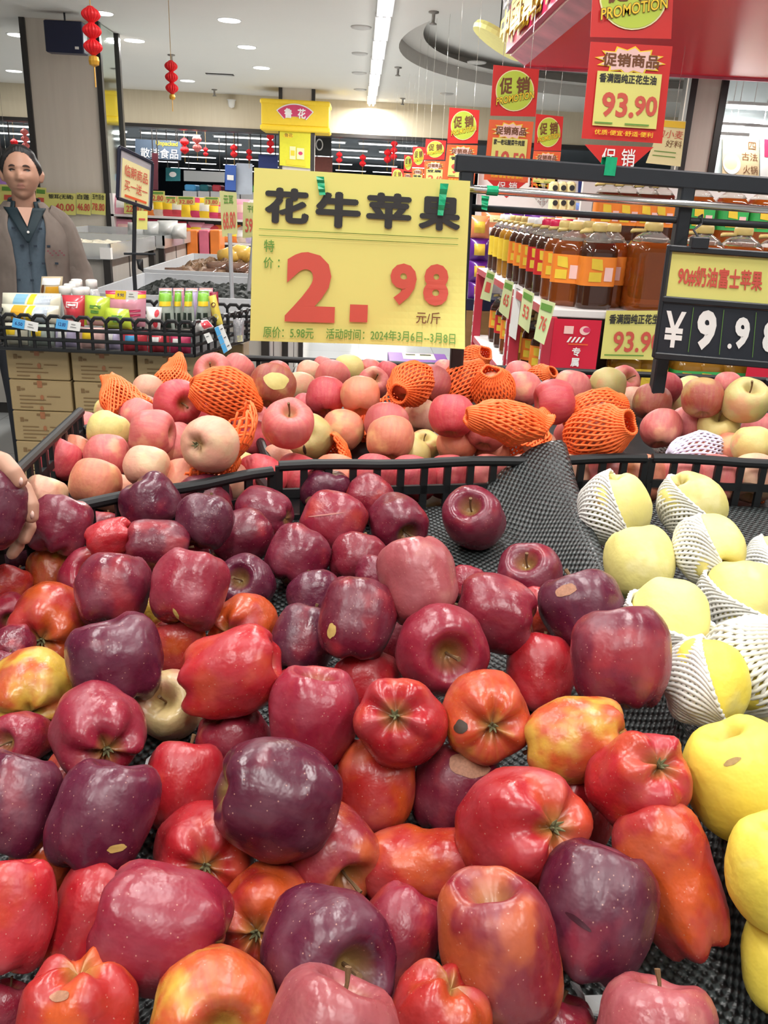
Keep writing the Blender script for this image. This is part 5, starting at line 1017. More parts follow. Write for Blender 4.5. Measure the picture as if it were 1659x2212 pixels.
def make_fruit(name, label, cat, group, pos, R, mesh, axis, col, roll, el=1.0, stem=None, seedtint=0.0):
    # axis: world direction of the stem end
    z = axis.normalized(); a = V((0,0,1)) if abs(z.z) < .9 else V((1,0,0)); x = a.cross(z).normalized(); y = z.cross(x)
    rot = Matrix((x, y, z)).transposed() @ Matrix.Rotation(roll, 3, 'Z')
    o = bpy.data.objects.new(name, AM[mesh]); COL.objects.link(o)
    o.matrix_world = Matrix.Translation(pos) @ rot.to_4x4() @ Matrix.Diagonal((R, R, R*el, 1))
    s, c, p = SKIN[col]; rnd = random.Random(label)
    k = rnd.uniform(.85, 1.16)
    o['skin'] = [v*k for v in s]; o['second'] = list(c); o['patch'] = p+rnd.uniform(-.06, .06)
    tag(o, label, cat, group)
    def part(n, me):
        q = bpy.data.objects.new(n, me); COL.objects.link(q); q.parent = o
    if stem in ('s', 'S'): part('stem', stem_me)
    if stem == 'c': part('calyx', cal_me)
    return o
def axis_from(ax, ay, end):
    l = math.hypot(ax, ay)
    if l > .72: zc = -.30 if end == 's' else -.05; ax /= l; ay /= l
    else: zc = math.sqrt(1-l*l)
    d = ROT @ V((ax, -ay, zc)).normalized()
    return -d if end == 'c' else d
def relax(items, base_fn, iters=160, k=.93, fence=None):
    # items: dict(px,py,s,d,mv) ; sizes are in pixels, so a fruit that moves along its ray keeps its place in the picture
    for it in items: it['r'] = ray(it['px'], it['py'])
    def upd(it): it['R'] = it['d']*it['s']/(2*FPX); it['p'] = CAM+it['r']*it['d']
    for it in items: upd(it)
    n = len(items)
    for _ in range(iters):
        for i in range(n):
            a = items[i]
            for j in range(i+1, n):
                b = items[j]
                if abs(a['px']-b['px']) > (a['s']+b['s'])*.6 or abs(a['py']-b['py']) > (a['s']+b['s'])*.6: continue
                D = (a['p']-b['p']).length; m = k*(a['R']+b['R'])
                if D < m:
                    f, g = (a, b) if (a['py'] > b['py'] if a['z'] == b['z'] else a['z'] > b['z']) else (b, a)
                    if f['d'] > g['d']+.03: f, g = g, f
                    e = (m-D)*.25
                    f['d'] -= e*f['mv']; g['d'] += e*.6*g['mv']; upd(f); upd(g)
        for it in items:
            b_ = base_fn(it)
            if it['p'].z < b_+it['R']*.92 and it['kind'] != 'slot': it['d'] -= .004; upd(it)
            if fence and it['p'].z < 1.142+it['R']*.75:
                lim = fence(it['p'].x)+it['R']*.96+.006
                if it['p'].y < lim: it['d'] += (lim-it['p'].y)*.5; upd(it)
    return items
# ---- dark red apples in the front bin: cx, cy, w, h, layer, skin, (ax, ay, visible end), mesh, label
RA = '''130,1137,125,120,1,D,.1,-.9,s,B0,plum-dark apple with a knobbly top, just right of the reaching hand
322,1087,128,108,1,P,.5,.85,s,D1,plum-dark apple leaning on the left end of the black crate rim
443,1085,120,100,0,D,-.3,-.8,s,D2,dull maroon apple tucked behind another against the curved crate rim
441,1128,122,108,1,P,.2,-.7,s,D0,plum apple with a dusty top in front of the dull one at the curved rim
222,1148,85,78,0,M,.2,-.8,s,D3,small half-hidden mauve apple between two plum-dark apples at the far left
240,1165,100,82,1,R,.85,-.3,c,B1,bright orange-red lobed apple wedged among the plum apples at the back left
340,1178,142,108,1,D,.75,.1,s,T0,long maroon apple lying on its side with its stem hollow to the right
517,1165,138,110,0,D,.85,-.4,s,D1,speckled maroon apple lying sideways left of the matte cone-shaped one
572,1108,122,100,0,D,-.75,-.2,s,D2,maroon apple with its stem hollow at upper left, just below the rim joint
35,1197,90,86,0,P,0,-.9,s,D0,dark purple apple under the reaching hand
108,1238,100,96,0,Y,-.2,-.85,s,T0,orange and yellow apple at the left below the knobbly plum one
20,1265,88,78,0,O,.3,-.8,s,D4,small orange apple cut by the left edge below the hand
198,1250,130,132,0,M,.3,-.3,s,D3,rosy maroon apple with a broad stem hollow behind the big matte one
244,1275,158,152,1,D,.0,-.92,s,T1,big matte maroon apple standing upright with a pinkish top
390,1215,142,94,0,M,-.2,-.8,s,D0,long mauve apple peeking out above the glossy dark red one
408,1275,162,156,1,M,.2,-.95,s,T0,glossy dark red apple with a cluster of light spots and a tiny leaf scar
533,1262,132,106,0,P,-.15,-.3,s,D2,greyish purple apple showing its stem hollow to the top
18,1322,78,78,0,M,.4,.4,s,D1,crimson apple cut by the left edge above the lobed orange one
105,1350,150,162,0,O,.15,.35,c,B2,orange-red apple with five fat lobes around its calyx
250,1428,195,178,1,P,.25,.9,c,B0,large bumpy plum-dark apple with a dented crown
28,1396,92,78,0,D,-.2,.5,s,D4,dull plum apple at the left edge above the yellow-orange one
383,1400,124,118,0,O,.1,.9,c,D3,plain orange-red apple right of the large bumpy plum one
525,1355,162,114,0,O,-.35,.1,c,B1,orange-red lobed apple with its calyx facing out, left of the mat gap
500,1455,212,178,1,R,-.95,.3,c,B2,large bright red apple lying sideways with knobs at its left end
70,1494,172,160,0,Y,.3,.45,c,B0,yellow-orange apple at the left edge with a deep calyx
365,1525,126,180,0,G,.1,-.4,s,T1,pale blush apple, the only almost white one in the front bin
212,1580,214,156,1,M,.5,.25,c,B1,glossy crimson apple with a puckered calyx at its right side
48,1597,122,108,0,M,-.3,-.1,s,D2,rosy apple with an open stem hollow at the left edge
503,1600,166,124,0,M,.3,.85,s,D1,speckled crimson apple under the large bright red one
35,1737,152,234,1,P,.1,-.92,s,D1,tall dusty purple apple at the left edge
155,1700,130,142,0,O,.2,-.8,s,D0,orange apple mostly hidden between two purple ones at the left
225,1762,212,216,1,P,.2,-.85,s,D3,dark purple apple frosted with russet specks and a tan seed-shaped mark
393,1702,170,184,0,R,.1,-.8,s,D4,wavy-skinned crimson apple beside the russet-specked purple one
593,1722,244,242,1,P,.85,.25,s,D0,largest purple apple of the pile with its stem hollow on the right side
440,1845,234,168,0,R,.25,-.1,c,B0,ruby red apple with a star-shaped calyx under the largest purple one
85,1877,132,150,0,O,.3,-.8,s,B1,orange apple with a sharp ridge at the far left
20,1977,165,262,1,R,.0,-.9,s,T1,tall red-orange apple cut by the left edge near the bottom
205,1985,205,234,0,R,.4,-.85,s,T0,blocky red apple between the tall red-orange one and the shiny crimson one
352,2005,270,264,1,M,.85,.25,c,T1,big shiny crimson apple with rippled reflections
570,1977,180,204,0,O,-.05,-.05,c,B2,red-orange apple with its knobbly calyx end straight to the viewer
170,2205,250,232,1,O,.0,-.95,c,B1,orange apple with a three-lobed crown and brown scab at the bottom edge
5,2190,92,142,0,M,.2,-.8,s,D2,crimson apple in the bottom left corner
465,2202,280,262,1,Y,.30,-.25,s,B0,yellow and orange apple with a long dark stem at the bottom edge
706,2057,250,260,1,P,.55,-.1,s,D3,dusty grey-purple apple in front of the crimson one near the bottom
855,2030,166,236,0,M,.5,-.8,s,T2,crimson apple half behind the dusty grey-purple one
712,2254,280,252,2,K,.3,-.8,s,D4,pale pink-mauve apple at the bottom edge, in front of the dusty purple one
715,1847,212,172,0,S,.5,.3,s,B0,ruby and orange apple with a long stem poking to the right
808,1700,186,188,0,O,.1,-.9,s,T0,smooth orange-red apple right of the largest purple one
917,1872,212,186,0,O,-.95,.1,s,L0,squat orange apple lying on its side with a bulbous left end
985,1705,175,185,0,D,.2,-.8,s,D1,maroon apple with a sandy russet cap
677,1550,188,194,1,M,-.1,.9,c,D0,cherry red apple with bright reflections in the middle of the bin
865,1560,185,188,1,R,-.15,-.4,c,B1,red apple with a pale star-shaped calyx near its top
795,1475,142,124,0,R,-.2,-.9,s,D3,scarlet apple squeezed under the two round maroon ones
655,1387,136,142,0,P,.3,-.8,s,D4,glossy dark plum apple left of the round matte maroon one
772,1337,158,176,1,D,.15,-.92,s,D1,round matte maroon apple with a yellow scar on its left side
680,1290,118,94,0,P,-.2,-.7,s,D2,grey-purple apple behind the round matte one with the scar
903,1252,166,174,2,K,-.25,-.85,s,T0,pinkish heart-shaped apple on top of the pile with a folded stem hollow
952,1400,182,196,1,M,.15,.03,s,D0,round rosy apple with its deep green stem hollow facing the viewer
1072,1325,165,162,1,M,-.8,-.15,s,D1,crimson apple with its stem hollow on the left, right of the round rosy one
1024,1122,130,124,0,D,-.25,-.5,s,D3,single dark red apple lying alone on the bare black mat
720,1130,138,116,0,M,.4,-.8,s,D4,rosy apple with a faint scratch line across it near the rim
857,1130,135,108,0,D,.4,.45,s,D0,maroon apple with a shadowed stem hollow at its lower right
800,1078,116,76,0,M,.6,-.75,s,B0,wrinkled mauve apple lying against the black rim
702,1058,108,86,0,P,-.3,.8,s,D1,plum apple with a russet patch touching the black rim
642,1203,138,124,0,D,.4,-.85,s,T1,matte cone-shaped maroon apple in the back middle
773,1208,124,98,0,M,.2,-.8,s,D2,white-flecked red apple between the cone-shaped and the heart-shaped ones
810,1240,84,72,0,D,.2,-.8,s,D3,small mauve slice of apple behind the heart-shaped one
1005,1262,80,70,0,M,.2,-.8,s,D4,rosy sliver of an apple right of the heart-shaped one
1145,1245,142,112,0,D,-.3,-.65,s,D0,dull mauve apple at the edge of the bare mat with a pale stem hollow
1260,1320,172,160,1,P,-.2,-.8,s,D2,dark violet apple with a russet stem hollow against the bin's right wall
1340,1424,205,212,2,D,.0,-.92,s,D1,big rounded maroon apple resting on the right divider
1158,1330,84,112,0,R,.2,-.8,s,D3,red sliver of an apple behind the violet one
1167,1457,152,160,0,R,.1,-.85,s,T0,glossy scarlet-crimson apple below the big maroon one on the divider
1048,1548,182,186,1,H,.05,.0,c,B0,red and yellow apple with a dark rot spot and its calyx facing the viewer
1248,1598,214,178,1,H,-.82,.2,s,T1,orange and yellow streaked apple with a thin stem pointing left
1382,1686,194,202,1,R,.25,-.60,c,B1,crimson apple with a notched crown against the divider
1222,1740,180,190,0,R,.4,.8,s,D4,rosy red apple mostly behind the large bright red one
1130,1792,254,236,1,R,.45,-.35,c,B0,large bright red apple with a cream-coloured hollow at its upper right
1450,1893,205,262,1,O,-.32,-.93,s,L0,long orange apple shaped like a bell pepper beside the divider
1283,1970,238,268,1,P,.3,-.85,s,D2,deep purple apple with a long crease across its side
1080,2050,246,288,1,S,.15,.95,c,D3,tall brick-red to orange apple with a small calyx at its foot
945,2222,214,216,1,O,.3,-.85,c,B2,orange apple with a peaked crown at the bottom edge
1200,2236,182,140,0,M,.2,-.8,s,D0,crimson apple cut by the bottom edge near the torn white scrap
1415,2244,240,222,1,K,.2,-.8,s,D3,dusty mauve apple in the bottom right beside the bare mat
862,1382,76,112,0,M,.2,-.8,s,D1,rosy sliver between the scarred maroon apple and the rosy one
622,1478,72,54,0,R,-.3,.2,c,B0,small red knob of an apple above the cherry red one
318,1325,64,66,0,Y,.2,-.8,s,D2,small yellowish sliver between the two large upright maroon apples
8,1440,60,64,0,D,.2,-.8,s,D2,dark sliver of an apple at the left edge'''
items = []
for ln in RA.split('\n'):
    f = ln.split(',', 10); cx, cy, w_, h_ = map(float, f[:4]); lay = int(f[4]); ax, ay = float(f[6]), float(f[7])
    s = 1.04*(w_*h_)**.5; r = ray(cx, cy); el = 1.0
    l = math.hypot(ax, ay)
    if l > .7: e = (h_/w_) if abs(ay) > abs(ax) else (w_/h_); el = max(.88, min(1.14, e)); 
    s /= el**.5
    if f[9][0] in 'TL': s *= .95
    d = (1.5-F0-.042*lay)/(s/(2*FPX)+SL*r.y-r.z)
    items.append(dict(px=cx, py=cy, s=s, d=d, z=lay, mv=1.0, row=f, el=el, ax=ax, ay=ay, kind='a'))
relax(items, lambda it: floor_z(it['p'].y))
for it in items:
    f = it['row']; st = f[8] if math.hypot(it['ax'], it['ay']) < .87 else None
    lab = ','.join(f[10:])
    if 'stem' in lab and f[8] == 's' and math.hypot(it['ax'], it['ay']) < .97: st = 's'
    make_fruit('red_apple', lab, 'apple', 'red apples in the front bin', it['p'], it['R'], f[9], axis_from(it['ax'], it['ay'], f[8]), f[5], random.random()*6.28, it['el'], st)
RED_ITEMS = items
# ---- pink apples in the crates behind the rim
PA = '''127,992,107,84,1,r,.3,-.8,s,F0,pink-red apple at the far left end of the black crate
165,976,80,70,0,o,.2,-.8,s,F1,peach apple half behind the pink-red one at the crate's left end
98,1070,100,84,1,b,.2,-.9,s,F2,pale blush apple beside the reaching fingertips
207,1043,123,98,2,o,.1,-.9,s,F3,smooth coral apple resting above the left end of the rim
185,926,80,68,0,p,.2,-.8,s,F4,pink apple at the left edge of the heap next to the cardboard boxes
235,931,94,82,1,y,.3,-.85,s,F1,pink apple with a butter-yellow splash at the left of the heap
232,986,108,84,1,p,-.2,-.9,s,F0,rose pink apple above the coral one
257,956,86,72,0,p,.3,-.8,s,F2,pink apple half hidden behind the yellow-splashed one
330,936,112,94,1,p,-.82,-.05,c,F3,dull pink apple with its blossom hollow at the left
317,1007,106,84,1,b,.1,-.9,s,F4,beige apple with faint pink cheeks above the rim's left bend
378,966,100,108,0,p,.5,.6,c,F1,pink apple behind the one lying in a torn orange net
453,959,124,118,3,b,-.35,.10,c,F0,large beige-pink apple with a deep hollow lying on a torn orange net
398,1043,96,70,1,r,.2,-.9,s,F2,red-pink apple just above the rim below the torn orange net
520,1016,94,74,1,y,.1,-.8,s,F3,yellow-green apple with a pink flank above the rim
383,869,104,92,2,r,.6,.2,s,F4,deep red-pink apple between two orange nets at the left
308,890,84,70,0,p,.2,-.8,s,F0,dusky pink apple right of the fanned-out orange net
320,842,70,60,0,b,.2,-.8,s,F1,small pale apple between the two leftmost orange nets
236,888,66,58,0,y,.2,-.8,s,F2,small yellow apple at the heap's left edge under the fanned-out net
461,807,92,76,1,p,-.05,-.35,s,F3,pink apple with its stem hollow up, above the netted one
514,800,78,62,0,p,.3,-.8,s,F4,pink apple behind the one with its stem hollow up
588,834,99,99,2,n,.2,-.85,s,F0,tall ruddy apple with a bare greenish-yellow patch
465,905,96,74,0,r,.2,-.9,s,F1,crimson-pink apple right under the oval orange net
540,906,90,72,0,p,.3,-.2,s,F2,dusky pink apple with its stem hollow showing below the ruddy one
542,950,92,94,1,r,-.1,-.95,s,F3,cerise apple right of the torn net's beige apple
622,916,110,108,2,p,.2,-.55,s,F4,large rosy apple with its stem hollow up beside the green one
665,890,84,78,0,r,.3,-.8,s,F0,cerise apple half behind the large rosy one
669,943,106,92,3,g,-.25,-.1,s,F1,green-yellow apple with a split near its stem hollow
704,857,80,88,1,r,.0,-.95,s,F2,deep rose apple in the middle of the heap
778,855,94,78,2,o,.0,-.95,s,F3,upright peach-pink apple with a yellow base below the price sign
752,800,76,58,1,y,.2,-.9,s,F4,yellow-cheeked apple at the very back under the price sign
718,815,86,64,1,p,.3,-.9,s,F0,rose apple behind the deep rose one
648,838,74,64,0,b,.2,-.9,s,F1,pale pink apple right of the ruddy bare-patched one
805,830,74,66,0,p,.25,-.3,s,F2,pink apple with its stem hollow up, left of the round orange net
835,916,104,84,1,m,.1,-.95,s,F3,muted plum-pink apple above the striped one
843,949,112,92,3,o,.05,-.95,s,F4,peach apple with fine vertical stripes in the front middle
975,899,98,96,2,r,.1,-.95,s,F0,upright rosy red apple right of the middle
987,958,100,74,2,o,.1,-.9,s,F1,orange-pink apple at the rim below the upright rosy one
915,964,76,70,0,y,.0,-.6,s,F2,yellow apple squeezed between the striped and the orange-pink ones
600,997,88,62,1,b,.2,-.9,s,F3,peachy apple low behind the rim joint
1063,980,88,62,1,o,.2,-.9,s,F4,pale peach apple at the rim left of the mat's peak
912,902,76,80,0,b,.2,-.9,s,F0,pale blush apple left of the upright rosy one
600,806,58,50,0,p,.2,-.9,s,F1,small pink apple at the back behind the ruddy one
668,806,60,50,0,b,.2,-.9,s,F3,small pale apple at the back left of the rose one
700,796,56,46,0,p,.2,-.9,s,F2,small pink apple at the back left of the yellow-cheeked one
800,803,60,50,0,p,.2,-.9,s,F3,small pink apple at the back right of the yellow-cheeked one
838,808,58,50,0,r,.2,-.9,s,F4,small rosy apple at the back by the round orange net
1197,869,96,94,2,r,.8,-.1,c,F1,bright pink apple with its hollow on the right, left of the black post
1237,839,84,76,1,p,.2,-.9,s,F2,pink apple behind the bright pink one near the post
1312,834,82,76,2,g,.2,-.8,s,F3,olive and brown apple left of the black post
1345,828,76,68,0,m,.3,-.3,s,F4,brownish red apple touching the black post
1370,868,70,62,0,b,.2,-.9,s,F0,pale apple behind the foot of the black post
1128,842,80,80,0,p,.2,-.9,s,F1,pink apple behind the netted one at the back right
1120,812,68,56,0,p,.2,-.9,s,F2,small pink apple at the back near the red oil shelf
930,830,84,84,1,m,.3,-.9,s,F3,mauve apple peeking out right of the round orange net
962,805,62,52,0,p,.3,-.9,s,F4,small pink apple at the back between two orange nets
1240,945,92,80,0,p,.3,-.9,s,F0,pink apple behind the two stacked orange nets by the post
1160,968,90,76,0,b,.3,-.9,s,F1,pale pink apple low behind the mat's peak
1055,930,96,84,0,p,.3,-.9,s,F2,pink apple under the long pleated orange net
890,985,90,70,0,y,.3,-.9,s,F3,yellowish apple low behind the rim under the striped one
740,930,96,84,0,o,.3,-.9,s,F4,orange-pink apple under the two empty orange nets
300,905,92,80,0,p,.3,-.9,s,F0,pink apple deep in the heap below the fanned-out net
1437,838,76,60,1,r,.2,-.9,s,F1,dark rose apple right behind the post in the right crate
1487,842,64,56,0,y,.2,-.9,s,F2,pale yellow apple at the back of the right crate
1518,860,92,86,2,n,.1,-.95,s,F3,red-brown apple at the back of the right crate
1611,866,98,97,2,g,-.0,-.6,s,F4,big green apple with a russet blush at the right edge
1408,870,90,72,1,n,.2,-.9,s,F0,olive-brown apple at the right of the post's foot
1460,874,68,60,0,y,.2,-.9,s,F1,cream-pink apple left of the red-brown one
1428,926,98,76,1,p,.2,-.9,s,F2,dusky pink apple above the white foam net
1488,918,92,76,0,p,.2,-.9,s,F3,rose apple under the red-brown one
1553,924,96,78,1,y,-.3,-.6,s,F4,yellow-green apple with a red flank in the right crate
1642,932,90,68,0,m,.2,-.9,s,F0,dark cherry apple at the right edge below the green one
1625,962,96,74,1,y,.2,-.9,s,F1,yellow-pink apple at the right edge above the rim
1583,976,92,72,2,o,.2,-.9,s,F2,coral apple just above the rim at the right
1572,832,62,54,0,p,.2,-.9,s,F3,small pink apple between the red-brown and the green ones
1660,990,84,70,1,b,.2,-.9,s,F4,pale apple cut by the right edge at the rim'''
P0 = 1.052
items = []
for ln in PA.split('\n'):
    f = ln.split(',', 10); cx, cy, w_, h_ = map(float, f[:4]); z_ = int(f[4])
    s = 1.03*(w_*h_)**.5
    items.append(dict(px=cx, py=cy, s=s, d=2*FPX*.0415/s, z=z_, mv=1.0, row=f, ax=float(f[6]), ay=float(f[7]), kind='a'))
# apples low behind the slotted rim
for i, px in enumerate(range(235, 1640, 82)):
    py = 1046-12*min(1, max(0, (px-240)/350))+(20 if px < 330 else 0)
    items.append(dict(px=px, py=py, s=112, d=2*FPX*.040/112+.02, z=-1, mv=.3, row=['']*8+['s','F%d' % (i % 5), 'slot'], ax=.3, ay=-.9, kind='slot'))
# foam nets: px, py, size px, z, type, (ax, ay towards the open/narrow end), stretch, colour, label
NETS = '''262,858,96,3,C,-.55,-.75,1.15,orange,empty orange foam net fanned out like a shell at the left of the heap
375,815,84,2,C,.0,-.95,1.0,orange,empty cone of orange foam net standing up behind the deep red-pink apple
485,849,118,4,E,.9,.15,1.15,orange,oval orange foam net pulled right over an apple at the left
470,985,190,2,W,.6,.65,.9,orange,torn orange foam net under the large beige-pink apple
888,829,104,3,E,-.5,.5,1.05,orange,round orange foam net with open diamonds over an apple below the price sign
752,930,86,3,C,-.5,-.8,1.2,orange,empty orange foam net gaping beside the green-yellow apple
797,912,80,3,C,-.3,-.9,1.5,orange,tall pointed empty orange foam net in the middle of the heap
872,898,96,1,W,.5,.4,1.1,orange,flattened orange foam net behind the muted plum-pink apple
735,990,92,3,W,.8,-.2,.9,orange,crumpled orange foam net lying on the rim in the front middle
1016,788,80,2,E,.6,-.4,1.1,orange,orange foam net at the very back below the price sign's corner
998,830,96,3,E,.6,-.6,1.15,orange,slanting orange foam net behind the upright rosy apple
1066,842,100,4,E,-.2,-.7,.95,orange,orange foam net with wide meshes on an apple in the back right
1090,910,122,5,P,.95,.1,1.0,orange,long pleated orange foam net right of the upright rosy apple
1150,942,94,4,C,.4,-.85,1.2,orange,narrow orange foam net leaning behind the mat's peak
1168,820,66,0,E,.6,-.4,1.0,orange,small orange foam net at the back near the red oil shelf
1284,892,108,3,E,.8,-.3,1.15,orange,upper one of two stacked orange foam nets by the black post
1290,938,130,6,E,.7,-.25,1.1,orange,lower and larger of two stacked orange foam nets by the black post
1455,952,88,4,E,-.8,-.3,1.1,white,bright white foam net at the front corner of the right crate
1502,986,112,5,E,.8,-.2,1.1,lilac,lilac-white foam net resting against the rim in the right crate
1622,1040,88,2,W,.8,-.2,.9,orange,orange foam net low behind the rim at the right edge'''
nets = []
for ln in NETS.split('\n'):
    f = ln.split(',', 9); s = float(f[2])
    it = dict(px=float(f[0]), py=float(f[1]), s=s*.94, d=2*FPX*(.047 if f[4] == 'E' else .045)/s, z=int(f[3]), mv=1.0, row=f, ax=float(f[5]), ay=float(f[6]), kind='n')
    if f[4] in 'CWP': it['s'] *= .62; it['d'] = 2*FPX*.042/(s*.95)
    if f[4] == 'W':
        nb = min((q for q in items if q['kind'] == 'a'), key=lambda q: math.hypot(q['px']-it['px'], q['py']-it['py'])); it['d'] = nb['d']+.03; it['mv'] = .0; it['z'] = -2
    nets.append(it); items.append(it)
relax(items, lambda it: P0, 160, .9, rim_y)
slots = []
for it in items:
    if it['kind'] == 'n': continue
    f = it['row']
    if it['kind'] == 'slot':
        o = make_fruit('pink_apple', 'slot%d' % it['px'], 'apple', 'pink apples behind the slotted rim', it['p'], it['R'], f[9], axis_from(.3, -.9, 's'), random.choice('rpob'), random.random()*6, .92)
        slots.append(o); continue
    st = f[8] if math.hypot(it['ax'], it['ay']) < .75 else None
    make_fruit('pink_apple', ','.join(f[10:]), 'apple', 'pink apples in the crates behind', it['p'], it['R'], f[9], axis_from(it['ax'], it['ay'], f[8]), f[5], random.random()*6.28, .96, st)
order(slots, 'pink apple low behind the slotted black rim, {} along the rim', ends=('leftmost', 'rightmost'))
NETM = {'orange': M('orange_foam', (.95,.17,.035), .55, var=.05), 'white': M('white_foam', (.86,.88,.85), .5, var=.04),
        'lilac': M('lilac_foam', (.72,.70,.86), .5, var=.04), 'cream': M('cream_foam', (.80,.79,.74), .5, var=.05)}
NPROF = {'E': [(.42,-1.22),(.66,-1.0),(.97,-.55),(1.07,0),(1.0,.5),(.72,.95),(.50,1.22),(.46,1.38)],
         'C': [(1.05,-.85),(1.0,-.45),(.85,0),(.6,.5),(.36,.95),(.30,1.25)],
         'W': [(1.25,-.35),(1.18,-.05),(1.0,.2),(.75,.35),(.45,.4),(.3,.55)],
         'P': [(.35,-1.5),(.6,-1.1),(.86,-.5),(.95,0),(.9,.5),(.66,1.1),(.42,1.45),(.5,1.6)],
         'H': [(.35,-1.08),(.70,-.90),(.98,-.5),(1.08,-.15),(1.10,.05),(1.12,.15)],
         'h': [(.35,-1.08),(.70,-.90),(1.0,-.45),(1.10,.0),(1.10,.45),(.92,.82),(.7,1.05)]}
def foam_net(name, label, group, pos, R, axis, typ, el, mat, ns=15, turn=.42, th=.00165, seed=0, flat=1.0, rough=.07):
    z = axis.normalized(); a = V((0,0,1)) if abs(z.z) < .9 else V((1,0,0)); x = a.cross(z).normalized(); y = z.cross(x)
    m3 = Matrix((x, y, z)).transposed(); mb = MB(); n = 14; o3 = V((seed*3.1, seed*1.7, 4))
    for sg in (1, -1):
        for k in range(ns):
            pts = []
            for i in range(n+1):
                t = i/n; r, zz = catmull(NPROF[typ], t); a = 2*math.pi*(k/ns+sg*turn*t*.5)+.2
                p = V((r*math.cos(a), r*math.sin(a)*flat, zz*el))
                d = 1+noise.noise(p*1.6+o3)*rough*2.2
                p *= d; p.x += math.sin(a*3)*.03*t; zig = .012*math.sin(i*3.14)
                pts.append(m3 @ (p*R) + m3 @ V((math.cos(a), math.sin(a), 0))*(zig*R+(.0006 if sg > 0 else -.0006)))
            mb.tube(pts, th, 5)
    o = mb.build(name, mat, loc=pos) if False else None
    for i, p in enumerate(mb.v): mb.v[i] = p+pos
    o = mb.build(name, mat, smooth=True, loc=pos)
    return tag(o, label, 'foam net', group)
for i, it in enumerate(nets):
    f = it['row']; s = float(f[2]); R = it['d']*s/(2*FPX)*(.84 if f[4] == 'E' else 1.0)
    typ = f[4]; big = 30
    foam_net('foam_net', ','.join(f[9:]), 'foam nets on the pink apples', it['p'], R, axis_from(it['ax']*.9, it['ay']*.9, 's'), typ, float(f[7]), NETM[f[8]], big, .5, .0021, i, .8 if typ in 'CP' else 1.0, .14 if typ != 'E' else .06)
    if typ == 'E':
        make_fruit('pink_apple', 'apple in the '+','.join(f[9:])[:1].lower()+','.join(f[9:])[1:].split(' over an')[0].split(' on an')[0], 'apple', 'netted pink apples', it['p'], R*.93, 'F%d' % (i % 5), axis_from(.3, -.8, 's'), 'o', 1.0, .95)
# ---- yellow apples in the right bin
YA = '''1335,1096,142,132,1,Z,.2,.9,s,Y0,pale yellow apple with a brown scar at the top left of the right bin
1497,1086,152,104,1,Z,.6,.7,s,Y1,pale yellow apple in the second place along the rim
1380,1216,168,128,1,Z,.0,-.95,s,Y2,plain lemon apple below the brown-scarred one
1537,1184,148,116,2,Z,.05,.62,s,Y0,yellow apple showing its woody stem end
1602,1291,176,132,1,Z,.1,-.95,s,Y1,smooth yellow apple at the right, fourth row
1447,1338,186,142,2,Z,.1,-.95,s,Y2,pale yellow apple directly above the cream foam collar
1532,1472,160,160,2,Q,.1,-.95,s,Y0,golden apple half wrapped in cream foam mesh next to the divider
1622,1440,170,190,2,Q,.1,-.95,s,Y1,yellow apple hidden inside the full foam net at the right edge
1602,1682,226,244,2,Q,.3,.85,c,Y2,big bright yellow apple with a tan scratch
1690,1884,222,226,2,Q,.1,.85,c,Y0,bright yellow apple cut by the right edge near the bottom
1668,1212,100,96,0,Z,.2,-.9,s,Y1,pale yellow apple cut by the right edge in the third row
1640,1560,130,110,0,V,.2,-.9,s,Y2,pale yellow apple deep between the netted one and the big scratched one
1720,2080,220,220,1,Q,.2,-.9,s,Y1,yellow apple in the bottom right corner beyond the divider'''
items = []
for ln in YA.split('\n'):
    f = ln.split(',', 10); cx, cy, w_, h_ = map(float, f[:4]); lay = int(f[4]); s = 1.04*(w_*h_)**.5; r = ray(cx, cy)
    items.append(dict(px=cx, py=cy, s=s, d=(1.5-F0-.03*lay)/(s/(2*FPX)+SL*r.y-r.z), z=lay, mv=1, row=f, ax=float(f[6]), ay=float(f[7]), kind='a'))
relax(items, lambda it: floor_z(it['p'].y), 120, .93, None)
NETL = {0: 'brown-scarred yellow apple at the top left of the right bin', 6: 'golden apple next to the divider', 7: 'fully covered yellow apple at the right edge', 10: 'pale yellow apple cut by the right edge, third row'}
CUP = {0: (.85,-.35,'H'), 1: (.6,-.75,'H'), 3: (.85,-.45,'H'), 5: (.3,-.95,'H'), 6: (.85,-.30,'H'), 7: (.3,-.6,'E'), 10: (.8,-.5,'H'), 4: (.4,-.9,'H')}
for i, it in enumerate(items):
    f = it['row']; st = f[8] if math.hypot(it['ax'], it['ay']) < .75 else None
    lab = ','.join(f[10:])
    make_fruit('yellow_apple', lab, 'apple', 'yellow apples in the right bin', it['p'], it['R'], f[9], axis_from(it['ax'], it['ay'], f[8]), f[5], random.random()*6, 1.0, st)
    if i in CUP:
        ax, ay, ty = CUP[i]
        foam_net('foam_net', 'foam net of the '+NETL.get(i, lab), 'foam nets on the yellow apples', it['p'], it['R']*1.02, axis_from(ax, ay, 's') if math.hypot(ax, ay) < .7 else (ROT @ V((ax, -ay, .40))).normalized(), ty, 1.0, NETM['cream'], 36, .45, .0021, 40+i, 1.0, .05)
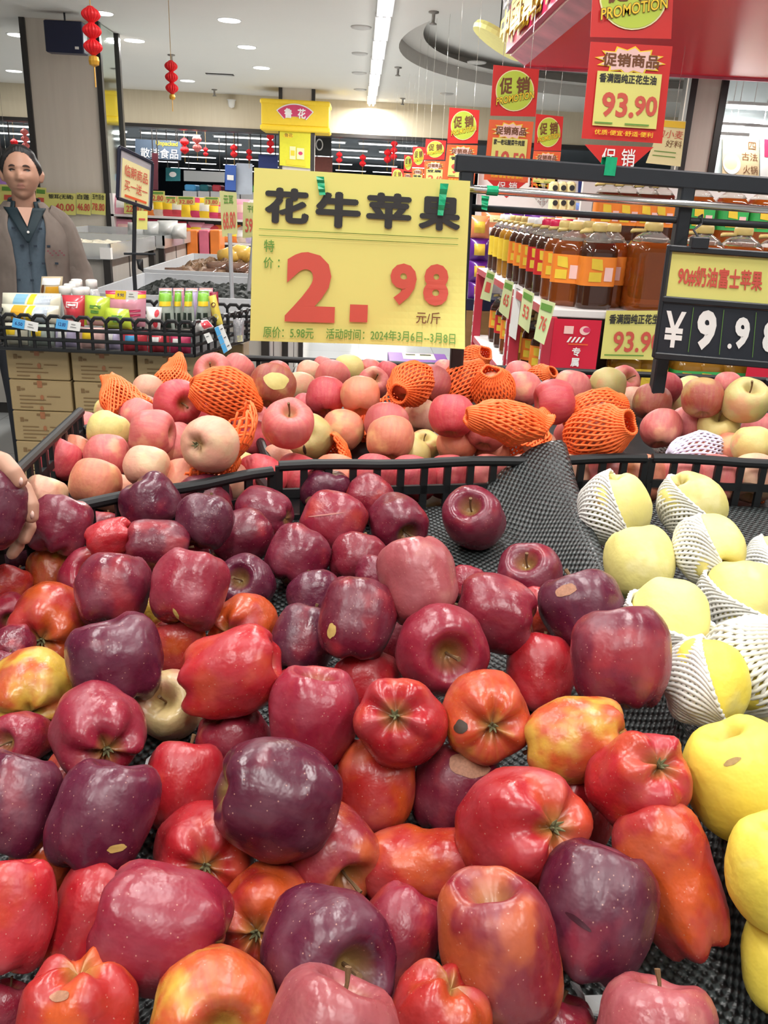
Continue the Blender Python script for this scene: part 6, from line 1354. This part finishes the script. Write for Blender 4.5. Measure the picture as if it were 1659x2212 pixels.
# ================================================================== people
SKINM = M('skin', (.46,.25,.17), .5, var=.06, scale=30); HAIRM = M('black_hair', (.012,.010,.010), .5, var=.4, scale=80); LIPM = M('lips', (.38,.17,.13), .45); EYEW = M('eye_white', (.30,.25,.22), .3); EYED = M('eye_iris', (.012,.008,.006), .2)
JACK = M('taupe_jacket', (.165,.132,.112), .85, var=.22, scale=18, bump=.3); SWEA = M('slate_sweater', (.075,.105,.135), .9, var=.15, scale=60, bump=.2); COLL = M('dark_teal_shirt', (.008,.022,.030), .7); TROU = M('dark_trousers', (.02,.022,.03), .8); SHOE = M('black_shoe', (.015,.013,.012), .4); DOTM = M('sweater_dots', (.02,.03,.045), .9); EMB = M('dark_red_stitching', (.16,.05,.06), .8)
hp = at_y(45,374,4.35); MX, MY = hp.x-.005, 4.37; yaw = math.atan2(-MX, MY)     # faces the camera
RM = Matrix.Rotation(-yaw*0.0+math.atan2(MX, -MY)*-1.0 if False else yaw*1.0, 3, 'Z')
def mw(p, extra=0.0):      # man's own frame: x to his left, -y forward, z up
    return V((MX, MY, 0))+RM @ V(p)
HZ = hp.z-.005
def headp(az, el, off=0.0):
    """point of the head surface; az 0 = forward, el up"""
    d = V((math.sin(az)*math.cos(el), math.cos(az)*math.cos(el), math.sin(el)))   # x, forward, up
    x, f, z = d
    g = lambda v, c, s: math.exp(-((v-c)/s)**2)
    wid = .081*(1-.21*smooth01(-z*1.1)**1.3); dep = .096; hei = .118
    if f > 0: dep = .090
    if z < 0: dep *= 1-.10*smooth01(-z)
    X, Fw, Z = x*wid, f*dep, z*hei
    if f > 0:
        k = 0.0
        k += .007*g(abs(x), .0, .55)*g(z, .30, .10)                      # brow
        k -= .013*g(abs(x), .42, .19)*g(z, .13, .11)                     # eye sockets
        nz = smooth01((.24-z)/.30)*(1-smooth01((-.22-z)/.06)); k += .027*g(x, 0, .13+.05*nz)*nz    # nose ridge to tip
        k += .008*g(abs(x), .17, .07)*g(z, -.19, .06)                    # nostrils
        k += .006*g(abs(x), .55, .2)*g(z, -.12, .16)                     # cheekbones
        k += .009*g(x, 0, .30)*(g(z, -.40, .055)+g(z, -.52, .06))-.004*g(x, 0, .3)*g(z, -.462, .022)
        k += .012*g(x, 0, .34)*g(z, -.84, .15)-.004*g(x, 0, .4)*g(z, -.64, .06)
        Fw += k
    r = V((X, Fw, Z)); 
    if off: r = r+V((X/wid**2, Fw/dep**2, Z/hei**2)).normalized()*off
    return r
HYAW = Matrix.Rotation(-.10, 3, 'Z')
def hw(r): q = HYAW @ V((r.x, -r.y, r.z)); return mw((q.x, q.y-.015, q.z+HZ))
NA, NE = 96, 64
def headgrid(off, mask=None):
    mb = MB(); P = []
    for j in range(NE+1):
        el = -math.pi/2+math.pi*j/NE
        for i in range(NA): P.append(hw(headp(-math.pi+2*math.pi*i/NA, el, off(-math.pi+2*math.pi*i/NA, el) if callable(off) else off)))
    F = []
    for j in range(NE):
        for i in range(NA):
            az = -math.pi+2*math.pi*(i+.5)/NA; el = -math.pi/2+math.pi*(j+.5)/NE
            if mask is None or mask(az, el): F.append((j*NA+i, j*NA+(i+1) % NA, (j+1)*NA+(i+1) % NA, (j+1)*NA+i))
    if mask:
        used = sorted({i for f in F for i in f}); mp = {u: k for k, u in enumerate(used)}; mb.add([P[u] for u in used], [tuple(mp[i] for i in f) for f in F])
    else: mb.add(P, F)
    return mb
man = thing('person', 'standing man in a taupe jacket over a slate V-neck sweater, looking at the camera', 'person', (MX, MY, 0))
mb = headgrid(0.0)
def tb(pts, rs, n=14): mb.tube([mw(p) for p in pts], rs, n)
for s in (1, -1):      # ears
    c = HYAW @ V((s*.085, .012, .0)); mb.lathe([(.001,-.030),(.012,-.024),(.016,-.005),(.017,.012),(.010,.026),(.001,.030)], 12, mw((c.x, c.y-.015, HZ-.008)), 0, RM @ Matrix.Rotation(s*.15, 3, 'Y'))
tb([(0,.0,HZ-.03),(0,.012,HZ-.10),(0,.025,HZ-.17),(0,.03,HZ-.25)], [.050,.055,.060,.075])            # neck
SHZ = HZ-.212
mb.lathe([(.10,.78),(.155,.86),(.165,.98),(.150,1.08),(.165,1.22),(.175,SHZ-.02),(.12,SHZ+.03),(.06,SHZ+.06)], 24, V((0,0,0)), 0, None, None, lambda p, a: mw((p.x*.88, p.y*.64+.03, p.z)))
for s in (1, -1):
    tb([(s*.12,.03,SHZ-.01),(s*.165,.03,SHZ-.06),(s*.20,.03,SHZ-.19),(s*.232,.02,SHZ-.30),(s*.262,-.03,SHZ-.40),(s*.258,-.10,SHZ-.52)], [.055,.06,.05,.043,.038,.028])
    hb = V((s*.250,-.13,SHZ-.56)); tb([(s*.255,-.10,SHZ-.52),hb,hb+V((-s*.004,-.03,-.035))], [.027,.036,.034])
    for k in range(4):
        o3 = hb+V((s*(-.028+.018*k),-.035,-.035)); L_ = (.034,.040,.038,.030)[k]; tb([o3, o3+V((0,-.010,-L_*.8)), o3+V((0,-.004,-L_*1.6)), o3+V((0,.006,-L_*2.1))], [.0095,.0088,.008,.006], 8)
    o3 = hb+V((-s*.028,-.012,.0)); tb([o3, o3+V((-s*.016,-.022,-.02)), o3+V((-s*.016,-.032,-.048))], [.012,.010,.008], 8)
    tb([(s*.09,.03,.84),(s*.10,.025,.62),(s*.10,.02,.46),(s*.10,.04,.28),(s*.10,.05,.09)], [.095,.078,.056,.055,.040])
    tb([(s*.10,.07,.05),(s*.10,-.02,.045),(s*.10,-.12,.03)], [.045,.042,.03])
body = mb.build('body', SKINM, man, smooth=True); rm = body.modifiers.new('one_surface', 'REMESH'); rm.mode = 'VOXEL'; rm.voxel_size = .0045; rm.use_smooth_shade = True
sm = body.modifiers.new('soften', 'SMOOTH'); sm.factor = .5; sm.iterations = 2
def hairmask(az, el):
    return el > hairline(az, el)
def hairline(az, el):
    a = abs(az); line = interp([0,.35,.75,1.05,1.35,1.6,2.2,math.pi], [.98,.96,.84,.52,.02,-.16,-.42,-.48], a)
    return line+.035*noise.noise(V((az*6, el*3, 2)))
hm = headgrid(lambda az, el: .0006+.016*smooth01((el-hairline(az, el))/.30)*(.8+.5*noise.noise(V((math.sin(az)*math.cos(el)*2.5, math.cos(az)*math.cos(el)*2.5, math.sin(el)*2.5)))), hairmask).build('hair', HAIRM, man, smooth=True)
headgrid(.0012, lambda az, el: (abs(az) < .27*(1-((el+.475)/.14)**2) if abs(el+.475) < .14 else False)).build('lips', LIPM, man, smooth=True)
for s in (1, -1):
    mbx = MB(); pts = [hw(headp(s*(.22+.10*k), .30+.05*math.sin(k*.7)-.012*k, .0025)) for k in range(5)]; mbx.tube(pts, [.0018,.0036,.0040,.0032,.0012], 6); mbx.build('eyebrow', M('brow_hair', (.05,.03,.025), .7), man)
    c = hw(headp(s*.44, .130, -.0055)); mbx = MB(); mbx.lathe([(.001,-.0085),(.007,-.007),(.0125,0),(.007,.007),(.001,.0085)], 14, c, 0, RM @ HYAW, None, lambda p, a: V((p.x*1.15, p.y*.85, p.z*.62))); ew = mbx.build('eye', EYEW, man, smooth=True)
    c2 = hw(headp(s*.425, .125, .0010)); mbx = MB(); mbx.lathe([(.001,-.005),(.0055,-.003),(.0062,0),(.0055,.003),(.001,.005)], 12, c2+RM @ V((0,.003,0)), 0, RM, None, lambda p, a: V((p.x*1.7, p.y*.8, p.z*1.1))); q = mbx.build('iris', EYED, man, smooth=True)
    mbx = MB(); pts = [hw(headp(s*(.23+.10*k), .148+.030*math.sin(k*.8), .0016)) for k in range(5)]; mbx.tube(pts, [.0014,.0026,.0028,.0026,.0012], 5); mbx.build('eyelid', HAIRM, man)
# clothes
def loft(prof, mat, name, cut=None, n=48, th=.006, sc=(.90,.66), par=None):
    rows = []
    for (r, z, fy) in prof:
        row = []
        for k in range(n+1):
            lo = cut(z) if cut else 0.0
            a = -math.pi/2+lo+(2*math.pi-2*lo)*k/n
            wob = 1+.012*math.sin(a*7+z*9)+.01*math.sin(z*40+a*3)
            row.append(mw((r*math.cos(a)*sc[0]*wob, r*math.sin(a)*sc[1]*wob+.03+fy, z)))
        rows.append(row)
    o = MB().grid(rows).build(name, mat, par or man, smooth=True)
    md = o.modifiers.new('cloth', 'SOLIDIFY'); md.thickness = th; md.offset = 1; return o
S0 = SHZ
sw = loft([(.155,.84,0),(.182,.92,0),(.182,1.02,0),(.178,1.12,0),(.186,1.25,0),(.190,S0-.06,0),(.172,S0-.01,0),(.128,S0+.028,.0),(.082,S0+.058,.0)], SWEA, 'sweater')
mbx = MB()
for zz in (.98,1.06,1.14,1.22,1.30):
    for xx in (-.06,.0,.06): mbx.box(mw((xx+.03*((zz*100) % 3-1), -.101-.02*(1-abs(xx)/.1), zz)), (.016,.004,.010), 0, RM)
q = mbx.build('dots', DOTM, man)
# shirt collar: dark V
mbx = MB(); v = [mw((-.085,-.015,S0+.075)), mw((.085,-.015,S0+.075)), mw((.0,-.128,S0-.085))]
rows = []
for j in range(13):
    t_ = j/12; w_ = lerp(.094, .004, t_); z_ = lerp(S0+.062, S0-.095, t_); row = []
    for i in range(13):
        x_ = lerp(-w_, w_, i/12); row.append(mw((x_, -.070-.058*smooth01(t_*1.3)-.012*(1-(x_/.1)**2)+.05*(abs(x_)/.1)**2*(1-t_), z_)))
    rows.append(row)
o = mbx.grid(rows).build('shirt_front', COLL, man, smooth=True); md = o.modifiers.new('t', 'SOLIDIFY'); md.thickness = .004
rows = []
for j in range(6):
    t_ = j/5; row = []
    for k in range(33):
        a = -math.pi/2+.62+(2*math.pi-1.24)*k/32; r_ = lerp(.066, .088, t_); row.append(mw((r_*math.cos(a)*1.02, r_*math.sin(a)*.92+.022, lerp(S0+.098, S0+.035, t_)+.012*math.sin(a))))
    rows.append(row)
o = MB().grid(rows).build('shirt_collar', COLL, man, smooth=True); md = o.modifiers.new('t', 'SOLIDIFY'); md.thickness = .006
MB().lathe([(.001,0),(.006,.001),(.006,.003),(.001,.004)], 10, mw((.004,-.147,S0-.045)), 0, RM @ Matrix.Rotation(math.pi/2, 3, 'X')).build('button', CAPW, man)
# skin of the open neck
mbx = MB(); mbx.add([mw((-.034,-.098,S0+.065)), mw((.034,-.098,S0+.065)), mw((.003,-.146,S0-.02))], [(0,1,2)]); mbx.build('open_neck', SKINM, man)
jk = loft([(.212,.74,0),(.215,.84,0),(.210,.95,0),(.206,1.06,0),(.210,1.18,0),(.214,S0-.09,0),(.200,S0-.03,0),(.162,S0+.015,0),(.115,S0+.052,0),(.090,S0+.085,0)], JACK, 'jacket', lambda z: interp([.74,1.0,S0-.1,S0+.085], [.50,.36,.34,.72], z), 56, .010, (.93,.68))
for s in (1, -1):
    mbx = MB(); P_ = [(s*.09,.03,S0+.025),(s*.145,.03,S0-.010),(s*.180,.03,S0-.08),(s*.205,.025,S0-.19),(s*.235,.015,S0-.30),(s*.262,-.03,S0-.40),(s*.262,-.085,S0-.485)]
    mbx.tube([mw(p) for p in P_], [.060,.070,.068,.064,.060,.056,.044], 20, 0, cap=False); o = mbx.build('sleeve', JACK, man, smooth=True); md = o.modifiers.new('t', 'SOLIDIFY'); md.thickness = .006; md.offset = 1
    dm = o.modifiers.new('sub', 'SUBSURF'); dm.levels = 2; dm.render_levels = 2
    tx = bpy.data.textures.get('cloth_folds') or bpy.data.textures.new('cloth_folds', 'CLOUDS'); tx.noise_scale = .07
    d2 = o.modifiers.new('folds', 'DISPLACE'); d2.texture = tx; d2.strength = .022; d2.texture_coords = 'GLOBAL'
    mbx = MB(); mbx.tube([mw((s*.10,.03,.90)), mw((s*.105,.025,.62)), mw((s*.105,.02,.46)), mw((s*.105,.04,.26)), mw((s*.105,.05,.06))], [.105,.092,.078,.072,.068], 18); mbx.build('trouser_leg', TROU, man, smooth=True)
    mbx = MB(); mbx.tube([mw((s*.10,.095,.05)), mw((s*.10,.0,.05)), mw((s*.10,-.10,.04)), mw((s*.10,-.15,.03))], [.04,.050,.046,.025], 14); mbx.build('shoe', SHOE, man, smooth=True)
sub = jk.modifiers.new('sub', 'SUBSURF'); sub.levels = 2; sub.render_levels = 2; d2 = jk.modifiers.new('folds', 'DISPLACE'); d2.texture = bpy.data.textures['cloth_folds']; d2.strength = .014; d2.texture_coords = 'GLOBAL'
mbx = MB()
for k in range(9): mbx.box(mw((.085+.009*k, -.148+.0050*k, S0-.13-.010*(k % 3))), (.008,.005,.007), 0, RM)
mbx.build('chest_stitching', EMB, man)
# ---- the hand that reaches in from the left with an apple
hd = 2*FPX*.043/172; hc = at_d(-30, 1101, hd)
make_fruit('red_apple', 'dark plum apple held in the hand at the left edge', 'apple', 'red apples in the front bin', hc, .041, 'T0', axis_from(.15, -.97, 's'), 'P', 1.0, 1.02)
hand = thing('person', 'bare hand and forearm reaching in from the left edge, holding a dark plum apple', 'person', at_d(-60, 1060, hd+.05))
mb = MB(); D = lambda px, py, dd: at_d(px, py, hd+dd)
mb.tube([D(-520,1000,.12), D(-330,1010,.10), D(-200,1030,.075), D(-135,1050,.058), D(-80,1075,.050)], [.038,.034,.027,.032,.036], 16)
mb.tube([D(-110,1050,.055), D(-55,1062,.055), D(0,1090,.052), D(25,1105,.050)], [.028,.030,.026,.018], 14)
FN = [([(-70,1010,.045),(-30,985,.020),(8,998,.002),(30,1022,-.004),(46,1045,.000)], [.013,.0115,.0105,.0095,.0085]),
      ([(-40,1040,.055),(20,1030,.032),(50,1058,.018),(66,1092,.014),(68,1122,.016)], [.0135,.0115,.0105,.0095,.0078]),
      ([(-20,1085,.056),(30,1085,.046),(54,1110,.038),(62,1140,.034),(50,1168,.030)], [.013,.0110,.0100,.0090,.0072]),
      ([(-20,1120,.056),(20,1130,.050),(38,1155,.044),(38,1180,.038),(24,1200,.032)], [.012,.0095,.0088,.0078,.0065]),
      ([(-120,1060,.045),(-100,1090,.010),(-80,1125,-.022),(-58,1150,-.032),(-40,1165,-.034)], [.016,.0145,.0125,.011,.009])]
for pts, rs in FN:
    P_ = [D(*p) for p in pts]; mb.tube([P_[0]]+P_[1:]+[P_[-1]+(P_[-1]-P_[-2]).normalized()*.004], rs+[rs[-1]*.5], 12)
hb = mb.build('arm', SKINM, hand, smooth=True); rm = hb.modifiers.new('one_surface', 'REMESH'); rm.mode = 'VOXEL'; rm.voxel_size = .0022; rm.use_smooth_shade = True; sm = hb.modifiers.new('soften', 'SMOOTH'); sm.factor = .5; sm.iterations = 3
mb = MB(); mb.tube([D(-520,1000,.12), D(-400,1005,.11), D(-270,1018,.09)], [.055,.050,.043], 18, 0, False); o = mb.build('sleeve', TROU, hand, smooth=True); md = o.modifiers.new('t', 'SOLIDIFY'); md.thickness = .004
for (px, py, dd) in ((44,1040,-.008),(68,1112,.008)):
    c = D(px, py, dd); mb = MB(); mb.lathe([(.001,-.001),(.0045,-.0005),(.0048,0),(.001,.0014)], 12, c, 0, ROT @ Matrix.Rotation(-.6, 3, 'Y')); mb.build('fingernail', M('nail', (.62,.38,.32), .3), hand, smooth=True)
# ================================================================== blemishes that single out some of the fruit
from mathutils.bvhtree import BVHTree
def blemish(start, px, py, rx, ry, rot, mat, name='blemish'):
    o = next((q for q in S.objects if q.parent is None and str(q.get('label', '')).startswith(start)), None)
    if o is None: return
    mw_ = o.matrix_basis; bv = BVHTree.FromPolygons([mw_ @ v.co for v in o.data.vertices], [tuple(p.vertices) for p in o.data.polygons])
    inv = mw_.inverted(); ca, sa = math.cos(math.radians(rot)), math.sin(math.radians(rot)); vs = []; fs = []; ok = True
    NA_, NR_ = 24, 4
    def hit(x, y):
        r = ray(px+x*ca-y*sa, py+x*sa+y*ca).normalized(); loc, nrm, i_, d_ = bv.ray_cast(CAM, r)
        return None if loc is None else inv @ (loc-r*.0006)
    c = hit(0, 0)
    if c is None: return
    vs.append(c)
    for k in range(1, NR_+1):
        for a in range(NA_):
            t = 2*math.pi*a/NA_; w_ = (1+.22*noise.noise(V((math.cos(t)*1.7, math.sin(t)*1.7, px*.37))))*k/NR_; h = hit(rx*w_*math.cos(t), ry*w_*math.sin(t))
            vs.append(h if h is not None else vs[-1])
    for a in range(NA_): fs.append((0, 1+a, 1+(a+1) % NA_))
    for k in range(NR_-1):
        for a in range(NA_): fs.append((1+k*NA_+a, 1+(k+1)*NA_+a, 1+(k+1)*NA_+(a+1) % NA_, 1+k*NA_+(a+1) % NA_))
    me = bpy.data.meshes.new(name); me.from_pydata([tuple(v) for v in vs], [], fs); me.materials.append(mat); me.polygons.foreach_set('use_smooth', [True]*len(fs)); me.update()
    q = bpy.data.objects.new(name, me); COL.objects.link(q); q.parent = o
TANM = M('tan_scar', (.50,.34,.10), .6, var=.2, scale=9); ROTM = M('rot_spot', (.045,.025,.015), .6, var=.3, scale=9); RUSM = M('russet', (.36,.17,.10), .6, var=.45, scale=18)
CREM = M('crease_dark', (.045,.006,.014), .5, var=.3, scale=9); BARE = M('bare_yellow', (.58,.50,.17), .45, var=.15, scale=6); BRNM = M('brown_scar', (.36,.23,.08), .6, var=.3, scale=14); LSCR = M('pale_scratch', (.45,.16,.14), .5)
bpy.context.view_layer.update()
for a in (('dark purple apple frosted',252,1833,22,8,-14,TANM),('red and yellow apple with a dark rot',996,1570,15,15,0,ROTM),('round matte maroon apple with a yellow',716,1362,9,17,10,TANM),('deep purple apple with a long crease',1248,1990,34,6,38,CREM),
          ('maroon apple with a sandy',1012,1655,44,24,14,RUSM),('tall ruddy apple with a bare',596,822,28,20,15,BARE),('pink apple with a butter-yellow',240,922,24,22,10,BARE),('green-yellow apple with a split',658,972,3.5,11,-10,ROTM),
          ('pale yellow apple with a brown scar',1288,1085,7,30,-30,BRNM),('big bright yellow apple',1582,1645,20,7,-22,BRNM),('orange apple with a three-lobed',128,2152,22,13,-12,RUSM),('rosy apple with a faint scratch',702,1112,40,1.8,-7,LSCR),
          ('glossy dark red apple with a cluster',380,1326,4,13,-28,TANM),('plum apple with a russet patch',672,1082,12,10,0,RUSM),('dark violet apple',1222,1275,24,12,-20,RUSM)): blemish(*a)
